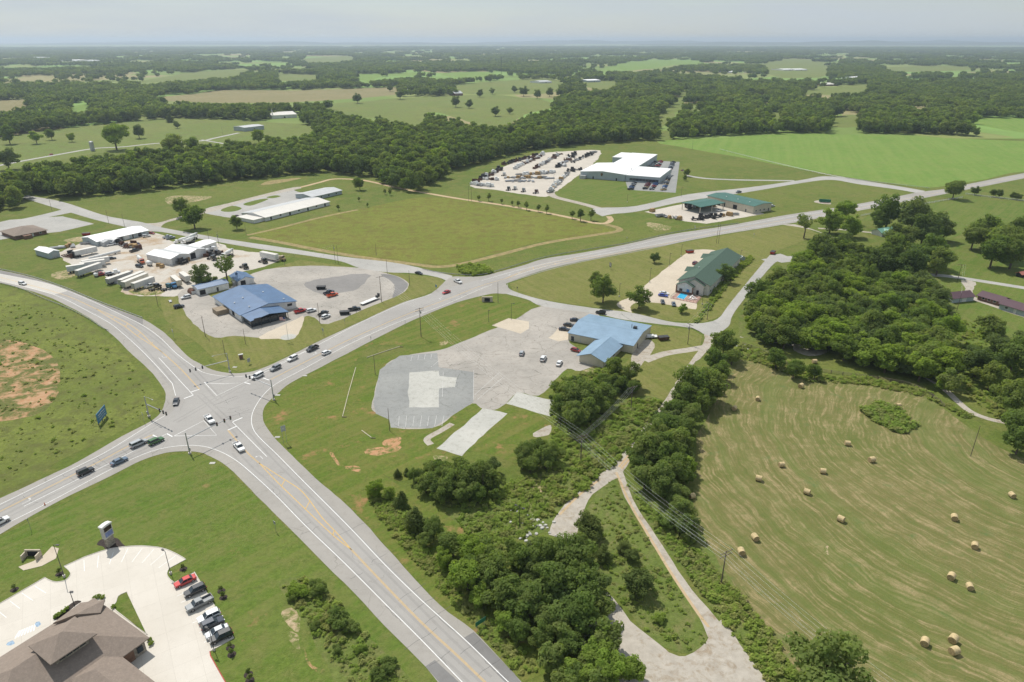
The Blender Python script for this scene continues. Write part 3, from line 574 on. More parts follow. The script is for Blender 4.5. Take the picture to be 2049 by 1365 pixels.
lot('repaved_lot', '760,740 800,712 875,706 878,735 948,745 947,805 865,857 782,856 779,840 752,828 747,806', 'lotgrey', .0373, 0, 0)
lot('building_slab', '820,745 878,742 880,752 914,756 912,775 880,778 878,815 818,816 816,790', 'pad', .0379, .35, 0)
lot('concrete_pad', '968,817 1013,828 924,912 874,897', 'pad', .0384, .4, 0)
lot('concrete_pad', '1036,785 1116,803 1102,834 1012,808', 'pad', .0385, .45, 0)
lot('concrete_pad', '1018,637 1058,644 1058,657 1042,668 984,651', 'sandlot', .0381, .2, 0)
lot('sandy_strip', '1098,676 1120,655 1140,650 1136,680 1118,683', 'sandlot', .0383, .3, 0)
lot('rubble_patch', '1068,868 1102,850 1098,870 1075,876', 'gravel', .037, .4)
lot('building_drive', '1266,710 1290,680 1312,688 1300,712 1270,745 1255,755 1262,730', 'gravel', .0368, .4)
ribbon('building_drive', W('1290,722 1330,708 1380,700 1410,695'), 4, .0367, M['gravel'])
ribbon('worn_wheel_track', W('862,890 855,878 882,862 905,848'), 2.2, .0367, M['gravel'])
# stall lines of the vacant lot
for i in range(7):
    x = 797 + i * 14.5; ribbon('stall_line', W('%g,%g %g,%g' % (x, 853 + (i % 2), x + 2 + i * .4, 832)), .12, .0405, M['whitefaint'], None, 0)
for s in ['947,800 948,741', '885,795 887,745', '950,790 1000,745', '955,800 1010,752', '825,712 822,722', '838,710 836,720', '851,709 849,719', '864,708 862,718', '878,722 862,735']: ribbon('stall_line', W(s), .12, .0405, M['whitefaint'], None, 0)
# bank forecourt
bank_edge = smooth(W('-120,1275 0,1208 90,1156'), 3) + smooth(W('96,1160 110,1164.7 130,1162 141,1150.6 138,1142 128,1133.7'), 4) + smooth(W('169,1115 214,1100 254,1094 288,1093 324,1097 352,1108 372,1119.6'), 4) + smooth(W('338,1138 334,1149 341,1160.5 350,1166'), 4) + W('389,1145 468,1277.5 420,1304') + smooth(W('421,1312 451,1365 520,1480'), 4)
fc = sheet('bank_forecourt', bank_edge + W('-120,1480'), .036, M['conc'])
kerb('kerb', bank_edge[:-9], M['kerb'], parent=fc); kerb('kerb', bank_edge[-10:], M['redkerb'], parent=fc)
wedge = smooth(W('254,1184.5 237,1193 232,1206 226,1216 250,1236'), 3) + W('294.7,1270.5')
o = sheet('grass_wedge', wedge, .05, M['lawn'], fc); kerb('kerb', wedge + wedge[:1], M['kerb'], parent=fc)
for s in ['169,1143 168,1121', '195,1136 197,1112', '219,1129 227,1105', '243,1125 256,1098', '264,1125 285,1097', '284,1127 308,1099', '301,1131 332,1104', '317,1137 352,1112', '92,1187 70,1173', '66,1202 44,1187', '40,1218 20,1203', '13,1236 -5,1222',
          '354,1193 375,1184', '362,1206 384,1197', '372,1226 392,1216', '385,1247 406,1238', '398,1267 414,1259', '408,1286 424,1278']:
    ribbon('stall_line', W(s), .13, .041, M['white'], fc, 0)
for i in range(7): ribbon('hatch_line', W('%g,%g %g,%g' % (30 + i * 6.2, 1278 - i * 2.6, 40 + i * 5, 1262 - i * 2)), .3, .041, M['white'], fc, 0)
M['bluepaint'] = mat('faded_blue_paint', (.33, .45, .58, 1), .8, 0, .25, 2)
for s in ['72,1246 80,1244 82,1250 76,1254 70,1251', '16,1286 26,1282 28,1289 20,1293 14,1291']: sheet('access_symbol', smooth(W(s), 3, True), .0412, M['bluepaint'], fc, jitter=.15, step=.4)
sheet('sign_bed', smooth(W('194,1090 202,1080 222,1076 236,1078 244,1087 250,1093.5 232,1096 213,1100 206,1094'), 4, True), .03, M['mulch'])
sheet('planting_bed', smooth(W('106,1236 128,1219 150,1203 163,1204 150,1213 118,1240'), 3, True), .042, M['mulch'], fc)
culv = thing('culvert', 'concrete box culvert and apron in the bank lawn', 'culvert')
b = MB(); b.prism([(p.x, p.y) for p in W('37,1135 47,1142 84,1133 112,1118 118,1098 104,1094 86,1113 66,1124')], .0, .1); b.build('apron', M['sandlot'], culv)
q = P(69, 1112); b = MB(); b.box(q.x - 1.9, q.x + 1.9, q.y - .2, q.y + .1, 0, 1.9); b.box(q.x - 1.9, q.x - 1.6, q.y - 1.9, q.y - .2, 0, 1.5); b.box(q.x + 1.6, q.x + 1.9, q.y - 1.9, q.y - .2, 0, 1.5); b.build('headwall', M['sandlot'], culv)
b = MB(); b.box(q.x - 1.3, q.x + 1.3, q.y - .26, q.y - .21, .1, 1.5); b.build('opening', M['dark'], culv)
culv = thing('culvert', 'small concrete culvert mouth in the verge by the highway turning', 'culvert'); q = P(975, 604)
b = MB(); b.box(q.x - 2.6, q.x + 2.6, q.y - .3, q.y + .3, 0, 2.6); b.build('headwall', M['sandlot'], culv); b = MB(); b.box(q.x - 1.3, q.x + 1.3, q.y - .36, q.y - .31, .2, 2.0); b.build('opening', M['dark'], culv)

# ---------------------------------------------------------------- trees
def leaves_mesh(name, pos, nrm, size, m, tint, seed=0, aspect=1.0):
    rng = np.random.default_rng(seed); n = len(pos)
    nrm = nrm / (np.linalg.norm(nrm, axis=1, keepdims=True) + 1e-9)
    r = rng.normal(size=(n, 3)); u = np.cross(nrm, r); u /= (np.linalg.norm(u, axis=1, keepdims=True) + 1e-9); w = np.cross(nrm, u)
    su = (size * rng.uniform(.6, 1.3, n))[:, None]; sw = su * aspect * rng.uniform(.6, 1.0, n)[:, None]
    v = np.stack([pos - u * su, pos - w * sw * .8 + nrm * su * .2, pos + u * su * .9, pos + w * sw + nrm * su * .15], 1).reshape(-1, 3)
    me = bpy.data.meshes.new(name); me.vertices.add(4 * n); me.vertices.foreach_set('co', v.astype(np.float32).ravel())
    me.loops.add(4 * n); me.loops.foreach_set('vertex_index', np.arange(4 * n, dtype=np.int32))
    me.polygons.add(n); me.polygons.foreach_set('loop_start', np.arange(0, 4 * n, 4, dtype=np.int32)); me.polygons.foreach_set('loop_total', np.full(n, 4, np.int32))
    me.update(calc_edges=True); at = me.attributes.new('tint', 'FLOAT', 'FACE'); at.data.foreach_set('value', tint.astype(np.float32))
    me.materials.append(m); return me
def crown_pts(rng, R, z0, z1, lobes, nq, shape='round', fill=.25):
    zc, hz = (z0 + z1) / 2, (z1 - z0) / 2; P_, N_, T_ = [], [], []; L = []
    for i in range(lobes):
        d = rng.normal(size=3); d /= np.linalg.norm(d); d[2] = d[2] * .9 + .12
        if shape == 'cone':
            t = (i + .5) / lobes; rr = R * (1 - t) ** .8; a = rng.uniform(0, 6.28)
            c = np.array([math.cos(a) * rr * .45, math.sin(a) * rr * .45, z0 + t * (z1 - z0) * .9]); lr = rr * .62 + .12 * R; lz = lr * 1.3
        else:
            f = rng.uniform(.45, 1.0); c = np.array([d[0] * R * f, d[1] * R * f, zc + d[2] * hz * f]); lr = R * rng.uniform(.16, .38); lz = lr * rng.uniform(.65, .95)
        L.append((c, lr, lz, rng.uniform(0, 1)))
    if shape != 'cone': L.append((np.array([0, 0, zc]), R * .62, hz * .7, .4))
    w = np.array([l[1] ** 2 for l in L]); w /= w.sum()
    for (c, lr, lz, tn), ww in zip(L, w):
        n = max(6, int(nq * ww)); d = rng.normal(size=(n, 3)); d /= np.linalg.norm(d, axis=1, keepdims=True)
        rad = np.where(rng.uniform(size=n) < fill, rng.uniform(.35, .85, n), rng.uniform(.85, 1.12, n))[:, None]
        p = c + d * rad * np.array([lr, lr, lz])
        P_.append(p); N_.append(d * .9 + rng.normal(size=(n, 3)) * .5 + np.array([-.12, .15, .5])); T_.append(np.clip(tn * .55 + rng.uniform(-.25, .45, n), 0, 1))
    p, q, t = np.concatenate(P_), np.concatenate(N_), np.concatenate(T_)
    k = p[:, 2] > z0 * .55; return p[k], q[k], t[k]
def crown_mesh(name, seed, R, z0, z1, lobes, nq, ls, m, shape='round', fill=.25):
    rng = np.random.default_rng(seed); p, q, t = crown_pts(rng, R, z0, z1, lobes, nq, shape, fill); return leaves_mesh(name, p, q, ls, m, t, seed)
def trunk_mesh(seed, h, R, r0):
    r = random.Random(seed); b = MB(); top = Vector((r.uniform(-.3, .3), r.uniform(-.3, .3), h * .62)); mid = Vector((r.uniform(-.15, .15), 0, h * .3))
    b.tube([(0, 0, -.1), mid, top], [r0, r0 * .75, r0 * .3], 7)
    for k in range(4):
        a = k * 1.57 + r.uniform(-.4, .4); s = mid.lerp(top, r.uniform(.05, .6)); e = Vector((math.cos(a) * R * .6, math.sin(a) * R * .6, h * r.uniform(.5, .75)))
        b.tube([s, s.lerp(e, .5) + Vector((0, 0, .3)), e], [r0 * .45, r0 * .3, r0 * .1], 5)
    return b.mesh('trunk', M['bark'])
TR = {}
def kind(key, n, R, z0, z1, lobes, nq, ls, m, shape='round', r0=.28, h=10., fill=.25):
    TR[key] = [(crown_mesh('crown', hash_(key) + i, R, z0, z1, lobes, nq, ls, m, shape, fill), trunk_mesh(i + 7, h, R, r0), R) for i in range(n)]
def hash_(s): return sum(ord(c) * (i + 3) for i, c in enumerate(s)) % 9973
kind('oak', 6, 4.3, 1.1, 10, 30, 4600, .30, M['leaf'])
kind('light', 4, 4.0, 1.0, 10, 28, 4200, .30, M['leafl'])
kind('dark', 4, 4.3, 1.0, 10, 30, 4600, .30, M['leafd'])
kind('tall', 2, 3.0, 2.4, 10, 15, 2600, .26, M['leaf'])
kind('sparse', 2, 3.4, 3.4, 10, 11, 1300, .26, M['leaf'], fill=.1)
kind('cedar', 3, 2.9, .4, 10, 12, 3200, .26, M['cedar'], 'cone')
kind('rcedar', 3, 4.2, .2, 10, 22, 3800, .30, M['cedar'])
kind('purple', 1, 4.0, 1.6, 10, 16, 3200, .30, M['leafp'])
kind('bush', 4, 5.6, .2, 10, 20, 2400, .52, M['leaf'], r0=.2)
kind('lbush', 3, 5.6, .2, 10, 13, 2200, .52, M['leafl'], r0=.2)
TREES = []; rt = random.Random(5)
NAMES = {'oak': 'broadleaf_tree', 'light': 'broadleaf_tree', 'dark': 'broadleaf_tree', 'tall': 'broadleaf_tree', 'sparse': 'broadleaf_tree', 'cedar': 'cedar_tree', 'rcedar': 'cedar_tree', 'purple': 'purple_tree', 'bush': 'shrub', 'lbush': 'shrub'}
def plant(key, x, y, h, rm, label, group, cat=None):
    cm, tm, R = rt.choice(TR[key]); nm = NAMES[key]
    o = thing(nm, label, cat or ('shrub' if nm == 'shrub' else 'tree'), (x, y, 0), rt.uniform(0, 6.28), group)
    s = h / 10.0; sx = rm / R; o.scale = (sx, sx * rt.uniform(.92, 1.08), s)
    link('crown', cm, o); link('trunk', tm, o); TREES.append(o); return o
ASP = {'oak': 2.15, 'light': 2.2, 'dark': 2.1, 'tall': 3.0, 'sparse': 2.9, 'cedar': 2.5, 'rcedar': 1.75, 'purple': 2.3, 'bush': 1.35, 'lbush': 1.3}
def blob(key, cx, cy_, r, label, group=None, asp=None):
    """tree whose crown reads as a disc of radius r about (cx, cy_): solve its real size and its foot on the ground"""
    h = 8.0
    for _ in range(6):
        p = P(cx, cy_, h * .55); R = r * depth(p) / FPX; h = R * (asp or ASP[key])
    p = P(cx, cy_, h * .55); return plant(key, p.x, p.y, h, R, label, group)
ORD = 'first second third fourth fifth sixth seventh eighth ninth tenth eleventh twelfth thirteenth fourteenth fifteenth sixteenth seventeenth eighteenth nineteenth twentieth'.split()
def ordw(i):
    if i < 20: return ORD[i]
    if i % 10 == 9: return ['thirtieth', 'fortieth'][i // 10 - 2]
    return ['twenty', 'thirty', 'forty'][i // 10 - 2] + '-' + ORD[i % 10]
def rank(objs, ax, ay, fmt):
    a = P(ax, ay)
    for i, o in enumerate(sorted(objs, key=lambda o: (o.location.x - a.x) ** 2 + (o.location.y - a.y) ** 2)): o['label'] = fmt % ordw(i)
def blobs(s, label, group, key=None, by=None):
    n0 = len(TREES); blobs_(s, label, group, key)
    if by: rank(TREES[n0:], *by)
def blobs_(s, label, group, key=None):
    for q in s.split():
        a = q.split(','); k = key or 'oak'
        if len(a) > 3: k = {'l': 'light', 'd': 'dark', 'c': 'cedar', 'b': 'bush', 'y': 'lbush', 's': 'sparse', 't': 'tall', 'o': 'oak', 'p': 'purple'}[a[3]]
        blob(k, float(a[0]), float(a[1]), float(a[2]), label, group)
# single trees one can point to
for key, x, y, r, lab in [
    ('oak', 363, 414, 17, 'round tree behind its larger twin beside the depot drive'), ('oak', 385, 431, 23, 'large round twin tree nearest the access road by the depot'),
    ('oak', 472, 445, 12.5, 'small round tree beside the end of the long white depot'), ('oak', 719, 367, 11.5, 'lone dark tree on the dirt track beyond the depot'),
    ('light', 227, 270, 24, 'big spreading tree standing alone in the far pasture'), ('dark', 276, 263, 12, 'leaning narrow tree in the far pasture'),
    ('dark', 354, 249, 6.5, 'tiny dark tree at the far edge of the pasture'), ('cedar', 338, 234, 8, 'pointed dark tree before the far woods'),
    ('oak', 101, 268, 10, 'small round pasture tree between two paler ones'), ('light', 70, 273, 12, 'pale open tree in the far pasture'),
    ('oak', 15, 269, 16, 'broad pasture tree at the edge of the picture'), ('light', 142, 274, 8, 'thin pale sapling in the far pasture'),
    ('light', 516, 271, 13, 'bright round tree beside the far metal shed'), ('oak', 342, 291, 22, 'large dark tree by the far road'), ('oak', 383, 289, 15, 'round tree second along the far road'),
    ('dark', 461, 291, 13, 'round dark tree nearest the far metal shed'), ('dark', 12, 316, 20, 'dark tree where the far road leaves the picture'),
    ('dark', 402, 552, 21, 'dense dark tree behind the blue roofed shed'), ('sparse', 450, 533, 22, 'open grey-green tree behind the small blue workshop'), ('bush', 424, 562, 13, 'low growth between the two trees behind the blue sheds'),
    ('oak', 1208, 577, 26, 'spreading tree on the motel lawn by the bend'), ('oak', 1191, 557, 13, 'smaller tree leaning out behind the spreading motel tree'), ('oak', 1280, 594, 21, 'wide tree beside the motel entrance drive'),
    ('light', 1366, 616, 9.5, 'small young tree by the motel parking bays'), ('oak', 1450, 546, 17, 'tree against the side wall of the motel'), ('dark', 1310, 515, 10, 'neat round ornamental tree on the motel lawn'),
    ('sparse', 1613, 449, 18, 'tall open tree beside the ranch drive'), ('light', 1665, 438, 24, 'front tree of the pair by the ranch drive'), ('light', 1706, 449, 22, 'second tree of the pair shading the ranch drive'), ('light', 1688, 421, 21, 'tree behind the pair at the highway edge'),
    ('purple', 1717, 505, 14, 'purple leaved tree at the edge of the dense wood'), ('oak', 1912, 375, 20, 'big round tree at the highway bend'), ('dark', 1952, 381, 8, 'small dark tree inside the white rail fence'),
    ('dark', 1989, 385, 7.5, 'first of two small trees along the white fence'), ('dark', 2001, 387, 7.5, 'second of two small trees along the white fence'), ('dark', 2028, 391, 6.5, 'next to last small tree on the white fence'), ('dark', 2038, 393, 6.5, 'last small tree on the white fence'),
    ('oak', 1655, 1330, 68, 'huge round tree at the bottom of the hay field'), ('oak', 1555, 715, 21, 'round shrubby tree on the hay field fence line'), ('oak', 1590, 738, 18, 'second tree on the hay field fence line'), ('oak', 1632, 742, 15, 'small third tree on the hay field fence line'),
    ('oak', 1371, 356, 5, 'small tree at the factory car park corner'), ('oak', 1375, 345, 7, 'tree behind the flagpole at the factory car park'),
    ('rcedar', 1183, 1050, 30, 'dark round cedar beside the gravel spur'), ('rcedar', 1186, 1084, 16, 'small cedar just below the round cedar'), ('rcedar', 1206, 1110, 20, 'cedar third in the row down the weedy triangle'), ('rcedar', 1247, 1092, 15, 'cedar nearest the lane in the weedy triangle'), ('rcedar', 1262, 1110, 17, 'cedar paired beside the lane in the weedy triangle'),
    ('rcedar', 1275, 1168, 32, 'largest lone cedar in the weedy triangle'), ('lbush', 1320, 1236, 15, 'leafy shrub at the point of the weedy triangle'),
    ('cedar', 795, 945, 9, 'small cedar on the bare slope'), ('cedar', 814, 942, 7.5, 'smallest cedar on the bare slope'),
    ('bush', 240, 1140 + 8, 0.1, '')]:
    if lab: blob(key, x, y, r, lab)
blobs('592,1180,22,y 638,1176,20 674,1236,25 697,1252,18 629,1252,14 586,1194,12 718,1297,13,y 675,1300,11 777,1331,18 756,1349,16', 'leafy shrub in the rough strip beside the highway', 'shrubs in the rough strip between bank lawn and highway', 'bush', by=(560, 1150, '%s shrub from the junction end of the rough highway strip'))
blobs('750,978,18,l 778,985,14,l 803,996,17,c 830,1035,27,c 866,1057,22 850,1080,16 906,1087,28 886,1115,20,l 940,1102,32,l 934,1150,34,l 985,1140,37 1011,1190,38 1051,1122,32 1091,1112,34 1140,1112,42 1110,1170,43 1172,1172,40 1060,1200,36 1101,1241,30 1160,1226,43 1201,1216,28 1085,1271,26 1136,1290,28 1146,1340,26,l 1186,1311,30,l 1216,1341,35,l 1261,1341,24,l 1171,1352,28,l 1110,1331,22 1011,1241,24,l 1041,1261,26 960,1190,24,l 1075,1150,30,d 1130,1215,34,d', 'tree in the thick belt along the highway shoulder', 'trees in the belt along the highway', by=(740, 975, '%s tree from the junction end of the thick belt along the highway'))
blobs('862,935,18 888,941,20 918,941,27 941,956,31 966,951,27 986,931,17,d 832,951,15 851,966,20 891,981,24 926,986,22 956,986,20 875,958,22 905,962,26', 'tree in the thicket below the concrete pads', 'trees in the thicket on the vacant lot', by=(800, 945, '%s tree of the vacant lot thicket, counted from the bare slope'))
blobs('1050,906,22 1075,891,20 1091,916,22 1061,926,20 1106,906,20 1046,926,14', 'tree in the small clump beside the narrow concrete pad', 'trees clumped beside the pad', by=(1010, 850, '%s tree from the narrow concrete pad in the small clump'))
blobs('1146,801,33 1171,791,30 1131,781,26 1191,801,26 1150,831,30 1121,816,24 1206,766,18 1230,736,22 1262,746,18,t 1266,772,16 1211,791,22 1176,820,26 1232,765,18', 'tree in the group behind the blue roofed hall', 'trees behind the pale blue hall', by=(1215, 730, '%s tree from the hall annex in the group behind it'))
blobs('1395,765,37 1421,771,31 1371,791,26 1431,721,22 1450,686,26 1441,741,20 1466,711,18 1356,816,24 1336,850,31 1361,851,29 1311,871,29 1301,901,37 1331,901,39 1351,881,31 1281,911,29 1291,951,27 1321,961,33 1346,941,31 1351,986,22 1366,1021,25 1376,1051,21 1341,1041,23,b 1386,1076,13,b 1405,800,24 1385,830,22', 'tree in the hedgerow between country lane and hay field', 'trees in the hedgerow by the hay field', by=(1450, 680, '%s tree of the hay field hedgerow, counted from the motel road'))
blobs('2021,701,37,d 1986,751,29 2031,791,37 2036,841,33 2042,881,28 1961,721,33,d 1990,651,30,b 2032,711,37', 'tree in the group past the farm track', 'trees past the farm track', by=(1900, 700, '%s tree from the dense wood in the group past the farm track'))
blobs('1780,421,30 1830,431,33,d 1850,461,33,d 1875,451,27,d 1801,471,27,d 1860,501,31 1881,521,27 1891,461,18 1762,440,18', 'tree crowding round the green roofed house', 'trees round the green roofed house', by=(1764, 470, '%s tree from the green roofed farmhouse'))
blobs('1975,461,31 2011,476,37 1951,471,25 2031,501,33 1991,501,31 2041,461,27', 'tree in the round copse beyond the rural lane', 'trees in the copse', by=(1900, 480, '%s tree from the farmhouse side of the round copse'))
for q in ['958,396,4', '978,394,5.5', '1004,402,4', '1025,406,4', '1037,407,5', '1054,411,6', '1077,416,5', '1094,418,6', '1145,429,5.5', '1162,428,9', '1183,429,7.5', '770,383,4', '780,384,4.5', '677,415,4', '718,398,3.5', '735,410,3']:
    blobs(q, 'sapling along the dirt track round the rough field', 'saplings along the dirt track', 'tall')
rank(TREES[-16:], 1220, 440, '%s sapling from the drive end along the dirt track')
# the dense wood beside the hay field: random crowns over its own ground
wpoly = [P(x, y, 5.5) for x, y in pts('1490,655 1505,610 1530,575 1580,540 1610,515 1640,498 1690,488 1740,525 1850,560 1888,600 1900,650 1898,700 1912,780 1850,742 1760,722 1650,690 1560,678 1500,668')]
def inside(x, y, poly):
    c = False; j = len(poly) - 1
    for i in range(len(poly)):
        xi, yi, xj, yj = poly[i][0], poly[i][1], poly[j][0], poly[j][1]
        if (yi > y) != (yj > y) and x < (xj - xi) * (y - yi) / (yj - yi + 1e-12) + xi: c = not c
        j = i
    return c
pl = []; tries = 0; xs = [p.x for p in wpoly]; ys = [p.y for p in wpoly]
while tries < 6000 and len(pl) < 96:
    tries += 1; x, y = rt.uniform(min(xs), max(xs)), rt.uniform(min(ys), max(ys))
    if inside(x, y, wpoly) and all((x - a) ** 2 + (y - c) ** 2 > 6.6 ** 2 for a, c in pl): pl.append((x, y))
for x, y in pl:
    k = rt.choice(['oak', 'oak', 'dark', 'light', 'oak', 'light']); R = rt.uniform(4.6, 6.8)
    ppx, ppy = proj(x, y); hh = rt.uniform(9.5, 14)
    reg = 'front edge by the farm track' if ppy > 690 else ('motel road side' if ppx < 1560 else ('back edge' if ppy < 560 else ('far side near the garage' if ppx > 1800 else 'middle')))
    plant(k, x, y, hh, R, '%s %s %s tree on the %s of the dense wood' % ('tall' if hh > 12.2 else 'low', 'broad' if R > 5.7 else 'narrow', {'oak': 'green', 'dark': 'dark', 'light': 'pale'}[k], reg), 'trees in the dense wood')
blobs('1650,505,34,d 1760,530,34,d 1822,532,36,d 1784,502,30', 'tall dark tree at the back of the dense wood', 'tall trees at the back of the dense wood', by=(1600, 500, '%s tall dark tree along the back edge of the dense wood'))

# ---------------------------------------------------------------- far woods and weeds: masses nobody could count
def scatter(name, pos, sc, rz, vi, meshes, label, cat=None):
    col = bpy.data.collections.new(name + '_pieces')
    for i, me in enumerate(meshes):
        o = bpy.data.objects.new('%s_piece_%02d' % (name, i), me); col.objects.link(o)
    me = bpy.data.meshes.new(name); me.vertices.add(len(pos)); me.vertices.foreach_set('co', np.asarray(pos, np.float32).ravel())
    for nm, ty, dat in (('sc', 'FLOAT', sc), ('rz', 'FLOAT', rz), ('vi', 'INT', vi)):
        a = me.attributes.new(nm, ty, 'POINT'); a.data.foreach_set('value', np.asarray(dat, np.float32 if ty == 'FLOAT' else np.int32))
    ng = bpy.data.node_groups.new(name, 'GeometryNodeTree')
    ng.interface.new_socket('Geometry', in_out='INPUT', socket_type='NodeSocketGeometry'); ng.interface.new_socket('Geometry', in_out='OUTPUT', socket_type='NodeSocketGeometry')
    N = ng.nodes; gi = N.new('NodeGroupInput'); go = N.new('NodeGroupOutput'); ip = N.new('GeometryNodeInstanceOnPoints'); ci = N.new('GeometryNodeCollectionInfo')
    ci.inputs['Collection'].default_value = col; ci.inputs['Separate Children'].default_value = True; ci.inputs['Reset Children'].default_value = True
    def na(n, ty):
        x = N.new('GeometryNodeInputNamedAttribute'); x.data_type = ty; x.inputs['Name'].default_value = n; return [s for s in x.outputs if s.enabled and s.name == 'Attribute'][0]
    cx = N.new('ShaderNodeCombineXYZ'); L = ng.links.new
    L(na('rz', 'FLOAT'), cx.inputs[2]); L(gi.outputs[0], ip.inputs['Points']); L(ci.outputs[0], ip.inputs['Instance']); ip.inputs['Pick Instance'].default_value = True
    L(na('vi', 'INT'), ip.inputs['Instance Index']); L(cx.outputs[0], ip.inputs['Rotation']); L(na('sc', 'FLOAT'), ip.inputs['Scale']); L(ip.outputs[0], go.inputs[0])
    o = link(name, me); md = o.modifiers.new('scatter', 'NODES'); md.node_group = ng; o['kind'] = 'stuff'; o['label'] = label
    if cat: o['category'] = cat
    return o
def clump_mesh(seed, n, spread, h, nq, ls, m):
    rng = np.random.default_rng(seed); Pn, Nn, Tn = [], [], []
    for i in range(n):
        hh = h * rng.uniform(.75, 1.15); p, q, t = crown_pts(rng, hh * .42, hh * .15, hh, 9, nq, 'round', .1)
        a = rng.uniform(0, 6.28); d = spread * math.sqrt(rng.uniform()); p = p + np.array([math.cos(a) * d, math.sin(a) * d, 0]); Pn.append(p); Nn.append(q); Tn.append(t)
    return leaves_mesh('clump', np.concatenate(Pn), np.concatenate(Nn), ls, m, np.concatenate(Tn), seed)
FRONT = pts('-400,470 -150,440 0,425 35,418 62,388 130,398 230,390 400,371 540,356 640,346 700,350 752,364 822,388 868,372 905,345 1000,316 1060,302 1150,291 1320,281 1440,273 1600,266 1720,268 1900,270 2049,281 2300,296 2600,320')
fx = np.array([p[0] for p in FRONT]); fy = np.array([p[1] for p in FRONT])
FP = [pts(s) for s, _ in FIELDS.values()]
FP += [pts('440,255 530,240 600,226 610,235 560,262 470,275'), pts('-60,330 0,325 130,302 300,285 430,275 430,285 300,292 150,312 0,345')]
FBB = [(min(q[0] for q in f), max(q[0] for q in f), min(q[1] for q in f), max(q[1] for q in f)) for f in FP]
def infield(px, py):
    for f, (a, b_, c, d) in zip(FP, FBB):
        if a <= px <= b_ and c <= py <= d and inside(px, py, f): return True
    return False
def openland(x, y):
    return noise.noise(Vector((x / 420, y / 650, 1.7))) + .5 * noise.noise(Vector((x / 150, y / 210, 5.2)))
def woods(d0, d1, step, hm, seed, thr):
    r = random.Random(seed); out = []; d = d0
    while d < d1:
        a = -math.radians(41); da = step / d
        while a < math.radians(41):
            x = math.sin(a + r.uniform(-.5, .5) * da) * d; y = math.cos(a) * d + r.uniform(-.5, .5) * step; a += da
            x += r.uniform(-.3, .3) * step
            if y < 60: continue
            px, py = proj(x, y)
            if py > np.interp(px, fx, fy): continue
            if infield(px, py) or infield(px, py - hm / CAM_H * (py - HZ) * .55) or infield(px, py - hm / CAM_H * (py - HZ) * .95): continue
            if py < 175 and openland(x, y) > thr and r.random() > .07: continue
            if py < 232 and noise.noise(Vector((x / 95, y / 140, 8.1))) + .55 * noise.noise(Vector((x / 33, y / 45, 2.2))) > .17 and r.random() > .06: continue
            out.append((x, y, 0))
        d += step * .92
    return out
far_near = [crown_mesh('crown', 300 + i, 4.6, 1.0, 10, 16, 1500, .48, M[('leaf', 'leafd', 'leaf', 'leafl', 'leafd', 'leaf')[i]]) for i in range(6)]
p = woods(430, 1300, 8.8, 15, 11, .25); r = np.random.default_rng(2); n = len(p); NW1 = n
scatter('woodland', p, r.uniform(.8, 1.85, n), r.uniform(0, 6.28, n), r.choice(6, n, p=[.27, .22, .2, .1, .11, .1]), far_near, 'continuous mass of deciduous woods beyond the businesses')
mids = [clump_mesh(400 + i, 6, 9, 14, 170, 1.25, M[('leaf', 'leafd', 'leafd', 'leaf')[i]]) for i in range(4)]
p = woods(1300, 3600, 17, 15, 12, .06); n = len(p); NW2 = n
scatter('distant_woodland', p, r.uniform(.8, 1.25, n), r.uniform(0, 6.28, n), r.integers(0, 4, n), mids, 'hazy woods rolling away into the distance')
fars = [clump_mesh(500 + i, 16, 30, 15, 46, 2.6, M['leafd' if i else 'leaf']) for i in range(3)]
p = woods(3600, 14000, 60, 15, 13, .02); n = len(p); NW3 = n
scatter('horizon_woodland', p, r.uniform(.8, 1.2, n), r.uniform(0, 6.28, n), r.integers(0, 3, n), fars, 'thin dark bands of woods toward the horizon')
print('WOODS', NW1, NW2, NW3, 'TREES', len(TREES))
# solitary field trees dotted through the far pastures
lone = '912,203,10 991,222,9 1020,221,6 938,207,8 1062,226,3 800,188,9 715,196,9 1048,182,9 1075,188,8 960,186,7 985,182,6 880,182,8 758,238,7 772,243,6 780,176,6 1030,178,6 1100,184,8 1330,205,8 1322,222,6'
blobs(lone, 'lone tree in the distant hill pastures', 'lone trees in the hill pastures', 'dark', by=(715, 196, '%s lone far pasture tree counted from the brown field'))
# weeds and brush
def crown_up(rng):
    p, n, t = crown_pts(rng, .8, .0, .7, 7, 120, 'round', .2); return p, n * .45 + np.array([-.25, .3, .9]), t
wm_ = [leaves_mesh('tuft', *(lambda q: (q[0], q[1], .16, M['weed' if i < 3 else 'weedd'], q[2]))(crown_up(np.random.default_rng(700 + i))), seed=i) for i in range(5)]
def weeds(name, s, n, lo, hi, label, seed, dry=.3):
    poly = W(s); xs = [q.x for q in poly]; ys = [q.y for q in poly]; r = random.Random(seed); out = []
    while len(out) < n:
        x, y = r.uniform(min(xs), max(xs)), r.uniform(min(ys), max(ys))
        if inside(x, y, poly) and noise.noise(Vector((x / 9, y / 9, seed))) > r.uniform(-.7, .45): out.append((x, y, 0))
    g = np.random.default_rng(seed)
    return scatter(name, out, g.uniform(lo, hi, n) * g.choice([.7, 1, 1, 1.5], n), g.uniform(0, 6.28, n), g.choice(5, n, p=[(1 - dry) / 3] * 3 + [dry / 2] * 2), wm_, label)
weeds('weeds', '880,1000 990,985 1060,950 1110,955 1115,1010 1060,1065 1000,1098 930,1062', 700, .5, 1.1, 'tall weeds over the lower vacant lot', 1)
weeds('weeds', '1090,930 1110,862 1180,842 1270,797 1328,806 1286,862 1228,932 1180,970 1130,1012 1100,1040 1108,975', 1000, .6, 1.5, 'rank brush between the trees and the gravel lane', 2, .35)
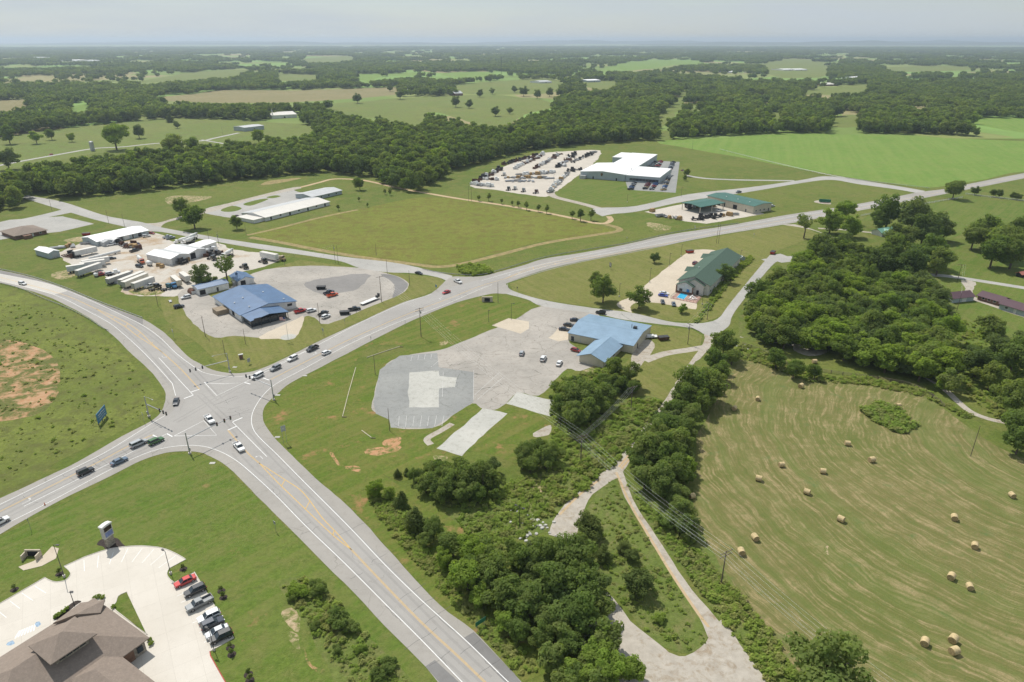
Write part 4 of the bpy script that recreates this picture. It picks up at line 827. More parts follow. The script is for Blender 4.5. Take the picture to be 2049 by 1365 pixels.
weeds('weeds', '1184,1015 1225,955 1245,1000 1300,1090 1400,1240 1412,1288 1370,1303 1290,1262 1228,1188 1180,1118', 420, .3, .8, 'weeds in the triangle between two lanes', 3)
weeds('weeds', '1256,970 1330,1040 1400,1105 1480,1190 1560,1290 1612,1370 1540,1370 1480,1290 1440,1232 1375,1150 1305,1050', 750, .4, 1.1, 'weedy bank between the lane and the hay field', 4)
weeds('weeds', '560,1168 605,1152 650,1180 705,1240 770,1310 845,1400 710,1400 645,1290 592,1215', 330, .3, 1.0, 'rough weeds beside the highway shoulder', 5, .4)
weeds('weeds', '0,600 80,615 155,650 205,685 240,710 280,760 300,800 270,840 150,900 0,970', 420, .25, .8, 'patchy weeds over the rough field by the junction', 6, .4)
weeds('weeds', '735,975 800,1010 830,1075 900,1150 960,1215 1010,1270 1090,1350 1045,1350 960,1265 890,1190 800,1090 740,1010', 900, .4, 1.0, 'long grass at the foot of the tree belt', 7, .5)
weeds('weeds', '1725,820 1758,806 1800,818 1832,855 1806,870 1745,842', 420, .7, 1.6, 'weed covered hummock in the hay field', 8)
weeds('weeds', '1478,690 1560,716 1640,752 1740,758 1850,782 1940,832 1940,842 1850,795 1730,770 1620,765 1540,735 1470,712', 900, .5, 1.2, 'weeds along the hay field fence', 9, .45)
weeds('weeds', '1900,650 1950,640 2080,700 2080,900 2010,850 1930,790 1910,720', 800, .5, 1.4, 'rough brush past the farm track', 10)
weeds('weeds', '1425,590 1440,560 1470,530 1500,512 1508,520 1478,548 1446,585 1400,645 1392,645 1408,620', 500, .7, 1.5, 'overgrown hedge strip behind the motel', 11, .05)
weeds('weeds', '915,535 940,528 972,538 985,546 950,553 925,548', 240, 1.0, 2.2, 'bushy growth in the corner of the rough field', 12, .05)
weeds('weeds', '1240,735 1215,760 1190,790 1160,840 1120,850 1100,830 1140,760 1200,740', 500, .6, 1.4, 'undergrowth below the trees behind the hall', 13)
# understory filling the woods and belts
def under(name, polys, step, lo, hi, label, seed, hgt=4.0):
    g = random.Random(seed); out = []
    for s in polys:
        poly = [P(x, y, hgt) for x, y in pts(s)]; xs = [q.x for q in poly]; ys = [q.y for q in poly]; n = int((max(xs) - min(xs)) * (max(ys) - min(ys)) / step ** 2)
        for _ in range(n):
            x, y = g.uniform(min(xs), max(xs)), g.uniform(min(ys), max(ys))
            if inside(x, y, poly): out.append((x, y, 0))
    g2 = np.random.default_rng(seed); n = len(out)
    return scatter(name, out, g2.uniform(lo, hi, n), g2.uniform(0, 6.28, n), g2.choice(6, n, p=[.27, .2, .2, .13, .1, .1]), far_near, label)
under('understory', ['1492,655 1507,610 1532,575 1582,540 1612,515 1642,500 1690,490 1740,525 1850,560 1886,600 1896,650 1894,700 1905,772 1850,738 1760,718 1650,686 1560,674 1502,664'], 4.6, .65, 1.0, 'leafy understory filling the dense wood', 41, 5)
under('understory', ['880,1075 940,1090 1000,1100 1060,1095 1150,1085 1190,1120 1215,1180 1215,1225 1200,1260 1270,1320 1285,1375 1130,1375 1090,1320 1020,1250 960,1190 900,1120'], 3.6, .4, .75, 'leafy understory filling the highway tree belt', 42, 3)
under('understory', ['1385,750 1440,745 1430,790 1400,820 1375,860 1380,930 1370,1000 1385,1060 1370,1070 1340,1030 1300,970 1265,920 1290,870 1340,810'], 3.4, .35, .7, 'leafy understory of the hay field hedgerow', 43, 3)
under('understory', ['1105,800 1140,765 1200,760 1230,740 1270,735 1275,770 1220,800 1180,835 1130,850', '830,945 880,925 960,935 1000,950 990,985 900,995 840,975'], 3.6, .3, .6, 'leafy understory round the vacant lot', 44, 3)
# ridges on the skyline
for i, (x0, x1, y, h) in enumerate([(-14000, 1500, 21000, 90), (-2000, 9000, 24000, 150), (3000, 16000, 19000, 120), (-16000, -3000, 25500, 140), (8000, 19000, 23000, 130)]):
    b = MB(); rs = []
    for k in range(61):
        x = x0 + (x1 - x0) * k / 60; e = math.sin(math.pi * k / 60) ** .6; z = h * e * (.55 + .45 * noise.noise(Vector((x / 1800, i * 7.3, 0))) + .15 * noise.noise(Vector((x / 500, i, 3))))
        rs.append([(x, y - 1600, -2), (x, y - 700, max(z, 0) * .6), (x, y, max(z, 0)), (x, y + 1600, -2)])
    b.rings(rs); o = b.build('hills', M['leafd']); o['kind'] = 'structure'
# the air
b = MB(); b.box(-31000, 31000, -350, 31500, -3, 175)
t = NT('summer_haze'); v = t.n('ShaderNodeVolumePrincipled'); v.inputs['Color'].default_value = (.74, .87, 1, 1); v.inputs['Density'].default_value = 8.5e-5; v.inputs['Anisotropy'].default_value = .35
t.l(v.outputs[0], t.o.inputs['Volume']); hz = b.build('haze', t.m); hz['kind'] = 'stuff'

# ---------------------------------------------------------------- buildings
class Bld:
    """rectangular building seen from a corner: A left, B nearest, C right ground corners; local x runs B->C, local y runs B->A"""
    def __init__(s, name, label, cat, A, B, C, group=None, lx=None, ly=None):
        a, b_, c = P(*A), P(*B), P(*C); u = a - b_; v = c - b_
        au, av = math.atan2(u.y, u.x), math.atan2(v.y, v.x); d = (au - av) % (2 * math.pi); e = (d - math.pi / 2) / 2
        s.rz = av + e; s.Lx = lx or v.length; s.Ly = ly or u.length; s.B = b_
        s.root = thing(name, label, cat, (b_.x, b_.y, 0), s.rz, group)
    def walls(s, h, m, rise=0, ridge='x', z0=0, name='wall', x0=0, x1=None, y0=0, y1=None):
        x1 = s.Lx if x1 is None else x1; y1 = s.Ly if y1 is None else y1; b = MB()
        if ridge == 'x' and rise: ring = [(y0, z0), (y1, z0), (y1, h), ((y0 + y1) / 2, h + rise), (y0, h)]; b.rings([[(x0, p, z) for p, z in ring], [(x1, p, z) for p, z in ring]])
        elif rise: ring = [(x0, z0), (x1, z0), (x1, h), ((x0 + x1) / 2, h + rise), (x0, h)]; b.rings([[(p, y0, z) for p, z in ring], [(p, y1, z) for p, z in ring]])
        else: b.box(x0, x1, y0, y1, z0, h)
        return b.build(name, m, s.root)
    def gable(s, h, rise, m, ridge='x', o=.4, t=.16, x0=0, x1=None, y0=0, y1=None, name='roof', m2=None, parent=None, up=.03):
        x1 = s.Lx if x1 is None else x1; y1 = s.Ly if y1 is None else y1; b = MB()
        if ridge == 'x': a0, a1, c0, c1 = y0, y1, x0 - o, x1 + o
        else: a0, a1, c0, c1 = x0, x1, y0 - o, y1 + o
        mid = (a0 + a1) / 2; k = rise / ((a1 - a0) / 2)
        prof = [(a0 - o, h - o * k + up), (mid, h + rise + up), (a1 + o, h - o * k + up), (a1 + o, h - o * k + t + up), (mid, h + rise + t + up), (a0 - o, h - o * k + t + up)]
        f = (lambda c, p, z: (c, p, z)) if ridge == 'x' else (lambda c, p, z: (p, c, z))
        b.rings([[f(c0, p, z) for p, z in prof], [f(c1, p, z) for p, z in prof]])
        if m2 is not None: b.mi[0:0] = []
        r = b.build(name, [m] + ([m2] if m2 else []), parent or s.root); s.roof = r
        if c1 - c0 > 7:
            g = MB(); pr = [(mid - .28, h + rise + t + up - .28 * k + .03), (mid, h + rise + t + up + .05), (mid + .28, h + rise + t + up - .28 * k + .03)]
            g.rings([[f(c, p_, z_) for p_, z_ in pr] for c in (c0 - .03, c1 + .03)]); g.build('ridge_cap', m, r)
            for e in (a0 - o - .1, a1 + o + .1):
                g = MB(); ze = h - o * k + up; g.rings([[f(c, p_, z_) for p_, z_ in ((e - .09, ze + .02), (e + .09, ze + .02), (e + .09, ze + .15), (e - .09, ze + .15))] for c in (c0, c1)]); g.build('gutter', m, r)
        if m2 is not None:
            for pl_ in r.data.polygons:
                cc = pl_.center; q = cc.y if ridge == 'x' else cc.x
                if q > mid: pl_.material_index = 1
        return r
    def hip(s, h, rise, m, o=.5, x0=0, x1=None, y0=0, y1=None, name='roof', parent=None, t=.18):
        x1 = s.Lx if x1 is None else x1; y1 = s.Ly if y1 is None else y1
        x0 -= o; x1 += o; y0 -= o; y1 += o; b = MB(); w, d = x1 - x0, y1 - y0; i = min(w, d) / 2
        r1, r2 = ((x0 + i, (y0 + y1) / 2), (x1 - i, (y0 + y1) / 2)) if w >= d else (((x0 + x1) / 2, y0 + i), ((x0 + x1) / 2, y1 - i))
        if abs(w - d) < .3: r2 = (r1[0] + .3, r1[1])
        e = [(x0, y0), (x1, y0), (x1, y1), (x0, y1)]; V = [(x, y, h - t) for x, y in e] + [(x, y, h) for x, y in e] + [(r1[0], r1[1], h + rise), (r2[0], r2[1], h + rise)]
        F = [(3, 2, 1, 0), (0, 1, 5, 4), (1, 2, 6, 5), (2, 3, 7, 6), (3, 0, 4, 7)]
        F += [(4, 5, 9, 8), (5, 6, 9), (6, 7, 8, 9), (7, 4, 8)] if w >= d else [(4, 5, 8), (5, 6, 9, 8), (6, 7, 9), (7, 4, 8, 9)]
        b.add(V, F); s.roof = b.build(name, m, parent or s.root); return s.roof
    def open(s, wall, t, z, w, h, m, name='window', frame=None, pane=None, off=0.0, parent=None):
        """opening on wall R (x side, y=0) or L (y side, x=0) centred at fraction t"""
        def bx(b, c, w_, z0, z1, d0, d1):
            if wall == 'R': b.box(c - w_ / 2, c + w_ / 2, off - d1, off - d0, z0, z1)
            else: b.box(off - d1, off - d0, c - w_ / 2, c + w_ / 2, z0, z1)
        c = t * (s.Lx if wall == 'R' else s.Ly); b = MB(); bx(b, c, w, z, z + h, -.05, .05); o = b.build(name, m, parent or s.root)
        if pane is not None:
            b = MB(); bx(b, c, w - .24, z + .12, z + h - .12, .052, .075); b.build('pane', pane, o)
        return o
    def vents(s, ps, m, r=.25, h=.7, name='roof_vent'):
        for x, y, z in ps:
            b = MB(); b.tube([(x, y, z - .3), (x, y, z + h)], r, 8); b.tube([(x, y, z + h), (x, y, z + h + .18)], [r * 1.6, r * .6], 8); b.build(name, m, s.roof)
def shed(name, label, A, B, C, eave_px, rise, ridge, wm, rm, cat='building', o=.35, m2=None, lx=None, ly=None, h=None):
    s = Bld(name, label, cat, A, B, C, lx=lx, ly=ly); s.h = h or HT(B[0], B[1], eave_px); s.rise = rise
    s.walls(s.h, wm, rise, ridge); s.gable(s.h, rise, rm, ridge, o, m2=m2); return s

# blue roofed store at the junction
s = shed('store_building', 'white metal store with wide blue roof and glazed porch by the junction', (425.6, 607), (484, 644), (595, 617), 630.5, 2.2, 'y', M['wall'], M['roofblue'], o=.5)
st = s; H = s.h; s.vents([(s.Lx * .22, s.Ly * .12, H + .9), (s.Lx * .3, s.Ly * .5, H + 1.3), (s.Lx * .85, s.Ly * .12, H + .6), (s.Lx * .7, s.Ly * .55, H + 1.2), (s.Lx * .12, s.Ly * .45, H + .4)], M['trim'])
s.open('L', .28, .2, 3.2, 2.8, M['trim'], 'loading_door', pane=M['dark']); s.open('L', .62, .1, 1.1, 2.2, M['trim'], 'door'); s.open('R', .88, 1.6, 2.6, 1.4, M['trim'], pane=M['glass'])
px0, px1, pd = s.Lx * .02, s.Lx * .66, 9.5
b = MB(); mid = (px0 + px1) / 2; prof = [(px0 - .5, 3.1), (mid, 4.4), (px1 + .5, 3.1), (px1 + .5, 3.3), (mid, 4.6), (px0 - .5, 3.3)]
b.rings([[(x, -pd - .9, z) for x, z in prof], [(x, -.02, z) for x, z in prof]]); b.build('porch_roof', M['roofblue'], s.root)
pg = MB(); pg.box(px0 + .3, px1 - .3, -pd + .2, -.05, .02, 3.0); po = pg.build('porch_wall', M['dark'], s.root)
n = 11; wpan = (px1 - px0 - .8) / n
for i in range(n):
    x = px0 + .4 + wpan * (i + .5); b = MB(); b.box(x - wpan / 2 + .12, x + wpan / 2 - .12, -pd + .12, -pd + .17, .35, 2.7); b.build('shopfront_pane', M['glass'], po)
for i in range(5):
    y = -pd + .9 + i * (pd - 1.2) / 5; b = MB(); b.box(px0 + .22, px0 + .27, y, y + (pd - 1.2) / 5 - .3, .35, 2.6); b.build('shopfront_pane', M['glass'], po)
for i in range(5):
    x = px0 + (px1 - px0) * i / 4; b = MB(); b.box(x - .11, x + .11, -pd - .75, -pd - .53, 0, 3.15); b.build('porch_post', M['steel'], s.root)
b = MB(); b.box(px0 + 1.2, px0 + 4.2, -pd - .95, -pd - .9, 3.0, 4.1); b.build('sign_board', M['steel'], s.root)
b = MB(); b.box(-5.5, -.15, s.Ly * .44, s.Ly * .62, 0, 2.2); b.build('timber_enclosure', mat('weathered_fence_boards', (.30, .24, .17, 1), .9), s.root)
# blue roofed outbuildings
s = shed('storage_shed', 'long low white shed with blue roof behind the store', (388, 584), (398.6, 592), (458, 577.5), 579.5, .8, 'x', M['wall'], M['roofblue'], 'shed', .3)
s.open('R', .13, .1, 3.0, 2.6, M['trim'], 'shed_door', pane=M['dark']); s.open('R', .42, .1, 3.6, 2.5, M['trim'], 'roller_door'); s.open('R', .62, .1, 1.0, 2.1, M['steel'], 'door'); s.open('R', .83, .1, 3.0, 2.5, M['trim'], 'roller_door')
s = shed('workshop', 'small white workshop with blue gabled roof and roof vent', (459, 562), (478, 573), (509.6, 567), 563, 1.6, 'y', M['wall'], M['roofblue'], 'workshop', .4)
s.open('R', .3, .1, 2.8, 2.6, M['trim'], 'shed_door', pane=M['dark']); s.open('R', .75, .1, 2.4, 2.4, M['trim'], 'roller_door'); s.vents([(s.Lx * .3, s.Ly * .75, s.h + 1.1)], M['roofblue'], .5, 1.2)
b = MB(); b.box(-1.8, -.3, s.Ly * .2, s.Ly * .2 + 1.6, 0, 1.8); b.build('air_unit', M['galv'], s.root)
# concrete works
s = Bld('workshop', 'white double gabled workshop of the concrete yard', 'workshop', (302, 520), (343, 532), (408, 509.5)); H = HT(343, 532, 519)
for k in range(2):
    x0, x1 = s.Lx * k / 2, s.Lx * (k + 1) / 2; s.walls(H, M['wall'], 1.3, 'y', x0=x0, x1=x1 - .01); s.gable(H, 1.3, M['roofwhite'], 'y', .0, x0=x0, x1=x1, y0=-.4, y1=s.Ly + .4, m2=M['roofgrey'])
s.open('R', .12, .1, 3.6, 3.6, M['wallgrey'], 'roller_door'); s.open('R', .3, .1, 3.4, 3.4, M['trim'], 'roller_door'); s.open('R', .62, .1, 3.6, 3.6, M['trim'], 'roller_door', pane=M['dark']); s.open('R', .86, .1, 3.2, 3.4, M['trim'], 'roller_door'); s.vents([(3, 5, H + .5), (6, 14, H + .5), (s.Lx * .7, 6, H + .8)], M['galv'], .15, .6)
s = shed('office_annex', 'low white roofed annex behind the concrete workshop', (376, 503), (398, 507), (431, 494), 496, .7, 'x', M['wall'], M['roofwhite'], 'building', .3); s.open('R', .35, 1, 1.2, 1, M['trim'], pane=M['glass']); s.open('R', .65, 1, 1.2, 1, M['trim'], pane=M['glass'])
s = shed('warehouse', 'long white roofed metal warehouse by the access road', (171.5, 483), (196, 493), (292.6, 468.5), 484, 1.5, 'x', M['wallblue'], M['roofwhite'], 'warehouse', .4)
for t_, w_ in ((.45, 2.6), (.56, 3.2), (.68, 1.2), (.82, 2.6)): s.open('R', t_, .1, w_, 2.6, M['trim'], 'roller_door' if w_ > 2 else 'door', pane=M['glass'] if w_ < 3 else None)
b = MB(); prof = [(1.5, 0), (8.5, 0), (8.5, 2.6), (5, 3.6), (1.5, 2.6)]; b.rings([[(x, -4.5, z) for x, z in prof], [(x, -.02, z) for x, z in prof]]); b.build('lean_to', M['wallgrey'], s.root)
s = shed('storage_shed', 'small pale shed alone on the grass above the highway', (74.7, 510), (101, 518.5), (120.7, 513.6), 507, 1.0, 'y', M['wallblue'], M['roofwhite'], 'shed', .3); s.open('R', .5, .1, 2.6, 2.6, M['wallgrey'], 'roller_door')
# brick church hall
s = Bld('brick_hall', 'brown brick hall with grey hipped roof beside the pale car park', 'building', (-14, 474), (32, 480), (99, 470.5)); H = HT(32, 480, 472.5)
s.walls(H, M['brick']); s.hip(H + .1, 2.8, M['shinbrown'], .9); s.open('R', .3, .8, 1.4, 1.3, M['trim'], pane=M['glass']); s.open('R', .55, .1, 1.1, 2.1, M['trim'], 'door'); s.open('R', .8, .8, 1.4, 1.3, M['trim'], pane=M['glass'])
b = MB(); b.box(s.Lx * .2, s.Lx * .45, -4, -.02, 0, H - .3); b.build('side_wing', M['brick'], s.root)
# depot
s = Bld('depot_building', 'long white depot with chalky low gabled roof beside the rough field', 'warehouse', (487, 433), (531.7, 443), (654.7, 410)); H = HT(531.7, 443, 435.5)
s.walls(H, M['wall'], 1.8, 'x'); s.gable(H, 1.8, M['roofcream'], 'x', .5, m2=M['roofgrey'])
for i in range(7): s.open('R', .08 + i * .14, 1.2 if i % 2 else .1, 1.6, 1.2 if i % 2 else 2.3, M['wallgrey'], 'window' if i % 2 else 'door', pane=M['glass'])
b = MB(); b.box(-8.5, -.05, 1.5, s.Ly * .72, 0, H - .3); b.build('end_wing', M['wall'], s.root); b = MB(); b.box(-9, -.05, 1.0, s.Ly * .75, H - .28, H - .05); b.build('end_wing_roof', M['roofcream'], s.root)
s = shed('depot_building', 'second grey roofed depot building behind the long one', (593, 396), (625, 402), (683, 388), 394.5, 1.4, 'x', M['wallblue'], M['roofgrey'], 'warehouse', .5)
for i in range(3): s.open('R', .3 + i * .25, .8, 1.6, 1.4, M['trim'], pane=M['glass'])
# factory
s = Bld('factory_building', 'large white roofed factory beside the equipment yard', 'factory', (1178, 338), (1161, 356), (1250, 363))
# front-left corner is B here: rebuild frame from the front edge
f0, f1 = P(1161, 356), P(1250, 363); rz = math.atan2(f1.y - f0.y, f1.x - f0.x); s.root.rotation_euler = (0, 0, rz); s.root.location = (f0.x, f0.y, 0)
def loc_(px, py, z): v = P(px, py, z) - f0; c, sn = math.cos(rz), math.sin(rz); return (v.x * c + v.y * sn, -v.x * sn + v.y * c)
FH = HT(1161, 356, 342.5)
def blk(name, poly, h, top, rm, wm):
    b = MB(); b.prism(poly, 0, h); o = b.build('wall', wm, s.root); cxm = sum(p[0] for p in poly) / len(poly); cym = sum(p[1] for p in poly) / len(poly)
    b = MB(); b.prism([(x + (x - cxm) * .012, y + (y - cym) * .012) for x, y in poly], h + .02, h + .5); return b.build('roof', rm, s.root)
W1 = (f1 - f0).length
ptsF = [loc_(x, y, FH) for x, y in ((1161, 342), (1252, 346.6), (1272, 306.6), (1234, 302), (1198, 301.6), (1191, 310.5), (1226, 310), (1223, 317), (1209, 317), (1204, 323), (1176, 324.4))]
D1 = ptsF[10][1]; D2 = ptsF[2][1]; xr = W1
b = MB(); ring = [(0, 0), (W1, 0), (W1, FH - .3), (W1 / 2, FH + 1.2), (0, FH - .3)]
b.rings([[(x, 0, z) for x, z in ring], [(x, D1, z) for x, z in ring]]); b.build('wall', M['wallblue'], s.root)
b = MB(); prof = [(-.4, FH - .35), (W1 / 2, FH + 1.25), (W1 + .2, FH - .35), (W1 + .2, FH - .1), (W1 / 2, FH + 1.5), (-.4, FH - .1)]; b.rings([[(x, -.4, z) for x, z in prof], [(x, D1 + .2, z) for x, z in prof]]); s.roof = b.build('roof', M['roofwhite'], s.root)
blk('rear', [(W1 * .36, D1 + .25), (W1 - .02, D1 + .25), (W1 - .02, D2), (W1 * .36, D2)], FH - .3, 0, M['roofwhite'], M['wallblue'])
xl = ptsF[5][0]; blk('rear_wing', [(W1 * .08, D1 + (D2 - D1) * .55), (W1 * .36 - .3, D1 + (D2 - D1) * .55), (W1 * .36 - .3, D2 - .4), (W1 * .08, D2 - .4)], FH - .5, 0, M['roofwhite'], M['wallblue'])
ox = loc_(1326, 362.5, 0)[0]; blk('office', [(W1 + .25, .9), (ox, .9), (ox, D1 * .97), (W1 + .25, D1 * .97)], FH - .9, 0, M['roofwhite'], M['wallblue'])
for i in range(9):
    x = W1 + 4 + i * (ox - W1 - 7) / 8.2; b = MB(); b.box(x, x + (ox - W1) / 11, 1.1 - .3, 1.17 - .3, 1.0, 3.2); b.build('window', M['glass'], s.root)
for x, w, h in ((W1 * .28, 1.2, 2.2), (W1 * .8, 1.2, 2.2)): b = MB(); b.box(x, x + w, -.06, .02, 0, h); b.build('door', M['dark'], s.root)
b = MB(); b.box(W1 * .47, W1 * .5, -.08, -.03, FH * .5, FH * .72); b.tube([(W1 * .485, -.1, FH * .78), (W1 * .485, -.04, FH * .78)], 1.1, 12); b.build('wall_emblem', mat('tan_and_black_emblem', (.22, .13, .06, 1), .7, 0, .5, 1.4), s.root)
b = MB(); b.box(.5, 6, -4, -.1, 0, 3.0); b.build('loading_dock', M['wallgrey'], s.root)
b = MB(); b.tube([(W1 * .97, D1 * .5, FH), (W1 * .97, D1 * .5, FH + 1.6)], .3, 8); b.build('roof_vent', M['galv'], s.roof)
# dealer
s = Bld('canopy', 'open green roofed canopy over parked machinery', 'canopy', (1368, 419), (1400, 428.5), (1441, 418.5)); H = HT(1400, 428.5, 415); s.gable(H, .8, M['roofgreen'], 'x', .6, t=.35)
for x, y in [(i * s.Lx / 2, j * s.Ly) for i in range(3) for j in range(2)]: b = MB(); b.box(x - .2, x + .2, y - .2, y + .2, 0, H + .1); b.build('post', M['wallcream'], s.root)
s = shed('dealer_building', 'long cream machinery workshop with green roof', (1416, 0), (1416, 0), (1416, 0), 0, 1, 'x', M['wallcream'], M['roofgreen'], h=1) if False else Bld('dealer_building', 'long cream machinery workshop with green roof', 'workshop', (1426.5, 404), (1506.5, 428), (1535.7, 420)); H = HT(1506.5, 428, 413)
s.walls(H, M['wallcream'], .9, 'y'); s.gable(H, .9, M['roofgreen'], 'y', .7)
for t_, w_ in ((.93, 3.4), (.74, 3.6), (.62, 2.6), (.38, 4.0), (.15, 1.2)): s.open('L', t_, .1, w_, 3.4 if w_ > 2 else 2.2, M['trim'], 'roller_door' if w_ > 2 else 'door', pane=M['dark'])
for t_ in (.15, .38, .6): s.open('R', t_, 1.2, 1.4, 1.3, M['trim'], pane=M['glass'])
s.open('R', .85, .1, 1.4, 2.3, M['trim'], 'door', pane=M['glass']); s.vents([(s.Lx * .3, s.Ly * y, H + .6) for y in (.2, .45, .7)], M['trim'], .3, .5)
# motel
s = Bld('motel', 'green shingle roofed motel with white gabled front by the pool', 'motel', (1397, 527), (1415, 592), (1466, 527)); f0, f1 = P(1356, 581), P(1417, 592)
mz = math.atan2(f1.y - f0.y, f1.x - f0.x); back = P(1466, 529); nrm = Vector((-math.sin(mz), math.cos(mz), 0)); s.root.location = (f0.x, f0.y, 0); s.root.rotation_euler = (0, 0, mz); s.Lx = (f1 - f0).length; s.Ly = (back - f1).dot(nrm)
H = HT(1417, 592, 571); s.walls(H, M['stucco'], 3.2, 'y'); s.gable(H, 3.2, M['shingreen'], 'y', .7)
w = s.Lx; s.walls(H - .2, M['stucco'], 2.4, 'y', x0=.25 * w, x1=.86 * w, y0=-1.6, y1=-.02, name='front_gable'); s.gable(H - .2, 2.4, M['shingreen'], 'y', .45, x0=.25 * w, x1=.86 * w, y0=-1.6, y1=-.02, name='gable_roof')
s.walls(H - 1.2, M['stucco'], 2.0, 'y', x0=.02 * w, x1=.56 * w, y0=-3.4, y1=-1.7, name='entry_gable'); s.gable(H - 1.2, 2.0, M['shingreen'], 'y', .45, x0=.02 * w, x1=.56 * w, y0=-3.4, y1=-1.7, name='gable_roof')
b = MB(); b.box(.02 * w, .56 * w, -3.5, -3.42, .02, 1.1); b.build('brick_plinth', M['brick'], s.root)
for x in (.02, .55): b = MB(); b.box(x * w - .3, x * w + .3, -3.55, -3.35, 0, H - 1.5); b.build('brick_pier', M['brick'], s.root)
for x, z, ww, hh, m in ((.12, 1.3, 1.5, 1.2, M['glass']), (.36, 1.2, 1.4, 1.4, mat('blue_machine', (.05, .25, .55, 1), .5)), (.3, 3.0, 1.6, 2.2, M['trim'])):
    b = MB(); b.box(x * w, x * w + ww, -3.58, -3.44, z, z + hh); b.build('window' if m == M['glass'] else 'wall_panel', m, s.root)
b = MB(); b.box(.64 * w, .64 * w + 1.2, -1.72, -1.62, .05, 2.4); b.build('door', M['dark'], s.root)
for i in range(9):
    for zz in (1.0, 3.9):
        y = 3 + i * (s.Ly - 6) / 8; b = MB(); b.box(s.Lx - .02, s.Lx + .07, y - .8, y + .8, zz, zz + 1.4); o = b.build('window', M['trim'], s.root); b = MB(); b.box(s.Lx + .072, s.Lx + .09, y - .66, y + .66, zz + .14, zz + 1.26); b.build('pane', M['glass'], o)
for y0, y1 in ((.28, .42), (.75, .9)):
    b = MB(); yy0, yy1 = s.Ly * y0, s.Ly * y1; ym = (yy0 + yy1) / 2
    b.add([(-2.6, yy0, H - .4), (-2.6, yy1, H - .4), (w * .3, ym, H + 2.0), (-2.6, ym, H + 1.2), (.2, yy0, H + .1), (.2, yy1, H + .1)], [(0, 3, 2, 4), (3, 1, 5, 2), (0, 4, 5, 1), (0, 1, 3), (4, 2, 5)]); b.build('dormer_roof', M['shingreen'], s.root)
s.vents([(w * .3, s.Ly * .3, H + 1.8)], M['galv'], .22, 1.0)
pd_ = thing('swimming_pool', 'bright blue rectangular pool with a pink paved deck', 'pool'); dk = W('1341.5,597 1358,584 1404,594.5 1393.4,607.5'); pw = W('1354,596 1362.6,587 1376,590.7 1368,600')
M['deck'] = mat('pink_pavers', (.42, .27, .22, 1), .9, 0, .15, 1); M['poolw'] = NT('pool_water').bsdf((.05, .42, .68, 1), .08, 0, .5)
b = MB(); b.prism([(p.x, p.y) for p in dk], 0, .16); b.build('deck', M['deck'], pd_)
b = MB(); cxp = sum((p for p in pw), Vector()) / 4; b.prism([tuple((p + (p - cxp).normalized() * .35)[:2]) for p in pw], .15, .22); b.build('coping', M['kerb'], pd_)
sheet('water', pw, .225, M['poolw'], pd_)
b = MB(); ring = dk + dk[:1]
for i in range(4):
    n = int((ring[i + 1] - ring[i]).length / 1.5)
    for k in range(n): q = ring[i].lerp(ring[i + 1], k / n); b.box(q.x - .04, q.x + .04, q.y - .04, q.y + .04, .1, 1.3)
    b.tube([ring[i] + Vector((0, 0, 1.28)), ring[i + 1] + Vector((0, 0, 1.28))], .04, 5)
b.build('railing', M['steel'], pd_)
for i, (x, y) in enumerate([(1383, 594.5), (1381, 597.5), (1386, 599.5), (1389, 596.5), (1380, 600.5), (1391, 600)]):
    q = P(x, y); t_ = thing('sun_lounger', 'white sun lounger %s from the water on the pink pool deck' % ORD[i], 'sun lounger', (q.x, q.y, .16), .6 + i * .5, 'loungers on the pool deck')
    b = MB(); b.box(-.9, .4, -.3, .3, .28, .36); b.build('seat', M['trim'], t_); b = MB(); b.hexa([(.4, -.3, .28), (.95, -.3, .68), (.95, .3, .68), (.4, .3, .28)], [(.4, -.3, .36), (.92, -.3, .75), (.92, .3, .75), (.4, .3, .36)]); b.build('backrest', M['trim'], t_)
    for lx in (-.8, .35):
        for ly in (-.26, .26): b = MB(); b.box(lx - .03, lx + .03, ly - .03, ly + .03, 0, .28); b.build('leg', M['trim'], t_)
s = shed('storage_shed', 'small pale grey shed behind the motel', (1474, 521), (1480, 524.5), (1488, 522), 517, .9, 'y', M['wallblue'], M['roofgrey'], 'shed', .2)
# pale blue hall
s = Bld('blue_hall', 'cream metal hall with large pale blue roof', 'hall', (1137, 681), (1266, 707.5), (1301, 667)); H = HT(1266, 707.5, 692)
s.walls(H, M['wallcream'], 1.5, 'y'); s.gable(H, 1.5, M['roofsky'], 'y', .3)
for i in range(1, 5): b = MB(); b.box(-.12, -.02, s.Ly * i / 5 - .12, s.Ly * i / 5 + .12, 0, H - .1); b.build('downpipe', M['wallgrey'], s.root)
s.open('R', .25, .1, 1.1, 2.1, M['steel'], 'door'); s.open('L', .93, .1, 1.6, 2.3, M['trim'], 'door', pane=M['glass'])
b = MB(); b.box(s.Lx * .58, s.Lx * .64, s.Ly * .12, s.Ly * .17, H + 1.2, H + 2.3); b.tube([(s.Lx * .62, s.Ly * .2, H + .9), (s.Lx * .62, s.Ly * .2, H + 3)], .12, 6); b.build('roof_unit', M['steel'], s.roof)
s = shed('hall_annex', 'gabled annex with pale blue roof against the cream hall', (1159, 725), (1189, 732), (1214, 724), 722, 1.6, 'y', M['wallcream'], M['roofsky'], 'building', .6, h=3.0); q = P(1187, 732)
f0, f1 = P(1159, 724.5), P(1214, 738); rz = math.atan2(f1.y - f0.y, f1.x - f0.x); s.root.location = (f0.x, f0.y, 0); s.root.rotation_euler = (0, 0, rz)
for ch in list(s.root.children_recursive): bpy.data.objects.remove(ch)
s.Lx = (f1 - f0).length * .86; s.Ly = 17.5; s.walls(3.0, M['wallcream'], 1.9, 'y'); s.gable(3.0, 1.9, M['roofsky'], 'y', .8)
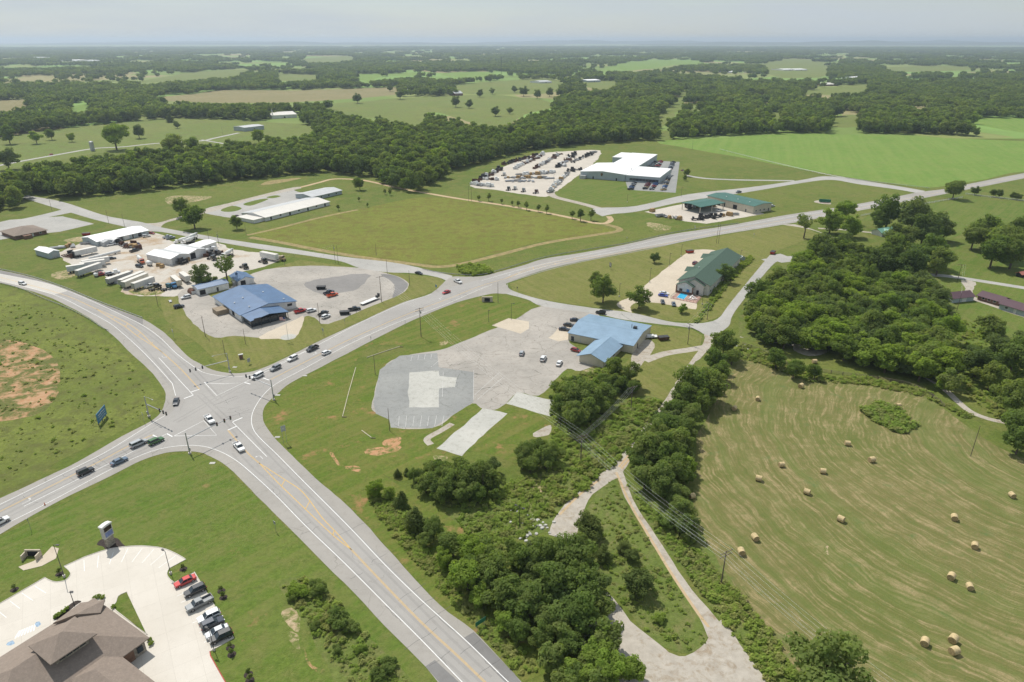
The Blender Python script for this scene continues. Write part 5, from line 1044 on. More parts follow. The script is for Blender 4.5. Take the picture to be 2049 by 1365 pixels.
for y in (.3, .6): b = MB(); b.box(s.Lx - .02, s.Lx + .06, s.Ly * y - .7, s.Ly * y + .7, 1, 2.2); b.build('window', M['glass'], s.root)
# homesteads
s = shed('farmhouse', 'white farmhouse with faded green metal roof among trees', (1746, 468), (1764, 474), (1790, 467), 467, 2.0, 'x', M['trim'], M['rooffaded'], 'house', .6); s.walls(s.h, M['trim'], 1.8, 'y', x0=2, x1=8, y0=-4, y1=-.02, name='front_wing'); s.gable(s.h, 1.8, M['rooffaded'], 'y', .5, x0=2, x1=8, y0=-4, y1=s.Ly / 2); s.open('R', .8, 1, 1.2, 1.2, M['trim'], pane=M['glass'])
s = shed('garage', 'dark garage with maroon roof by the homestead drive', (1891, 597), (1905, 607), (1930, 597), 597, 1.6, 'x', M['wallblue'], M['roofmaroon'], 'garage', .5); s.open('R', .55, .1, 2.6, 2.2, M['trim'], 'roller_door')
s = shed('ranch_house', 'long brick ranch house with maroon metal roof', (1958, 599), (2000, 613), (2014, 606), 604, 1.4, 'y', M['brick'], M['roofmaroon'], 'house', .6)
for t_ in (.25, .5, .75): s.open('L', t_, 1, 1.4, 1.3, M['trim'], pane=M['glass'])
s = shed('ranch_wing', 'grey wing of the maroon roofed ranch house', (2003, 617), (2046, 633), (2062, 624), 622, 1.4, 'y', M['wallblue'], M['roofmaroon'], 'house', .6); s.open('L', .35, .1, 1.2, 2.1, M['trim'], 'door'); s.open('L', .7, 1, 1.4, 1.2, M['trim'], pane=M['glass'])
s = shed('hay_shelter', 'rusty red roofed shelter in the pasture', (2033, 553), (2042, 556), (2058, 551), 549, .8, 'x', M['dark'], mat('faded_red_roof', (.42, .16, .12, 1), .7), 'shed', .5)
# far buildings
for nm, lab, A, B, C, eh, rs, wm, rm, cat in [
    ('metal_barn', 'white roofed church in the trees above the far pasture', (532, 233), (545, 238), (594, 235), 5, 3.0, 'wall', 'roofcream', 'church'), ('metal_shed', 'pale blue-grey metal shed at the end of the far drive', (481, 260), (490, 263.5), (515, 258), 5, 1.0, 'wallblue', 'roofgrey', 'shed'),
    ('far_barn', 'grey roofed barn on the distant hill', (906, 190), (910, 192), (923, 191), 5, 5, 'brick', 'roofgrey', 'barn'), ('far_house', 'white far house with a red roof on the hill', (812, 180), (817, 183), (838, 181), 4, 2.5, 'wall', 'roofwhite', 'house'),
    ('far_barn', 'pale far shed right of the hill pastures', (1171, 163), (1176, 165), (1190, 163.5), 5, 2, 'wallblue', 'roofwhite', 'barn'), ('far_house', 'far house half hidden at the hill crest', (1078, 165), (1081, 167), (1092, 165.5), 4, 2.5, 'wall', 'roofgrey', 'house'),
    ('far_barn', 'long white roofed barn in the distant fields', (1702, 157), (1706, 159), (1716, 157.5), 5, 2, 'wall', 'roofwhite', 'barn'), ('far_house', 'brown roofed house at the edge of the village field', (1642, 170), (1648, 172.5), (1661, 171), 4, 3, 'brick', 'roofcream', 'house'),
    ('far_house', 'white village house nearest the green', (1566, 140), (1569, 141.5), (1576, 140.5), 4, 2, 'wall', 'roofwhite', 'house'), ('far_house', 'white village house second along the green', (1588, 140), (1591, 141.5), (1599, 140.5), 4, 2, 'wall', 'roofwhite', 'house'),
    ('far_house', 'red roofed far building among the woods', (748, 111), (751, 112.3), (760, 111.5), 6, 3, 'wall', 'roofmaroon', 'house'), ('far_barn', 'white far barn in the left hand woods', (148, 122), (151, 123.3), (160, 122.5), 6, 2, 'wall', 'roofwhite', 'barn'),
    ('far_barn', 'wide white far barn in the woods', (195, 111.5), (198, 112.5), (207, 112), 6, 2, 'wall', 'roofwhite', 'barn'), ('far_barn', 'second white far barn near it in the woods', (181, 122.5), (184, 123.6), (190, 123), 6, 2, 'wall', 'roofwhite', 'barn'), ('far_barn', 'small white far barn farthest left', (82, 116), (84, 117), (90, 116.5), 6, 2, 'wall', 'roofwhite', 'barn'),
    ('far_barn', 'long far roof on the horizon farmland', (1215, 98.4), (1220, 99), (1245, 98.6), 8, 2, 'wall', 'roofwhite', 'barn'), ('far_barn', 'white far roof at the right skyline', (1795, 115.5), (1798, 116.3), (1806, 115.8), 6, 2, 'wall', 'roofwhite', 'barn'), ('far_house', 'pale far house among trees past the crop field', (1455, 145), (1458, 146.3), (1464, 145.5), 4, 2, 'wall', 'roofwhite', 'house'), ('far_house', 'second pale far house past the crop field', (1504, 146), (1507, 147.3), (1514, 146.4), 4, 2, 'wallcream', 'roofwhite', 'house')]:
    s = shed(nm, lab, A, B, C, 0, rs, 'x', M[wm], M[rm], cat, .3, h=eh)
    s.open('R', .5, .1, 2.4, 2.6, M['dark'], 'door')
q = P(543, 236); t_ = bpy.data.objects['metal_barn']; b = MB()
v = t_.matrix_world; b.tube([(2, 4, 6), (2, 4, 11), (2, 4, 15)], [.9, .8, .05], 6); b.build('steeple', M['trim'], t_)
q = P(186, 302); t_ = thing('silo', 'grey concrete silo standing by the far road', 'silo', (q.x, q.y, 0)); hs = HT(186, 302, 284); b = MB(); b.tube([(0, 0, 0), (0, 0, hs)], 2.3, 16); b.build('barrel', M['wallgrey'], t_)
for k in range(4): b = MB(); b.tube([(0, 0, hs * (k + .5) / 4.2), (0, 0, hs * (k + .5) / 4.2 + .2)], 2.36, 16); b.build('hoop', M['galv'], t_)
b = MB(); b.tube([(0, 0, hs), (0, 0, hs + .8)], [2.35, 1.2], 16); b.build('cap', M['galv'], t_)
# bank building
R0 = P(299, 1276, 3.4); ba = math.radians(147.88); bk = thing('bank_building', 'brown hip roofed bank with raised clerestory and stone walls', 'bank', (R0.x, R0.y, 0), ba)
def hipx(x0, x1, y0, y1, h, rise, name, t=.22):
    w, d = x1 - x0, y1 - y0; i = min(w, d) / 2; b = MB(); e = [(x0, y0), (x1, y0), (x1, y1), (x0, y1)]
    r1, r2 = ((x0 + i, (y0 + y1) / 2), (x1 - i + .05, (y0 + y1) / 2)) if w >= d else (((x0 + x1) / 2, y0 + i), ((x0 + x1) / 2, y1 - i + .05))
    V = [(x, y, h - t) for x, y in e] + [(x, y, h) for x, y in e] + [(*r1, h + rise), (*r2, h + rise)]
    F = [(3, 2, 1, 0), (0, 1, 5, 4), (1, 2, 6, 5), (2, 3, 7, 6), (3, 0, 4, 7)] + ([(4, 5, 9, 8), (5, 6, 9), (6, 7, 8, 9), (7, 4, 8)] if w >= d else [(4, 5, 8), (5, 6, 9, 8), (6, 7, 9), (7, 4, 8, 9)])
    b.add(V, F); return b.build(name, M['shinbrown'], bk)
hipx(0, 20.5, 0, 30, 3.4, 4.3, 'roof')
b = MB(); b.box(.8, 19.7, .8, 29, 0, 3.15); b.build('wall', M['stone'], bk)
b = MB(); b.box(.7, .79, 3.2, 5.2, 0, 2.5); b.build('drive_window', M['brick'], bk)
b = MB(); b.box(.55, .74, 1.4, 2.6, 1.0, 2.3); b.build('window', M['glass'], bk)
up = [P(194.6, 1267.6, 8.0), P(103, 1332.5, 8.0), P(56, 1293, 8.0)]; iv = Matrix.Rotation(-ba, 4, 'Z')
lu = [iv @ (p - Vector((R0.x, R0.y, 0))) for p in up]; ux0, ux1, uy0, uy1 = lu[0].x, lu[2].x, lu[0].y, lu[1].y
ux0, ux1, uy0, uy1 = min(ux0, ux1), max(ux0, ux1), min(uy0, uy1), max(uy0, uy1)
hipx(ux0, ux1, uy0, uy1, 8.0, 1.9, 'clerestory_roof')
b = MB(); b.box(ux0 + 1.3, ux1 - 1.3, uy0 + 1.3, uy1 - 1.3, 4.2, 7.8); cl = b.build('clerestory_wall', M['stone'], bk)
for k in range(4): y = uy0 + 1.9 + k * (uy1 - uy0 - 3.6) / 4; b = MB(); b.box(ux0 + 1.24, ux0 + 1.3, y, y + 1.1, 6.4, 7.5); b.build('clerestory_window', M['glass'], cl)
hipx(-13.5, 4.5, 5.6, 16, 3.35, 2.3, 'drive_through_roof'); 
for x in (-12.4, -7): b = MB(); b.box(x - .5, x + .5, 6.3, 7.3, 0, 3.2); b.build('pier', M['stone'], bk)
b = MB(); b.box(-12.9, .7, 14, 15.4, 0, 3.1); b.build('drive_through_wall', M['stone'], bk)
pp = [iv @ (P(x, y, 4.6) - Vector((R0.x, R0.y, 0))) for x, y in ((106, 1247), (161, 1206), (210, 1200), (201, 1226), (163, 1241))]; ap = iv @ (P(150, 1229, 6.6) - Vector((R0.x, R0.y, 0)))
n = len(pp); b = MB(); b.add([(p.x, p.y, 4.35) for p in pp] + [(p.x, p.y, 4.6) for p in pp] + [(ap.x, ap.y, 6.5)], [tuple(range(n))] + [(i, (i + 1) % n, n + (i + 1) % n, n + i) for i in range(n)] + [(n + i, n + (i + 1) % n, 2 * n) for i in range(n)]); b.build('porch_roof', M['shinbrown'], bk)
for p in (pp[1], pp[2]):
    cpt = p.lerp(ap, .25); b = MB(); b.box(cpt.x - .4, cpt.x + .4, cpt.y - .4, cpt.y + .4, 0, 4.3); b.build('porch_pier', M['stone'], bk)

# ---------------------------------------------------------------- vehicles
def loft(b, secs, mi=0):
    """sections (x, half width, z bottom, z shoulder, z top, tuck): rounded body rings along x"""
    rs = []
    for x, w, zb, zs, zt, k in secs:
        rs.append([(x, -w * .94, zb), (x, w * .94, zb), (x, w, zs * .5 + zb * .5), (x, w, zs), (x, w * k, zt), (x, -w * k, zt), (x, -w, zs), (x, -w, zs * .5 + zb * .5)])
    b.rings(rs, mi); return b
def cabin(b, x, zb, zt, wb, wt, mi=0):     # x: (rear bottom, rear top, front top, front bottom)
    return b.hexa([(x[0], -wb, zb), (x[3], -wb, zb), (x[3], wb, zb), (x[0], wb, zb)], [(x[1], -wt, zt), (x[2], -wt, zt), (x[2], wt, zt), (x[1], wt, zt)], mi)
SP = {  # length, width, bonnet z, deck z, belt z, roof z, cabin x-profile
 'sedan': (4.75, .90, .92, .98, .92, 1.45, (-1.75, -1.1, .35, 1.15)), 'hatch': (4.2, .88, .95, 1.0, .95, 1.52, (-1.95, -1.6, .4, 1.2)),
 'suv': (4.75, .95, 1.08, 1.1, 1.08, 1.76, (-2.25, -1.95, .35, 1.1)), 'van': (5.1, .97, 1.08, 1.12, 1.08, 1.82, (-2.45, -2.2, .75, 1.6)),
 'jeep': (4.5, .93, 1.12, 1.12, 1.1, 1.85, (-2.15, -2.05, .55, .85)), 'pickup': (5.75, 1.0, 1.18, 1.1, 1.15, 1.92, (-.75, -.5, .85, 1.5)), 'work': (6.2, 1.02, 1.25, .95, 1.2, 2.05, (-.35, -.2, .95, 1.5))}
CM = {}
def car_parts(kd):
    L, w, zbn, zd, zbelt, zr, cx = SP[kd]; h = L / 2; zb = .28 if kd in ('sedan', 'hatch') else .4; parts = []
    b = MB()
    if kd == 'work':
        loft(b, [(-.35, w * .97, zb, 1.1, 1.2, .95), (h - 1.0, w, zb, zbn - .1, zbn, .92), (h - .1, w * .93, zb + .05, zbn - .25, zbn - .12, .88), (h, w * .85, zb + .1, .8, .9, .85)]); b.box(-h, -.4, -.42, .42, .5, .75)
    elif kd == 'pickup':
        loft(b, [(-.78, w * .98, zb, zd, zd + .08, .96), (h - 1.3, w, zb, zbn - .1, zbn, .92), (h - .12, w * .94, zb + .05, zbn - .22, zbn - .1, .88), (h, w * .86, zb + .12, .85, .95, .85)])
        b.box(-h, -.8, -w * .97, w * .97, zb, .72); b.box(-h, -.8, -w * .97, -w * .86, .72, zd + .1); b.box(-h, -.8, w * .86, w * .97, .72, zd + .1); b.box(-h, -h + .1, -w * .86, w * .86, .72, zd + .08)
    else:
        loft(b, [(-h, w * .86, zb + .15, .8, .92, .86), (-h + .14, w * .95, zb + .04, zd - .12, zd, .9), (-h * .45, w, zb, zd - .08, zd, .94), (h - 1.35, w, zb, zbn - .08, zbn, .92), (h - .16, w * .93, zb + .04, zbn - .24, zbn - .12, .88), (h, w * .84, zb + .14, .66, .74, .84)])
    parts.append(('body', b.mesh('body', M['trim']), 'paint'))
    b = MB(); cabin(b, cx, zbelt, zr - .07, w * .9, w * .74); parts.append(('glazing', b.mesh('glazing', M['glass']), None))
    b = MB(); x0, x1 = cx[1], cx[2]; cabin(b, (x0 - .06, x0 + .02, x1 - .02, x1 + .06), zr - .09, zr, w * .76, w * .68)
    for sx, (xb, xt) in ((0, (cx[0], cx[1])), (1, (cx[3], cx[2])), (2, ((cx[0] + cx[3]) / 2 - .1,) * 2)):
        for sg in (-1, 1): b.tube([(xb, sg * w * .9, zbelt - .02), (xt, sg * w * .745, zr - .06)], .05, 5)
    parts.append(('roof', b.mesh('roof', M['trim']), 'paint'))
    wr = .34 if kd in ('sedan', 'hatch') else .4; wm = MB(); wm.rings([[(math.cos(a) * r, yy, math.sin(a) * r) for a in [6.2832 * i / 14 for i in range(14)]] for r, yy in ((wr * .93, -.12), (wr, -.08), (wr, .08), (wr * .93, .12))])
    rm = MB(); rm.tube([(0, -.125, 0), (0, .125, 0)], wr * .58, 10)
    CM[kd] = (parts, (wm.mesh('wheel', M['tyre']), rm.mesh('rim', M['rim'])), [(sx * h * .62, sg * (w - .1), wr) for sx in (-1, 1) for sg in (-1, 1)],
              [('headlight', (h - .07, sg * w * .66, zbn - .28), M['lamp_w']) for sg in (-1, 1)] + [('tail_light', (-h + .06, sg * w * .74, .86), M['lamp_r']) for sg in (-1, 1)])
    lm = MB(); lm.box(-.09, .09, -.17, .17, -.08, .08); CM[kd] += (lm.mesh('lamp', [M['lamp_w']]),)
    m = MB()                                             # one-piece version for cars far away
    for nm, me, pt in parts:
        o = len(m.v); m.v += [tuple(v.co) for v in me.vertices]; m.f += [tuple(i + o for i in f.vertices) for f in me.polygons]; m.mi += [0 if pt else 1] * len(me.polygons)
    for x, y, z in CM[kd][2]: m.tube([(x, y - .12, z), (x, y + .12, z)], wr, 10, 2)
    CM[kd] += (m.mesh('car', [M['trim'], M['glass'], M['tyre']]),)
CATS = {'sedan': 'car', 'hatch': 'car', 'suv': 'suv', 'van': 'minivan', 'jeep': 'suv', 'pickup': 'pickup', 'work': 'truck'}
def obj_mat(o, m, i=0): o.material_slots[i].link = 'OBJECT'; o.material_slots[i].material = m
def car(kd, col, px, py, hx, hy, label, group=None, rz=None, small=False, z=.045):
    if kd not in CM: car_parts(kd)
    parts, wh, wp, lamps, lm, one = CM[kd]; q = P(px, py, .75); a = heading(px, py, hx, hy) if rz is None else rz; nm = {'car': 'parked_car'}.get(CATS[kd], CATS[kd]) if small else CATS[kd]
    if small:
        o = link(nm, one, None, (q.x, q.y, z), a); obj_mat(o, paint(col)); return tag(o, label, CATS[kd], group)
    t = thing(nm, label, CATS[kd], (q.x, q.y, z), a, group)
    for n_, me, pt in parts:
        o = link(n_, me, t)
        if pt: obj_mat(o, paint(col))
    for p in wp: o = link('wheel', wh[0], t, p); link('rim', wh[1], o)
    for n_, p, m in lamps: o = link(n_, lm, t, p); obj_mat(o, m)
    return t
WHT, SIL, BLK, GRY, RED, BLU, NVY, GRN = '#e6e6e4', '#a9adb0', '#15171a', '#55595e', '#b02524', '#2b5d9c', '#1d2738', '#3f6b3a'
for a in [('suv', WHT, 45, 567, 20, 5, 'white car on the concrete highway deck'), ('sedan', '#2a2f36', 352, 803, -3, 10, 'dark sedan turning at the junction corner'), ('pickup', WHT, 419, 839, 12, 13, 'white pickup crossing the middle of the junction'),
          ('pickup', WHT, 478, 894, 12, 13, 'white pickup with black grille leaving the junction'), ('suv', GRN, 312, 882, 20, -9, 'green car waiting at the stop line'), ('van', SIL, 277, 887, 20, -9, 'silver minivan beside the green car'),
          ('sedan', '#5d6f82', 238, 922, 20, -9, 'blue grey sedan in the outer lane'), ('jeep', '#2b2e30', 171, 943, 20, -9, 'boxy dark off-road car in the turning lane'), ('suv', WHT, -2, 1044, 20, -10, 'white car entering at the edge of the picture'),
          ('van', WHT, 515, 752, -20, 10, 'white van first at the junction stop line'), ('suv', '#85898c', 551, 736, -20, 10, 'grey car with roof rack second in the queue'), ('suv', WHT, 585, 717, -20, 10, 'white car third in the junction queue'),
          ('pickup', '#2e3135', 625, 697, -20, 10, 'dark pickup last in the junction queue'), ('hatch', WHT, 653, 705, 20, -9, 'white hatchback driving away from the junction'), ('sedan', RED, 893, 584, -20, 7, 'red car on the highway curve'),
          ('sedan', '#33373c', 838, 546, 20, 5, 'dark car on the access road by the guardrail'), ('pickup', WHT, 916, 563, 16, 7, 'white pickup turning onto the highway'), ('suv', BLK, 1202, 625, -20, -3, 'black car on the motel road'), ('pickup', '#6b7076', 1478, 384, -20, 4, 'grey pickup on the frontage road'),
          ('sedan', RED, 102, 309, -20, 4, 'tiny red car on the far road'),
          ('pickup', RED, 601, 622, 20, -5, 'red pickup beside the blue roofed store'), ('suv', WHT, 623, 621, 20, -5, 'white car next to the red pickup'), ('pickup', '#2f3436', 647, 627, 18, -9, 'dark pickup parked behind a white car at the store'), ('suv', WHT, 652, 633, 18, -8, 'white car parked at the lot edge by the light pole'),
          ('pickup', '#232c3d', 658, 585, 18, -6, 'navy pickup in the middle of the store lot'), ('pickup', '#c8501e', 665, 590, 18, -5, 'orange pickup beside the navy pickup'), ('pickup', '#22282a', 709, 618, 20, -3, 'dark pickup beside the flatbed trailer'), ('suv', '#23272b', 358, 613, 18, -4, 'dark car alone behind the store'),
          ('hatch', SIL, 1044, 706, 5, -12, 'silver car with dark roof in the cracked lot'), ('suv', WHT, 1087, 717, 6, -10, 'white car second in the cracked lot'), ('sedan', WHT, 1119, 726, 6, -10, 'white car nearest the hall annex'), ('hatch', '#8f2320', 1152, 700, 20, 5, 'red car between the hall and its annex'),
          ('sedan', NVY, 1129, 658, 20, 2, 'navy car first in the row beside the hall'), ('sedan', '#2b2c30', 1138, 649.5, 20, 2, 'black car second in the row beside the hall'), ('sedan', '#23283a', 1151, 639.5, 20, 1, 'dark car third in the row beside the hall'),
          ('sedan', WHT, 1329, 586, 20, 3, 'white car in the motel parking bay'), ('sedan', '#2440a0', 1327, 590.5, 20, 3, 'bright blue car beside the white motel car'), ('sedan', '#3b4147', 1326, 603.5, 3, 11, 'dark grey car on the motel forecourt'), ('sedan', '#4a5866', 1348, 608, 3, 11, 'slate car nearest the young motel tree'), ('suv', '#6d2038', 1391, 526, 14, -8, 'maroon car beside the long motel wall'), ('suv', '#30343a', 1470, 520, 6, -9, 'dark car beside the motel shed'),
          ('sedan', RED, 370, 1162, -20, 9, 'red saloon in the bank parking row'), ('suv', '#23272c', 390, 1181, -20, 9, 'black car second in the bank parking row'), ('pickup', '#777b7d', 399, 1207, -20, 10, 'grey pickup in the bank parking row'), ('suv', '#dfe1e1', 418, 1233, -20, 9, 'white car in the bank parking row'), ('suv', '#27303f', 425, 1247, 20, -9, 'navy car between white and silver bank cars'), ('sedan', SIL, 434, 1263, -20, 9, 'silver car in the bank parking row'), ('suv', '#16191c', 442, 1273, -20, 9, 'black car last in the bank parking row'),
          ('pickup', WHT, 222, 480 + 9, 20, -4, 'white pickup parked before the long warehouse'), ('suv', '#d0d4d6', 262, 473, 20, -3, 'white car near the warehouse loading doors'), ('sedan', '#c9ccce', 272, 469, 20, -3, 'pale car beside the warehouse end'), ('sedan', '#9c2320', 303, 466, 20, 3, 'red car past the warehouse end'), ('pickup', '#bfc4c6', 335, 474, 20, -4, 'silver pickup near the access road'), ('pickup', '#9aa1a6', 341, 476, 20, -4, 'grey pickup beside the silver one'), ('suv', '#dfe2e2', 293, 472, 20, -3, 'white car last before the warehouse'),
          ('sedan', '#1f2430', 223, 516.5, 20, -3, 'dark car beside the white tank'), ('sedan', '#4a1c22', 276, 488, 20, 6, 'maroon car in the middle of the concrete yard'), ('pickup', '#2d3033', 269, 501, 18, -5, 'black pickup in the middle of the concrete yard'), ('suv', '#1c1f22', 279, 532.5, 20, 3, 'black car below the mixer truck'), ('pickup', '#cfd2d0', 300, 572, 18, -6, 'white pickup at the end of the trailer row'),
          ('suv', '#d4d6d6', 220, 547, 20, -4, 'white car among the parked trailers'), ('pickup', '#a6262a', 201, 549, 20, -4, 'red truck cab among the parked trailers'), ('sedan', '#5a2f36', 473, 432 + 0, -20, -4, 'red pickup beside the depot wing'), ('suv', '#e0e0de', 1545, 412, 18, -3, 'white car behind the dealer building'), ('pickup', '#d7dadb', 1439, 421, 18, -4, 'white pickup beside the canopy'),
          ('suv', '#d8d8d6', 372, 594.5, -18, 4, 'white truck by the shed corner')]:
    car(*a)
# factory car park
rc = random.Random(8); pal = [WHT, SIL, '#3b4147', BLK, RED, NVY, BLU, '#7a1f22', '#8d9296', '#cfd2d3', '#b9a070']
names = {WHT: 'white', SIL: 'silver', '#3b4147': 'slate', BLK: 'black', RED: 'red', NVY: 'navy', BLU: 'blue', '#7a1f22': 'maroon', '#8d9296': 'grey', '#cfd2d3': 'pale', '#b9a070': 'tan'}
def row(x0, y0, x1, y1, n, where, hx, hy, skip=()):
    for i in range(n):
        if i in skip: continue
        t = i / max(1, n - 1); c = rc.choice(pal); k = rc.choice(['sedan', 'suv', 'pickup', 'suv', 'hatch'])
        car(k, c, x0 + (x1 - x0) * t, y0 + (y1 - y0) * t, hx, hy, '%s %s, %s along the %s of the factory car park' % (names[c], CATS[k], ordw(i), where), 'cars in the factory car park', small=True)
row(1262, 378, 1270, 365, 5, 'nearest short row', 20, -1); row(1291, 377, 1300, 364.5, 6, 'double row below the office', 20, -1); row(1304, 378, 1314, 366, 5, 'second column below the office', 20, -1)
row(1328, 379, 1340, 352, 12, 'column along the office end', 20, -2); row(1338, 345, 1347, 324.5, 11, 'far column along the lot edge', 20, -1); row(1304, 334, 1310, 324, 5, 'rear block', 20, -1); row(1315, 334, 1323, 322.5, 6, 'rear block by the roof edge', 20, -1); row(1281, 329, 1289, 321, 4, 'rear corner', 20, -1)
# ---------------------------------------------------------------- trailers, mixers and plant
def wheelset(t, xs, w, r=.5):
    for x in xs:
        for sg in (-1, 1): b = MB(); b.tube([(x, sg * (w - .25), r), (x, sg * w, r)], r, 12); b.build('wheel', M['tyre'], t)
def trailer(px, py, hx, hy, L, label, col=(.66, .66, .64, 1), h=2.75, z0=1.15, group=None):
    q = P(px, py, 1.8); t = thing('box_trailer', label, 'trailer', (q.x, q.y, 0.04), heading(px, py, hx, hy), group); m = ribbed('trailer_skin_%d' % int(col[0] * 100 + col[2] * 7), col, streak=.5, period=.6, var=.1)
    b = MB(); b.box(-L / 2, L / 2, -1.28, 1.28, z0, z0 + h); b.build('box', m, t); b = MB(); b.box(-L / 2 - .02, L / 2 + .02, -1.3, 1.3, z0 + h + .005, z0 + h + .07); b.build('roof', M['roofcream'], t)
    b = MB(); b.box(-L / 2 + .2, L / 2 - .4, -.5, .5, z0 - .35, z0 - .01); b.build('chassis', M['steel'], t); wheelset(t, [-L / 2 + 1.4, -L / 2 + 2.7], 1.22)
    for sg in (-1, 1): b = MB(); b.box(L / 2 - 3, L / 2 - 2.85, sg * .7 - .08, sg * .7 + .08, .02, z0 - .36); b.build('landing_leg', M['steel'], t)
    for sg in (-1, 1): b = MB(); b.box(-L / 2 - .05, -L / 2 - .021, sg * .63 - .58, sg * .63 + .58, z0 + .1, z0 + h - .1); b.build('rear_door', M['galv'], t)
    return t
for a in [(171, 505, 20, -4.5, 12.5, 'pale box trailer standing by itself near the small shed'), (192, 525, 20, -3.5, 13.5, 'upper box trailer of the crossed pair above the highway'), (186, 530, 20, -3, 12, 'box trailer second in the crossed stack'), (152, 538, 20, -3, 8.5, 'short box trailer at the end of the group', (.56, .60, .60, 1)), (178, 541, 20, -7, 15, 'long slanting box trailer nearest the highway in its group', (.50, .53, .53, 1)),
          (238, 556, 20, -7, 14, 'open topped grey trailer in the lower row', (.36, .37, .37, 1), 2.2), (264, 559, 20, -8, 15.5, 'long white box trailer in the lower row', (.74, .72, .64, 1)), (271, 563, 20, -8, 15.5, 'long cream box trailer beside the white one', (.70, .66, .55, 1)), (287, 568, 20, -7, 12, 'shorter cream box trailer at the row end', (.66, .64, .58, 1)),
          (353, 564, 12, 10, 11, 'cream box trailer pointing at the blue shed', (.64, .58, .46, 1)), (370, 556, 12, 9, 10, 'white box trailer partly under the trees', (.72, .72, .70, 1)), (539, 514, 20, 4, 12.5, 'white semi trailer beside the access road', (.80, .79, .75, 1), 2.9)]: trailer(*a)
def tractor(px, py, hx, hy, label, col):
    q = P(px, py, 1.2); t = thing('truck_tractor', label, 'truck', (q.x, q.y, .04), heading(px, py, hx, hy)); b = MB(); b.box(-3.2, 3.2, -.45, .45, .6, .95); b.build('chassis', M['steel'], t)
    b = MB(); b.box(.2, 2.0, -1.15, 1.15, .96, 2.9); loft(b, [(2.01, 1.0, .9, 1.7, 1.85, .9), (3.3, .9, .9, 1.5, 1.7, .85)]); b.build('cab', paint(col), t); b = MB(); b.box(1.99, 2.03, -1.0, 1.0, 1.95, 2.65); b.build('windscreen', M['glass'], t); wheelset(t, [-2.6, -1.4, 2.4], 1.2); return t
for a in [(198 + 29, 546, 20, -3, 'white tractor unit among parked trailers', WHT), (310, 575, 18, -6, 'black stripped truck at the yard corner', '#2b2b2b'), (334, 575, 18, -6, 'teal truck cab at the yard corner', '#3d6a72'), (347, 571, 10, 9, 'blue truck cab before the cream trailer', '#3f7fb0'), (526, 522, 20, 6, 'dark flat truck beside the semi trailer', '#2a2320'), (562, 517, 20, 5, 'tan truck ahead of the semi trailer', '#b39a74'), (425, 500, 20, -6, 'white truck behind the workshop annex', WHT), (412, 505, 20, -6, 'white truck by the workshop corner', '#d5d5d2'), (432, 507, 18, -6, 'dark truck in the sandy yard', '#38383a'), (488, 533, 18, 6, 'dark lorry behind the small blue workshop', '#26241f'), (424, 516, 20, 4, 'black flatbed truck by the sandy yard', '#2a2a2a')]: tractor(*a)
def mixer(px, py, hx, hy, label, col='#e4e2dd'):
    q = P(px, py, 1.5); t = thing('mixer_truck', label, 'mixer truck', (q.x, q.y, .04), heading(px, py, hx, hy)); b = MB(); b.box(-4, 4, -.5, .5, .7, 1.05); b.build('chassis', M['steel'], t)
    b = MB(); b.box(2.0, 3.4, -1.2, 1.2, 1.06, 2.8); loft(b, [(3.41, 1.05, .9, 1.7, 1.9, .9), (4.6, .95, .9, 1.5, 1.7, .85)]); b.build('cab', paint(col), t); b = MB(); b.box(3.39, 3.43, -1.05, 1.05, 1.95, 2.6); b.build('windscreen', M['glass'], t)
    b = MB(); b.tube([(1.7, 0, 2.0), (1.2, 0, 2.1), (-.6, 0, 2.45), (-2.4, 0, 2.9), (-3.7, 0, 3.25)], [.5, 1.05, 1.3, 1.0, .55], 14); b.build('drum', mat('white_drum', (.72, .72, .68, 1), .6, 0, .15, .8), t, True)
    b = MB(); b.hexa([(-4.3, -.5, 3.2), (-3.6, -.5, 3.2), (-3.6, .5, 3.2), (-4.3, .5, 3.2)], [(-4.6, -.8, 3.8), (-3.4, -.8, 3.8), (-3.4, .8, 3.8), (-4.6, .8, 3.8)]); b.box(-4.5, -4.2, -.2, .2, 1.2, 3.19); b.build('hopper', M['galv'], t); wheelset(t, [-2.9, -1.6, -.4, 3.6], 1.2); return t
for a in [(281, 521, 10, 7, 'white and orange mixer truck left of the workshop', '#b8532c'), (363, 483, -20, 3, 'white mixer truck first behind the workshop'), (383, 476, -18, 5, 'white mixer truck farthest behind the workshop'), (377, 483, -20, 4, 'white mixer truck between the other two'), (455, 509, -20, 7, 'white mixer truck alone on the sandy yard')]: mixer(*a)
def tank(px, py, hx, hy, L, r, label, m, nm='storage_tank'):
    q = P(px, py, r); t = thing(nm, label, 'tank', (q.x, q.y, .03), heading(px, py, hx, hy)); b = MB(); b.tube([(-L / 2 - r * .3, 0, r + .4), (-L / 2, 0, r + .4), (L / 2, 0, r + .4), (L / 2 + r * .3, 0, r + .4)], [r * .5, r, r, r * .5], 14); b.build('barrel', m, t, True)
    for x in (-L / 3, L / 3): b = MB(); b.box(x - .2, x + .2, -r * .7, r * .7, 0, .9); b.build('saddle', M['steel'], t)
tank(210, 511, 20, -5, 18, .8, 'long white pipe-like tank lying in the concrete yard', M['trim']); tank(299, 527.5, 14, 6, 3.2, 1.2, 'white mixer drum lying on the ground', M['trim'], 'mixer_drum'); tank(250, 549, 20, -6, 9, .7, 'silver tank among the parked trailers', M['galv']); tank(192, 551, 16, 4, 1.6, .9, 'small white tank by the slanting trailer', M['trim'])
q = P(229, 487); t = thing('fabric_shelter', 'arched white fabric shelter beside the long warehouse', 'shelter', (q.x, q.y, 0), heading(229, 487, 20, 5)); b = MB(); arc = [(math.cos(a) * 3.4, math.sin(a) * 3.6) for a in [math.pi * i / 10 for i in range(11)]]
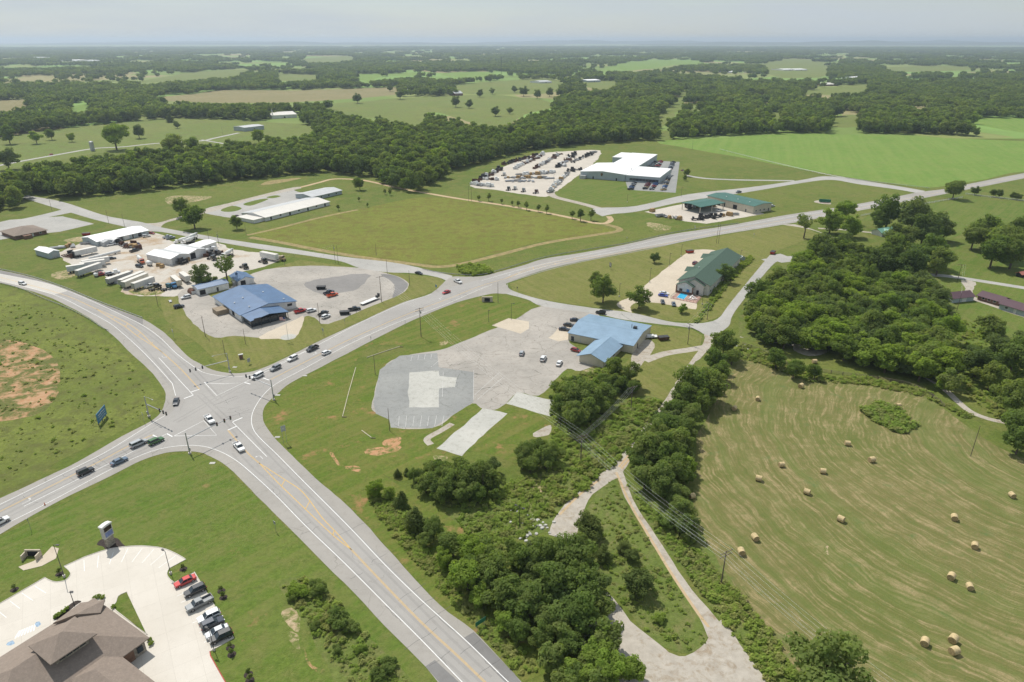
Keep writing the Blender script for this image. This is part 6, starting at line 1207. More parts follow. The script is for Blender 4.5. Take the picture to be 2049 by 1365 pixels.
b.rings([[(x0, y, z) for y, z in arc] + [(x0, y * .96, z * .96) for y, z in arc[::-1]] for x0 in (-4, -1.3, 1.3, 4)]); b.build('cover', M['trim'], t)
for x in (-4, 0, 4): b = MB(); b.tube([(x, y * .95, z * .95) for y, z in arc], .06, 5); b.build('hoop', M['galv'], t)
def junk(px, py, kd, label, group, sc=1.0, cat='equipment', nm='equipment', rz=None):
    q = P(px, py); t = link(nm, JM[kd], None, (q.x, q.y, .03), rc.uniform(0, 6.28) if rz is None else rz); t.scale = (sc,) * 3; return tag(t, label, cat, group)
JM = {}; JW = {'rack': 'rusty steel frame', 'bed': 'grey truck bed', 'cab': 'white machine body', 'pipes': 'bundle of pipes', 'crate': 'tan crate', 'crane': 'dark boom carrier'}
b = MB(); [b.box(-3, 3, -1.4 + k * .5, -1.2 + k * .5, .1 + (k % 2) * .3, .35 + (k % 2) * .3) for k in range(6)]; [b.box(x, x + .2, -1.5, 1.5, .7, .9) for x in (-2.5, 0, 2.4)]; b.box(-2.8, -2.6, -1.4, 1.4, 0, 1.9); JM['rack'] = b.mesh('rack', M['rust'])
b = MB(); b.box(-2.6, 2.6, -1, 1, .5, .7); b.box(-2.6, 2.6, -1, -.9, .7, 1.3); b.box(-2.6, 2.6, .9, 1, .7, 1.3); b.tube([(-1.5, -1, .4), (-1.5, 1, .4)], .4, 10); b.tube([(1.5, -1, .4), (1.5, 1, .4)], .4, 10); JM['bed'] = b.mesh('bed', M['galv'])
b = MB(); b.box(-1.6, 1.6, -1.1, 1.1, .3, 1.6); b.hexa([(-.6, -1, 1.6), (1.2, -1, 1.6), (1.2, 1, 1.6), (-.6, 1, 1.6)], [(-.3, -.9, 2.5), (.9, -.9, 2.5), (.9, .9, 2.5), (-.3, .9, 2.5)]); b.tube([(-1, -1.2, .4), (-1, 1.2, .4)], .4, 10); b.tube([(1, -1.2, .4), (1, 1.2, .4)], .4, 10); JM['cab'] = b.mesh('cab', M['trim'])
b = MB(); [b.tube([(-3, -.9 + k * .45, .3), (3, -.9 + k * .45, .3)], .2, 7) for k in range(5)]; [b.tube([(-3, -.7 + k * .45, .65), (3, -.7 + k * .45, .65)], .2, 7) for k in range(4)]; JM['pipes'] = b.mesh('pipes', M['galv'])
b = MB(); b.box(-1.5, 1.5, -1, 1, .1, 1.3); b.box(-1.3, 1.3, -.8, .8, 1.31, 1.9); JM['crate'] = b.mesh('crate', mat('tan_crates', (.45, .30, .14, 1), .9, 0, .3, .8))
b = MB(); b.box(-3, 3, -1.2, 1.2, .9, 1.1); b.box(2.6, 2.8, -1.2, 1.2, 1.1, 2.3); b.box(-.5, 5, -.15, .15, 1.2, 1.5); b.box(-2, -1, -1, 1, 1.1, 2.6); b.tube([(-2, -1.1, .45), (-2, 1.1, .45)], .45, 10); b.tube([(2, -1.1, .45), (2, 1.1, .45)], .45, 10); JM['crane'] = b.mesh('crane', M['steel'])
def jrow(x0, y0, x1, y1, n, kinds, label, group, sp=1.6):
    for i in range(n):
        t = i / max(1, n - 1); kd_ = rc.choice(kinds); junk(x0 + (x1 - x0) * t + rc.uniform(-sp, sp), y0 + (y1 - y0) * t + rc.uniform(-.8, .8), kd_, JW[kd_] + ' ' + ordw(i) + ' ' + label, group, rc.uniform(.85, 1.5))
G_ = 'machine parts stored in the equipment yard'
jrow(1010, 330, 1075, 311, 17, ['rack', 'rack', 'crane'], 'along the outermost row of the equipment yard', G_); jrow(1030, 338, 1086, 310, 20, ['bed', 'rack', 'cab', 'rack'], 'along the second row of the equipment yard', G_)
jrow(1072, 338, 1118, 309, 20, ['rack', 'rack', 'bed', 'cab'], 'along the third row of the equipment yard', G_); jrow(1115, 335, 1150, 310, 15, ['crane', 'rack', 'pipes'], 'along the fourth row of the equipment yard', G_); jrow(1145, 326, 1190, 306, 10, ['rack', 'crane', 'bed'], 'beside the factory back wall', G_)
jrow(1040, 352, 1108, 346, 20, ['cab', 'bed', 'crate', 'cab'], 'along the middle row of the equipment yard', G_); jrow(1012, 356, 1100, 357, 18, ['pipes', 'crate', 'bed', 'pipes'], 'along the long stack row of the yard', G_); jrow(1020, 363, 1065, 363, 7, ['pipes', 'bed'], 'lying across the equipment yard', G_)
jrow(948, 366, 1000, 340, 18, ['rack', 'cab', 'crane'], 'along the wooded edge of the yard', G_); jrow(945, 370, 985, 374, 10, ['cab', 'bed', 'cab'], 'at the near corner of the yard', G_); jrow(1100, 385, 1136, 348, 16, ['cab', 'crate', 'bed'], 'lining the lawn edge of the yard', G_); jrow(960, 360, 995, 360, 6, ['cab', 'rack'], 'just inside the near yard corner', G_)
jrow(1120, 330, 1130, 334, 4, ['cab', 'bed'], 'in the middle of the fourth aisle', G_); jrow(1140, 343, 1160, 340, 4, ['crane', 'bed'], 'before the factory gable', G_)
for a in [(1017, 378, 12, -7, 'dark truck parked nearest the yard corner', '#50545a'), (1030, 377, 14, -8, 'white truck at the edge of the equipment yard', '#d8d8d4'), (1047, 381, 14, -8, 'grey truck in the middle of the yard edge', '#8d9094'), (1072, 384, 16, -6, 'rust brown dump truck at the yard edge', '#4a2c26'), (1008, 349, 16, -6, 'white truck inside the equipment yard', '#c9cccc')]: tractor(*a)
Gc = 'machines under and around the green canopy'
jrow(1378, 417, 1425, 413, 9, ['crane', 'cab', 'crate'], 'stored under the green canopy', Gc, 2); jrow(1320, 433, 1360, 440, 5, ['crate', 'bed'], 'along the dealer lot grass edge', Gc); jrow(1390, 440, 1470, 430, 8, ['bed', 'crane', 'crate'], 'along the dealer lot front', Gc)
junk(1305, 424, 'crate', 'brown dumpster at the corner of the dealer lot', None, 1.3, 'dumpster', 'dumpster')
Gj = 'scrap and pallets in the concrete yard'
jrow(118, 497, 145, 493, 6, ['crate', 'pipes'], 'behind the small pale shed', Gj); jrow(150, 513, 140, 515, 2, ['rack', 'crane'], 'beside the lone trailer', Gj); jrow(170, 489, 185, 487, 3, ['bed', 'crate'], 'beside the warehouse end', Gj); jrow(244, 490, 275, 497, 9, ['rack', 'crate', 'bed'], 'in the scrap beside the fabric shelter', Gj); jrow(355, 528, 378, 522, 4, ['crane', 'crate'], 'before the concrete workshop', Gj); jrow(228, 568, 245, 560, 3, ['pipes', 'bed'], 'behind the lower trailer row', Gj); jrow(415, 511, 440, 506, 5, ['crane', 'bed', 'rack'], 'beside the workshop end', Gj); jrow(318, 532, 326, 535, 2, ['crate'], 'on the grass before the workshop', Gj)
def dumpster(px, py, col, label, rz=.3):
    q = P(px, py); t = thing('dumpster', label, 'dumpster', (q.x, q.y, .03), rz); m = mat('dumpster_' + col.strip('#'), hexc(col), .7, 0, .2, 1)
    b = MB(); b.hexa([(-2, -1, .2), (2, -1, .2), (2, 1, .2), (-2, 1, .2)], [(-2.3, -1.25, 1.5), (2.3, -1.25, 1.5), (2.3, 1.25, 1.5), (-2.3, 1.25, 1.5)]); b.build('body', m, t)
    for x in (-1.15, 1.15): b = MB(); b.box(x - 1.08, x + 1.08, -1.2, 1.2, 1.52, 1.6); b.build('lid', M['steel'], t)
dumpster(1380, 506, '#a8402c', 'red dumpster at the end of the motel lot'); dumpster(1546, 508, '#b03a2c', 'small red dumpster at the motel road end', 1.0); dumpster(1327, 680, '#5d4030', 'brown dumpster behind the pale blue hall', .2); dumpster(643, 578.5, '#24282c', 'black dumpster in the middle of the store lot', .1); dumpster(690, 629, '#2a2c2e', 'small black container at the store lot edge', .2); dumpster(173, 471, '#a63a30', 'red bin at the warehouse corner', .2)
q = P(741, 604); t = thing('flatbed_trailer', 'white deck gooseneck trailer at the store lot edge', 'trailer', (q.x, q.y, .04), heading(741, 604, 20, -8)); b = MB(); b.box(-6, 4, -1.25, 1.25, .75, .9); b.build('deck', M['trim'], t); b = MB(); b.box(-6, 5, -.4, .4, .5, .74); b.box(4.01, 6, -.5, .5, .9, 1.9); b.box(5.4, 6, -.6, .6, 1.9, 2.6); b.build('gooseneck', M['steel'], t); wheelset(t, [-3.6, -2.6], 1.2, .4)
q = P(385.5, 586); t = thing('quonset_shed', 'small rusty arched hut beside the long blue shed', 'shed', (q.x, q.y, 0), heading(385, 587, 16, 10)); b = MB(); arc = [(math.cos(a) * 1.7, math.sin(a) * 2.1) for a in [math.pi * i / 8 for i in range(9)]]; b.rings([[(x0, y, z) for y, z in arc] for x0 in (-2.4, 2.4)]); b.build('shell', M['rust'], t); b = MB(); b.box(2.41, 2.46, -1.3, 1.3, .05, 1.6); b.build('door', M['trim'], t)
q = P(1303, 676); t = thing('flat_trailer', 'small white loaded trailer beside the brown dumpster', 'trailer', (q.x, q.y, .03), .1); b = MB(); b.box(-2.6, 2.6, -1.2, 1.2, .6, .8); b.build('deck', M['trim'], t); b = MB(); b.box(-2, 1, -.9, .9, .81, 1.3); b.build('load', M['trim'], t); wheelset(t, [-.5, .5], 1.2, .35)
q = P(341, 604); junk(341, 604, 'bed', 'small rusty trailer on the store lot edge', None, .6, 'trailer', 'small_trailer')

# ---------------------------------------------------------------- hay bales
bm_ = MB(); n = 22; bm_.rings([[(x, math.cos(a) * r, .78 + math.sin(a) * r) for a in [6.2832 * i / n for i in range(n)]] for x, r in ((-.8, .70), (-.76, .78), (0, .8), (.76, .78), (.8, .70))]); bale_me = bm_.mesh('bale', [M['straw'], M['strawend']])
for pl_ in bale_me.polygons:
    if abs(pl_.normal.x) > .8: pl_.material_index = 1
where = ['bale third from the country lane at the top of the field', 'bale nearest the hedgerow at the top of the field', 'bale under the small fence line trees', 'bale behind the weedy hummock', 'bale beyond the fence line trees', 'bale first of two below the hummock', 'bale second of two below the hummock', 'bale at the upper end of the middle row', 'bale in the middle of the field', 'bale left of the middle row', 'bale just below the middle row', 'bale alone in the lower middle of the field', 'bale near the power pole, upper of two', 'bale near the power pole, lower of two', 'bale at the far right of the field', 'bale above the lone right hand one', 'bale second from the right edge', 'bale upper of the right hand pair', 'bale lower of the right hand pair', 'bale left of the bottom pair', 'bale upper of the touching bottom pair', 'bale lower of the touching bottom pair', 'bale tucked against the hedgerow']
for i, q in enumerate('1516.5,797 1469.5,816.6 1603,772 1798,810.5 1630,723 1696,886.5 1744.5,919.5 1564,929 1647,942 1518.5,957 1615,983.5 1683,1038 1511,1075 1483.5,1103.5 2025.5,990 1910,1035 1951,1091.5 1904,1153 1941,1173 1851,1284 1908,1278.5 1910,1302 1385,992'.split()):
    x, y = [float(a) for a in q.split(',')]; p = P(x, y, .8); o = link('hay_bale', bale_me, None, (p.x, p.y, 0), .9 - i * .17 + rc.uniform(-.4, .4)); s_ = rc.uniform(.92, 1.08); o.scale = (s_, s_, s_); tag(o, 'round hay ' + where[i], 'hay bale', 'round hay bales in the field')

# ---------------------------------------------------------------- poles, wires, signals, signs
POLES = {}
def upole(key, bx, by, ty, label, arms=1, ang=None, tx_=False, r=.16, hgt=None):
    h = hgt or HT(bx, by, ty); q = P(bx, by); t = thing('utility_pole', label, 'utility pole', (q.x, q.y, 0), ang or 0)
    b = MB(); b.tube([(0, 0, -.1), (0, 0, h * .5), (0, 0, h)], [r, r * .85, r * .65], 8); b.build('pole', M['wood'], t); tips = []
    for k in range(arms):
        z = h - .35 - k * .9; b = MB(); b.box(-.06 + r * .7, .06 + r * .7, -1.9, 1.9, z - .07, z + .07); a = b.build('crossarm', M['wood'], t)
        for y in (-1.8, -.7, .7, 1.8):
            b = MB(); b.tube([(r * .7, y, z + .07), (r * .7, y, z + .26)], .05, 6); b.build('insulator', M['galv'], a); tips.append(Vector((r * .7, y, z + .26)))
    if tx_: b = MB(); b.tube([(0, r + .3, h - 2.6), (0, r + .3, h - 1.6)], .28, 10); b.build('transformer', M['galv'], t)
    if not tips: tips = [Vector((0, 0, h - .1)), Vector((0, 0, h - 1.0))]
    POLES[key] = (t, [Matrix.Rotation(ang or 0, 4, 'Z') @ v + Vector((q.x, q.y, 0)) for v in tips]); return t
def wires(a, b_, label, sag=1.2, n=None, end=None):
    A = POLES[a][1]; B = POLES[b_][1] if b_ else [v + end for v in A]; t = thing('power_line', label, 'power line', A[0] * .5 + B[0] * .5 - Vector((0, 0, 0))); t.location.z = 0; o = Vector((t.location.x, t.location.y, 0))
    for i in range(n or min(len(A), len(B))):
        p, q = A[i] - o, B[min(i, len(B) - 1)] - o; path = [p.lerp(q, k / 12) - Vector((0, 0, sag * 4 * (k / 12) * (1 - k / 12))) for k in range(13)]
        w = MB(); w.tube(path, .015, 4); w.build('wire', M['trim'], t)
d1 = math.atan2(P(1443, 1168).y - P(1161.7, 926.5).y, P(1443, 1168).x - P(1161.7, 926.5).x)
upole('a', 1443, 1168, 1102, 'wooden power pole with double crossarms at the hay field edge', 2, d1); upole('b', 1161.7, 927, 871, 'wooden power pole with crossarm in the brush by the lane', 2, d1)
d2 = math.atan2(P(1161.7, 926.5).y - P(842.7, 674).y, P(1161.7, 926.5).x - P(842.7, 674).x)
upole('c', 842.7, 674, 616, 'wooden power pole with transformer beside the highway verge', 2, d2, True); upole('d', 1262, 823, 773, 'wooden power pole behind the hall trees', 1, d1)
upole('e', 763.6, 604.4, 552.7, 'leaning power pole at the corner of the store lot', 1, d2); wires('a', 'b', 'power wires across the lane below the brush pole', 1.6, 6); wires('b', 'c', 'power wires over the vacant lot', 2.5, 5); wires('c', 'e', 'power wires crossing the highway', 1.0, 4)
wires('a', None, 'power wires over the hay field', 1.4, 6, end=(P(1443, 1168) - P(1161.7, 927)) * .9); wires('d', 'b', 'wires between two poles beside the lane', 1.0, 4)
for k, a in enumerate([('f', 1376, 689, 648, 'power pole in the grass corner of the motel road', 1, .5), ('g', 1414.8, 640, 606, 'power pole on the corner opposite the wood', 1, .5), ('h', 411, 673, 633.7, 'power pole beside the store yard', 1, .4), ('i', 316.5, 613, 566, 'bare wooden pole above the curving highway', 0, 0), ('j', 218, 447.7, 420, 'wooden pole first along the access road', 0, 0),
    ('k', 249.5, 454, 428, 'wooden pole second along the access road', 0, 0), ('l', 104, 421, 393, 'wooden pole where the side road joins', 0, 0), ('m', 418, 479, 459, 'wooden pole by the workshop annex', 0, 0), ('n', 438, 490, 466, 'wooden pole with transformer behind the workshop', 1, .3), ('o', 671, 526, 490, 'first of two close poles by the access road', 0, 0), ('p', 677, 527.6, 491, 'second of two close poles by the access road', 0, 0),
    ('q', 753, 511.5, 488, 'thin pole standing in the rough field', 0, 0), ('r', 938, 404, 371, 'first of two close poles beside the dirt track', 0, 0), ('s', 943.5, 404, 371, 'second of two close poles beside the dirt track', 0, 0), ('t', 1433.4, 487, 443, 'first of two tall poles beside the highway', 0, 0), ('u', 1437.4, 487.5, 445, 'second of two tall poles beside the highway', 0, 0),
    ('v', 1942, 913, 852, 'lone leaning pole in the hay field', 0, 0), ('w', 1916, 561, 529, 'pole with crossarm on the rural lane', 1, 1.2), ('x', 1914, 623, 584, 'pole beside the maroon garage', 0, 0), ('y', 1925, 735, 695, 'pole at the edge of the brush', 0, 0), ('z', 493, 471, 447, 'pole at the corner of the depot lawn', 0, 0), ('aa', 570, 532, 508, 'pole on the grass beside the store lot', 0, 0), ('ab', 775, 548, 518, 'pole where the access road meets the lot', 0, 0), ('ac', 820, 572, 541, 'thin pole on the verge point', 0, 0),
    ('ad', 996.6, 606, 565, 'pole beside the motel road turning', 0, 0), ('ae', 751, 749.5, 711, 'old pole on the vacant lot corner', 0, 0), ('af', 779.9, 862, 817, 'old pole beside the faded stall lines', 0, 0), ('ag', 967, 990, 950, 'thin pole in the thicket', 0, 0), ('ah', 451, 713, 680, 'light pole on the store lawn near the signal', 0, 0), ('ai', 491.5, 688.5, 658, 'light pole by the store path', 0, 0), ('aj', 640, 647, 606, 'light pole at the store lot edge', 0, 0), ('ak', 1385, 300, 280, 'far pole by the crop field', 0, 0), ('al', 446, 270, 252, 'far pole beside the far drive', 0, 0)]):
    upole(a[0], a[1], a[2], a[3], a[4], a[5], a[6], a[0] in 'nfo', .14 if a[5] else .11)
for a, b_, l in [('f', 'g', 'wires over the motel road corner'), ('o', 'aa', 'wires by the store lot'), ('w', 'x', 'wires over the homestead')]: wires(a, b_, l, .8)
def light(bx, by, ty, label, arm=1.2, ang=0, base=True, two=False, hgt=None):
    h = hgt or HT(bx, by, ty); q = P(bx, by); t = thing('street_lamp', label, 'lamp post', (q.x, q.y, 0), ang); b = MB(); b.tube([(0, 0, .6 if base else 0), (0, 0, h)], [.09, .06], 8); b.build('post', M['steel'], t)
    if base: b = MB(); b.tube([(0, 0, 0), (0, 0, .65)], .3, 12); b.build('footing', M['kerb'], t)
    for sg in ((1, -1) if two else (1,)): b = MB(); b.box(0 if sg > 0 else -arm, arm if sg > 0 else 0, -.05, .05, h - .08, h); b.box(sg * arm - .35, sg * arm + .35, -.2, .2, h - .1, h + .06); b.build('lamp_head', M['steel'], t)
light(342, 1149, 1103, 'bank lamp post beside the red car', .9, 2.6); light(129, 1155, 1108, 'bank lamp post at the kerb bulge', .9, 0, hgt=9.5); light(428.6, 1301.5, 1259, 'bank lamp post past the last parked car', .9, 2.6); light(149, 1211, 1184, 'short lamp post in the planting bed', .3, 0, False)
light(1239, 594, 567.8, 'motel lamp post nearest the wide tree', .3); light(1300, 565, 537, 'motel lamp post halfway along the lot', .3); light(1339, 532.7, 507, 'motel lamp post third along the lot', .3); light(1362.6, 513.7, 490, 'motel lamp post by the red dumpster', .3); light(1405, 609.5, 578, 'motel lamp post beside the pool', .3); light(1480, 526, 501, 'motel lamp post by the shed', .3)
light(1039.8, 1054, 1014, 'abandoned twin lamp post in the weeds', 1.2, -.6, False, True); light(1023, 640, 607, 'lamp post by the small concrete pad', 1.2, 0, False); light(978, 645, 621, 'short post on the highway verge', .2, 0, False)
light(1255, 405, 390, 'yard light on the factory lawn', .6); light(1363, 393, 375, 'light pole below the factory car park', .6); light(1108, 367, 349, 'yard light in the equipment yard', .6, 0, False)
def mast(bx, by, ty, ax, ay, sx, sy, label, lum=None):
    h = HT(bx, by, ty); q = P(bx, by); ah = HT(bx, by, sy)
    tip = P(ax, ay, ah); d = Vector((tip.x - q.x, tip.y - q.y, 0)); L = d.length; ang = math.atan2(d.y, d.x); t = thing('traffic_signal', label, 'traffic signal', (q.x, q.y, 0), ang)
    b = MB(); b.tube([(0, 0, 0), (0, 0, h)], [.2, .14], 10); b.build('post', M['galv'], t); b = MB(); b.tube([(0, 0, 0), (0, 0, .5)], .45, 12); b.build('footing', M['kerb'], t)
    b = MB(); b.tube([(0, 0, ah), (L * .5, 0, ah + .25), (L, 0, ah + .3)], [.17, .13, .09], 8); b.build('mast_arm', M['galv'], t)
    b = MB(); b.box(-.25, .25, -.45, -.2, 1.2, 2.2); b.build('control_box', M['galv'], t)
    for x in (L * .97, L * .83, L * .66):
        b = MB(); b.box(x - .22, x + .22, -.17, .17, ah - .45, ah + .85); hd = b.build('signal_head', M['steel'], t)
        for z, c in ((.6, (.30, .02, .02, 1)), (.2, (.32, .2, .02, 1)), (-.2, (.02, .2, .08, 1))): b = MB(); b.tube([(x, -.171, ah + z), (x, -.21, ah + z)], .13, 10); b.build('lens', mat('lens_%d' % int(z * 10), c, .3), hd)
    if lum: b = MB(); b.tube([(0, 0, h - .1), (L * lum * .5, 0, h + .3), (L * lum, 0, h + .35)], .05, 6); b.box(L * lum - .3, L * lum + .4, -.12, .12, h + .28, h + .42); b.build('luminaire', M['galv'], t)
mast(460.4, 744.6, 707, 378, 743.5, 453.8, 721.5, 'traffic signal mast on the store lawn corner', .35); mast(548, 800.6, 760, 491, 753, 542.8, 773, 'traffic signal mast beside the vacant lot corner'); mast(380, 908, 865.5, 463.7, 836, 374.7, 878.7, 'traffic signal mast on the bank lawn corner'); mast(298.5, 834, 793.6, 334, 829.5, 294.5, 808.6, 'traffic signal mast on the rough field corner', .4)
# route markers and small signs
def sign(bx, by, ty, label, w, h, m, ang=0, posts=1, cat='sign', panels=1, nm='road_sign', text=None):
    H_ = HT(bx, by, ty); q = P(bx, by); t = thing(nm, label, cat, (q.x, q.y, 0), ang)
    for i in range(posts): y = 0 if posts == 1 else (-w * .35 + i * w * .7 / (posts - 1)); b = MB(); b.tube([(.05, y, 0), (.05, y, H_ - .05)], .05 if w < 3 else .12, 6); b.build('post', M['galv'] if w < 3 else M['wood'], t)
    for k in range(panels): y = 0 if panels == 1 else -w / 2 + w * ((k % 2) + .5) / 2; z1 = H_ - (k // 2) * (h / 2 + .02); b = MB(); ww = w if panels == 1 else w / 2 - .05; hh = h if panels <= 2 else h / 2 - .05; b.box(-.03, .02, y - ww / 2, y + ww / 2, z1 - hh, z1); b.build('panel', m, t)
    return t
M['shield'] = mat('route_shield', (.50, .52, .54, 1), .5, .1, .3, 6); M['greensign'] = mat('green_sign', (.02, .16, .09, 1), .5); M['bluesign'] = mat('blue_sign_face', (.06, .20, .36, 1), .5, 0, .1, 1); M['signback'] = mat('sign_back', (.42, .43, .44, 1), .5, .4)
for a in [(571, 887, 852, 'route shields on two posts beside the junction', 1.5, 2.0, 'shield', 2.2, 2, 4), (348, 677, 659, 'route shields beside the curving highway', 1.4, 1.4, 'shield', .7, 1, 2), (499, 729, 717, 'route shields on the store lawn', 1.4, 1.6, 'shield', -.5, 1, 2), (647, 671, 657, 'grey sign beside the highway by the store', 1.6, 1.2, 'signback', .7, 2, 1), (690, 649, 638, 'small sign below the store lot', .8, .8, 'signback', .7, 1, 1), (743, 686, 673, 'small sign on the highway verge opposite the store', .9, .9, 'signback', 3.6, 1, 1), (873, 581, 570, 'blue sign on the verge point', 1.4, 1.2, 'bluesign', .6, 2, 1), (552, 1064, 1043, 'small sign on the bank lawn side of the highway', .9, .9, 'signback', 1.0, 1, 1), (62, 1061, 1037, 'thin sign post beside the highway', .5, .7, 'signback', .4, 1, 1), (289, 1027 - 180, 826, 'small sign by the rough field corner', .7, .8, 'signback', .6, 1, 1), (1035, 583, 574, 'small dark sign on the motel lawn corner', .8, .8, 'steel', .5, 1, 1), (811, 650, 641, 'tiny marker on the verge', .6, .6, 'signback', .5, 1, 1), (1390, 462, 452, 'route sign beside the highway below the dealer', 1.2, 1.0, 'signback', .3, 2, 1), (1254, 484, 474, 'small route sign beside the guardrail', .8, .8, 'signback', .3, 1, 1), (1508, 476, 467, 'small sign by the highway near the ranch drive', .7, .8, 'signback', .3, 1, 1)]:
    sign(a[0], a[1], a[2], a[3], a[4], a[5], M[a[6]], a[7], a[8], panels=a[9])
t = sign(962, 1258, 1240, 'green place name sign at the tree belt', 2.8, 1.1, M['greensign'], heading(962, 1258, 12, 12), 2); t.rotation_euler.z = heading(962, 1258, 24, -16) + math.pi / 2
g0, g1 = P(199, 851.5), P(214, 833); t = thing('billboard', 'blue billboard on timber posts at the rough field corner', 'billboard', ((g0.x + g1.x) / 2, (g0.y + g1.y) / 2, 0), math.atan2(g1.y - g0.y, g1.x - g0.x)); L = (g1 - g0).length * 1.12; H_ = HT(199, 851.5, 829)
b = MB(); b.box(-L / 2, L / 2, -.08, .08, H_ - 3.4, H_); b.build('panel', M['bluesign'], t)
for x in (-L * .42, 0, L * .42): b = MB(); b.box(x - .12, x + .12, .09, .33, 0, H_ - .2); b.build('post', M['wood'], t); b = MB(); b.tube([(x, .3, H_ * .6), (x, 2.2, .05)], .07, 5); b.build('brace', M['wood'], t)
rs_ = random.Random(4)
for k in range(3):
    b = MB(); pth = [(-L * .36 + i * L * .72 / 14, -.1, H_ - .9 - k * .85 + rs_.uniform(-.16, .16)) for i in range(15)]; b.tube(pth, .06 if k else .1, 4); b.build('lettering', M['trim'], t)
# bank pylon sign
q = P(222, 1091); t = thing('pylon_sign', 'tall stone pylon sign with curved cap at the bank entrance', 'sign', (q.x, q.y, 0), heading(222, 1091, 14, -11)); hp = HT(222, 1091, 1048)
b = MB(); b.box(-1.0, 1.0, -.45, .45, 0, hp * .42); b.build('base', M['stone'], t); b = MB(); b.box(-1.25, 1.25, -.55, .55, hp * .42, hp - .5); b.build('cabinet', mat('silver_cabinet', (.55, .54, .52, 1), .5, .2), t)
b = MB(); pr = [(-1.45, hp - .5), (1.45, hp - .5), (1.45, hp - .35), (.8, hp - .1), (0, hp), (-.8, hp - .02), (-1.45, hp - .1)]; b.side(pr, -.65, .65); b.build('cap', M['trim'], t)
for sg in (-1, 1):
    b = MB(); b.box(-1.05, 1.05, sg * .57 - .015, sg * .57 + .015, hp * .48, hp * .68); b.build('message_panel', mat('pale_blue_panel', (.22, .27, .50, 1), .4, 0, .25, 4), t)
    b = MB(); b.box(-1.05, 1.05, sg * .57 - .015, sg * .57 + .015, hp * .72, hp - .65); b.build('logo_panel', mat('black_logo_panel', (.06, .035, .035, 1), .4, 0, .5, 2.5), t)
t = sign(1221, 539, 525.5, 'dark rectangular motel sign on the lawn', 2.4, 2.6, M['steel'], .3, 2, nm='motel_sign'); b = MB(); Hs = HT(1221, 539, 525.5); [b.box(-.06, -.035, -1, 1, Hs - .5 - k * .5, Hs - .35 - k * .5) for k in range(4)]; b.build('letter_rows', M['trim'], t)
q = P(483, 718); t = thing('lawn_sign', 'small stone sign with white cap on the store lawn', 'sign', (q.x, q.y, 0), .5); b = MB(); b.box(-.7, .7, -.25, .25, 0, 1.7); b.build('pedestal', M['brick'], t); b = MB(); b.box(-.9, .9, -.35, .35, 1.71, 2.0); b.build('cap', M['trim'], t)
sheet('sign_bed', smooth(W('1628,404 1640,401 1660,405 1662,409 1645,408'), 3, True), .035, M['gravel']); q = P(1650, 405.5); t = thing('monument_sign', 'low dark green monument sign on a gravel bed', 'sign', (q.x, q.y, 0), -.3); b = MB(); b.box(-4.2, 4.2, -.3, .3, .5, 2.6); b.build('panel', M['greensign'], t); b = MB(); b.box(-3.6, 3.6, -.4, .4, 0, .5); b.build('plinth', M['stone'], t)
# flagpoles
def flag(bx, by, ty, label, ang):
    h = HT(bx, by, ty); q = P(bx, by); t = thing('flagpole', label, 'flagpole', (q.x, q.y, 0), ang); b = MB(); b.tube([(0, 0, 0), (0, 0, h)], [.08, .04], 8); b.build('pole', M['trim'], t)
    m_r, m_w, m_b = mat('flag_red', (.5, .03, .05, 1), .9), mat('flag_white', (.75, .75, .75, 1), .9), mat('flag_blue', (.03, .05, .22, 1), .9); b = MB(); hh, L = 1.5, 2.6
    for k in range(13):
        for i in range(8):
            x0, x1 = .06 + L * i / 8, .06 + L * (i + 1) / 8; w0, w1 = .18 * math.sin(i * .9), .18 * math.sin((i + 1) * .9); z0, z1 = h - .15 - hh * (k + 1) / 13, h - .15 - hh * k / 13; mi = 2 if (k < 7 and i < 3) else k % 2
            b.add([(x0, w0, z0 - i * .03), (x1, w1, z0 - i * .03 - .03), (x1, w1, z1 - i * .03 - .03), (x0, w0, z1 - i * .03)], [(0, 1, 2, 3)], mi)
    b.build('flag', [m_r, m_w, m_b], t)
flag(577, 680, 634, 'flagpole with flag on the round pad by the store', 2.9); sheet('flag_pad', [P(577, 674.5) + Vector((math.cos(a) * 3.2, math.sin(a) * 3.2, 0)) for a in [6.283 * i / 20 for i in range(20)]], .0395, M['pad']); flag(1367, 351, 339, 'flagpole at the factory car park corner', 2.9)
# guardrails, fences, loose timber
def rail(s, label, zt=.75, post=3.8):
    p = smooth(W(s), 5); t = thing('guardrail', label, 'guardrail'); b = MB(); rs = []
    for i, q in enumerate(p):
        d = p[min(i + 1, len(p) - 1)] - p[max(i - 1, 0)]; n = Vector((-d.y, d.x, 0)).normalized() * .05; rs.append([(q.x + n.x, q.y + n.y, zt - .32), (q.x - n.x, q.y - n.y, zt - .32), (q.x - n.x, q.y - n.y, zt), (q.x + n.x, q.y + n.y, zt)])
    b.rings(rs); b.build('beam', M['galv'], t); acc_ = 0; last = p[0]; pm = MB(); pm.box(-.08, .08, -.08, .08, 0, zt - .33); pme = pm.mesh('post', M['wood'])
    for i in range(1, len(p)):
        L = (p[i] - p[i - 1]).length; k = post - acc_
        while k < L: q = p[i - 1].lerp(p[i], k / L); link('post', pme, t, (q.x, q.y, 0)); k += post
        acc_ = L - (k - post)
rail('-100,545 0,568 44,580 88,599 132,616.5 176,638.5 202,656 217.6,663', 'guardrail on the outside of the curving highway'); rail('-100,520 0,540 66,555.5 132,577.5 187,600.5 242,621.5 286,638', 'guardrail on the inside of the curving highway'); rail('845,540 880,547 932,552 964,551 995,543.5 1088,516.5 1182,499.5 1260,486.8 1367,463 1478,448', 'long guardrail beside the rough field')
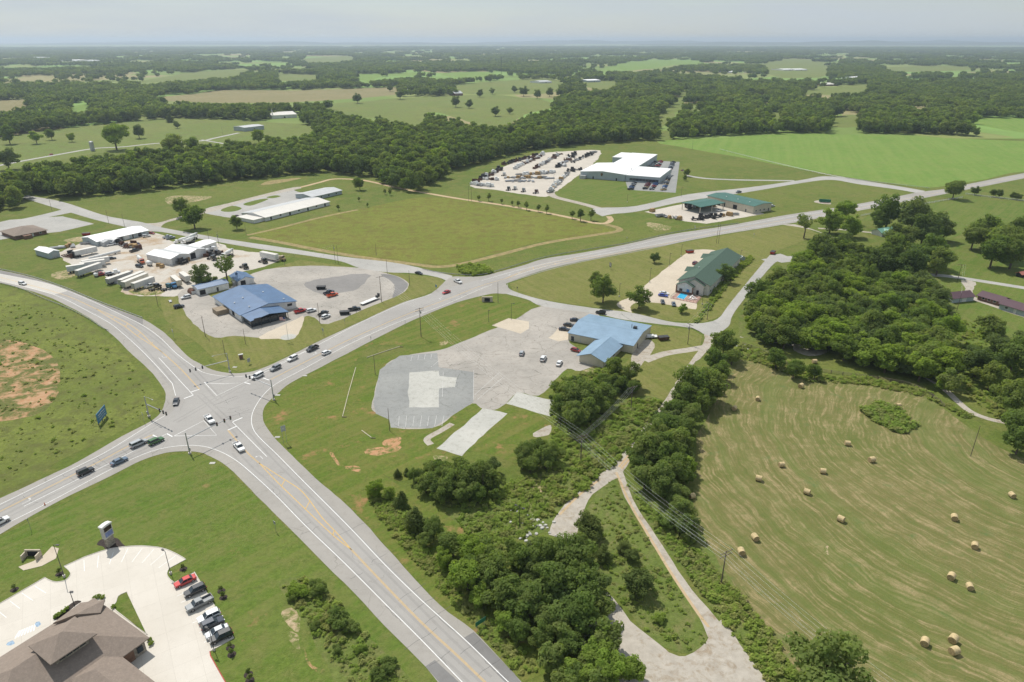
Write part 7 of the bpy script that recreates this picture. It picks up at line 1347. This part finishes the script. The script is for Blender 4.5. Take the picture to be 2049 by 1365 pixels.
def fence(s, label, m, gap=4.0, h=1.3, rails=3):
    p = smooth(W(s), 3); t = thing('rail_fence', label, 'fence'); pm = MB(); pm.box(-.09, .09, -.09, .09, 0, h); pme = pm.mesh('post', m); acc_ = 0
    for k in range(rails): b = MB(); b.tube([q + Vector((0, 0, h - .15 - k * .4)) for q in p], .07, 4); b.build('rail', m, t)
    for i in range(1, len(p)):
        L = (p[i] - p[i - 1]).length; k = gap - acc_
        while k < L: q = p[i - 1].lerp(p[i], k / L); link('post', pme, t, (q.x, q.y, 0)); k += gap
        acc_ = L - (k - gap)
fence('1931,389 1975,395 2049,403 2120,411', 'white rail fence along the pasture by the highway', M['trim'], 6); fence('1722,433 1790,420 1866,406 1926,396', 'white rail fence curving behind the farmhouse trees', M['trim'], 6); fence('1640,744 1700,752 1760,760 1820,772 1858,790 1890,815', 'weathered timber fence on the hay field edge', M['wood'], 4); fence('1440,300 1520,320 1640,348 1720,362 1860,378', 'pale wire fence along the crop field', M['galv'], 8, 1.3, 2)
fence('1980,690 1490,682 1480,700' if False else '1485,690 1530,706 1575,730 1600,745', 'old timber fence below the farm track', M['wood'], 4)
for s, l in (('712,736 698,785 685.5,834', 'long pale pipe lying across the vacant lot grass'), ('724,862 743,876', 'short pale pipe lying below the vacant lot'), ('734,716 760,707 800,694', 'pale rail lying along the vacant lot edge')):
    t = thing('fallen_pipe', l, 'pipe'); b = MB(); b.tube([q + Vector((0, 0, .14)) for q in W(s)], .13, 6); b.build('tube', mat('bleached_pipe', (.60, .54, .40, 1), .8), t); q = W(s)[-1]; b = MB(); b.box(q.x - .1, q.x + 1.4, q.y - .5, q.y - .3, 0, .25); b.build('end_piece', M['wood'], t)
# young lawn trees in mulch rings by the bank
for i, (x, y) in enumerate([(367, 1139), (119, 1149), (29, 1180), (447, 1196), (443, 1183), (464, 1310), (461, 1296), (500, 1362), (497, 1350)]):
    q = P(x, y); b = MB(); b.tube([(q.x, q.y, 0), (q.x, q.y, .12)], [.95, .7], 14); o = b.build('mulch_ring', M['mulch']); tag(o, 'dark mulch ring for a young tree on the bank lawn', 'mulch ring', 'mulch rings on the bank lawn')
    cm, tm, R = TR['tall'][i % 2]; o = thing('sapling', 'thin sapling in a mulch ring on the bank lawn', 'tree', (q.x, q.y, 0), i, 'saplings on the bank lawn'); o.scale = (.2, .2, .17); link('crown', cm, o); link('trunk', tm, o)
for i, (x, y) in enumerate([(112, 1236), (120, 1231), (128, 1226), (134, 1220), (190, 1198), (198, 1196), (206, 1198), (228, 1216), (300, 1282), (303, 1290)]):
    q = P(x, y); cm, tm, R = TR['lbush'][i % 3]; o = thing('shrub', 'small clipped shrub in the bank planting bed', 'shrub', (q.x, q.y, .04), i, 'shrubs in the bank planting bed'); o.scale = (.11, .11, .075); link('crown', cm, o); link('trunk', tm, o)
rank([o for o in COL.objects if o.name.startswith('sapling') and o.parent is None and o.get('group') == 'saplings on the bank lawn'], 367, 1139, '%s mulched sapling from the red bank car')
rank([o for o in COL.objects if o.name.startswith('mulch_ring')], 367, 1139, '%s dark mulch ring from the red bank car')
# traffic cone on the shoulder, manhole frames, concrete rubble
q = P(90, 1011); t = thing('traffic_cone', 'orange traffic cone on the highway shoulder', 'traffic cone', (q.x, q.y, .045)); b = MB(); b.box(-.2, .2, -.2, .2, 0, .05); b.build('base', M['tyre'], t); b = MB(); b.tube([(0, 0, .05), (0, 0, .95)], [.15, .04], 10); b.build('cone', mat('cone_orange', (.7, .15, .03, 1), .6), t)
rr = random.Random(3)
for x, y, n, sp in ((1086, 1060, 16, 2.2), (1062, 1080, 12, 2.0), (1043, 1035, 14, 2.0), (1485, 692, 6, 1.2)):
    for i in range(n):
        q = P(x, y) + Vector((rr.gauss(0, sp), rr.gauss(0, sp), 0)); s_ = rr.uniform(.25, .8); b = MB(); pg_ = [(math.cos(a) * s_ * rr.uniform(.7, 1.1), math.sin(a) * s_ * rr.uniform(.6, 1)) for a in [6.283 * k / 6 for k in range(6)]]
        b.rings([[(px_, py_, 0) for px_, py_ in pg_], [(px_ * .85, py_ * .85, s_ * rr.uniform(.3, .6)) for px_, py_ in pg_]]); o = b.build('rubble_block', M['pad']); o.location = (q.x, q.y, 0); o.rotation_euler = (rr.uniform(-.2, .2), rr.uniform(-.2, .2), rr.uniform(0, 6)); tag(o, 'broken concrete block dumped in the weeds by the gravel spur' if x < 1400 else 'pale slab stacked by the farm track', 'rubble', 'dumped concrete blocks' if x < 1400 else 'pale slabs by the farm track')
for i, (x, y) in enumerate([(1488, 683), (1482, 690), (1492, 692), (1485, 698)]): pass
for x, y in [(425, 927), (556, 791), (610, 752), (555, 875), (470, 735)]:
    q = P(x, y); b = MB(); b.box(q.x - .8, q.x + .8, q.y - .5, q.y + .5, 0, .1); o = b.build('drain_cover', M['pad']); tag(o, 'pale concrete drain cover in the junction verge', 'drain cover', 'drain covers round the junction')
h_ = HT(1003, 150, 105); q = P(1003, 150); t = thing('radio_mast', 'thin lattice radio mast on the far ridge', 'mast', (q.x, q.y, 0))
b = MB(); hm_ = h_
for k in range(3): a = k * 2.094; b.tube([(math.cos(a) * 1.6, math.sin(a) * 1.6, 0), (math.cos(a) * .5, math.sin(a) * .5, hm_)], .35, 4)
b.build('lattice', M['steel'], t)
for k in range(5): b = MB(); z = hm_ * (k + 1) / 6; b.tube([(-1.4, 0, z), (1.4, 0, z)], .3, 4); b.build('brace', M['steel'], t)
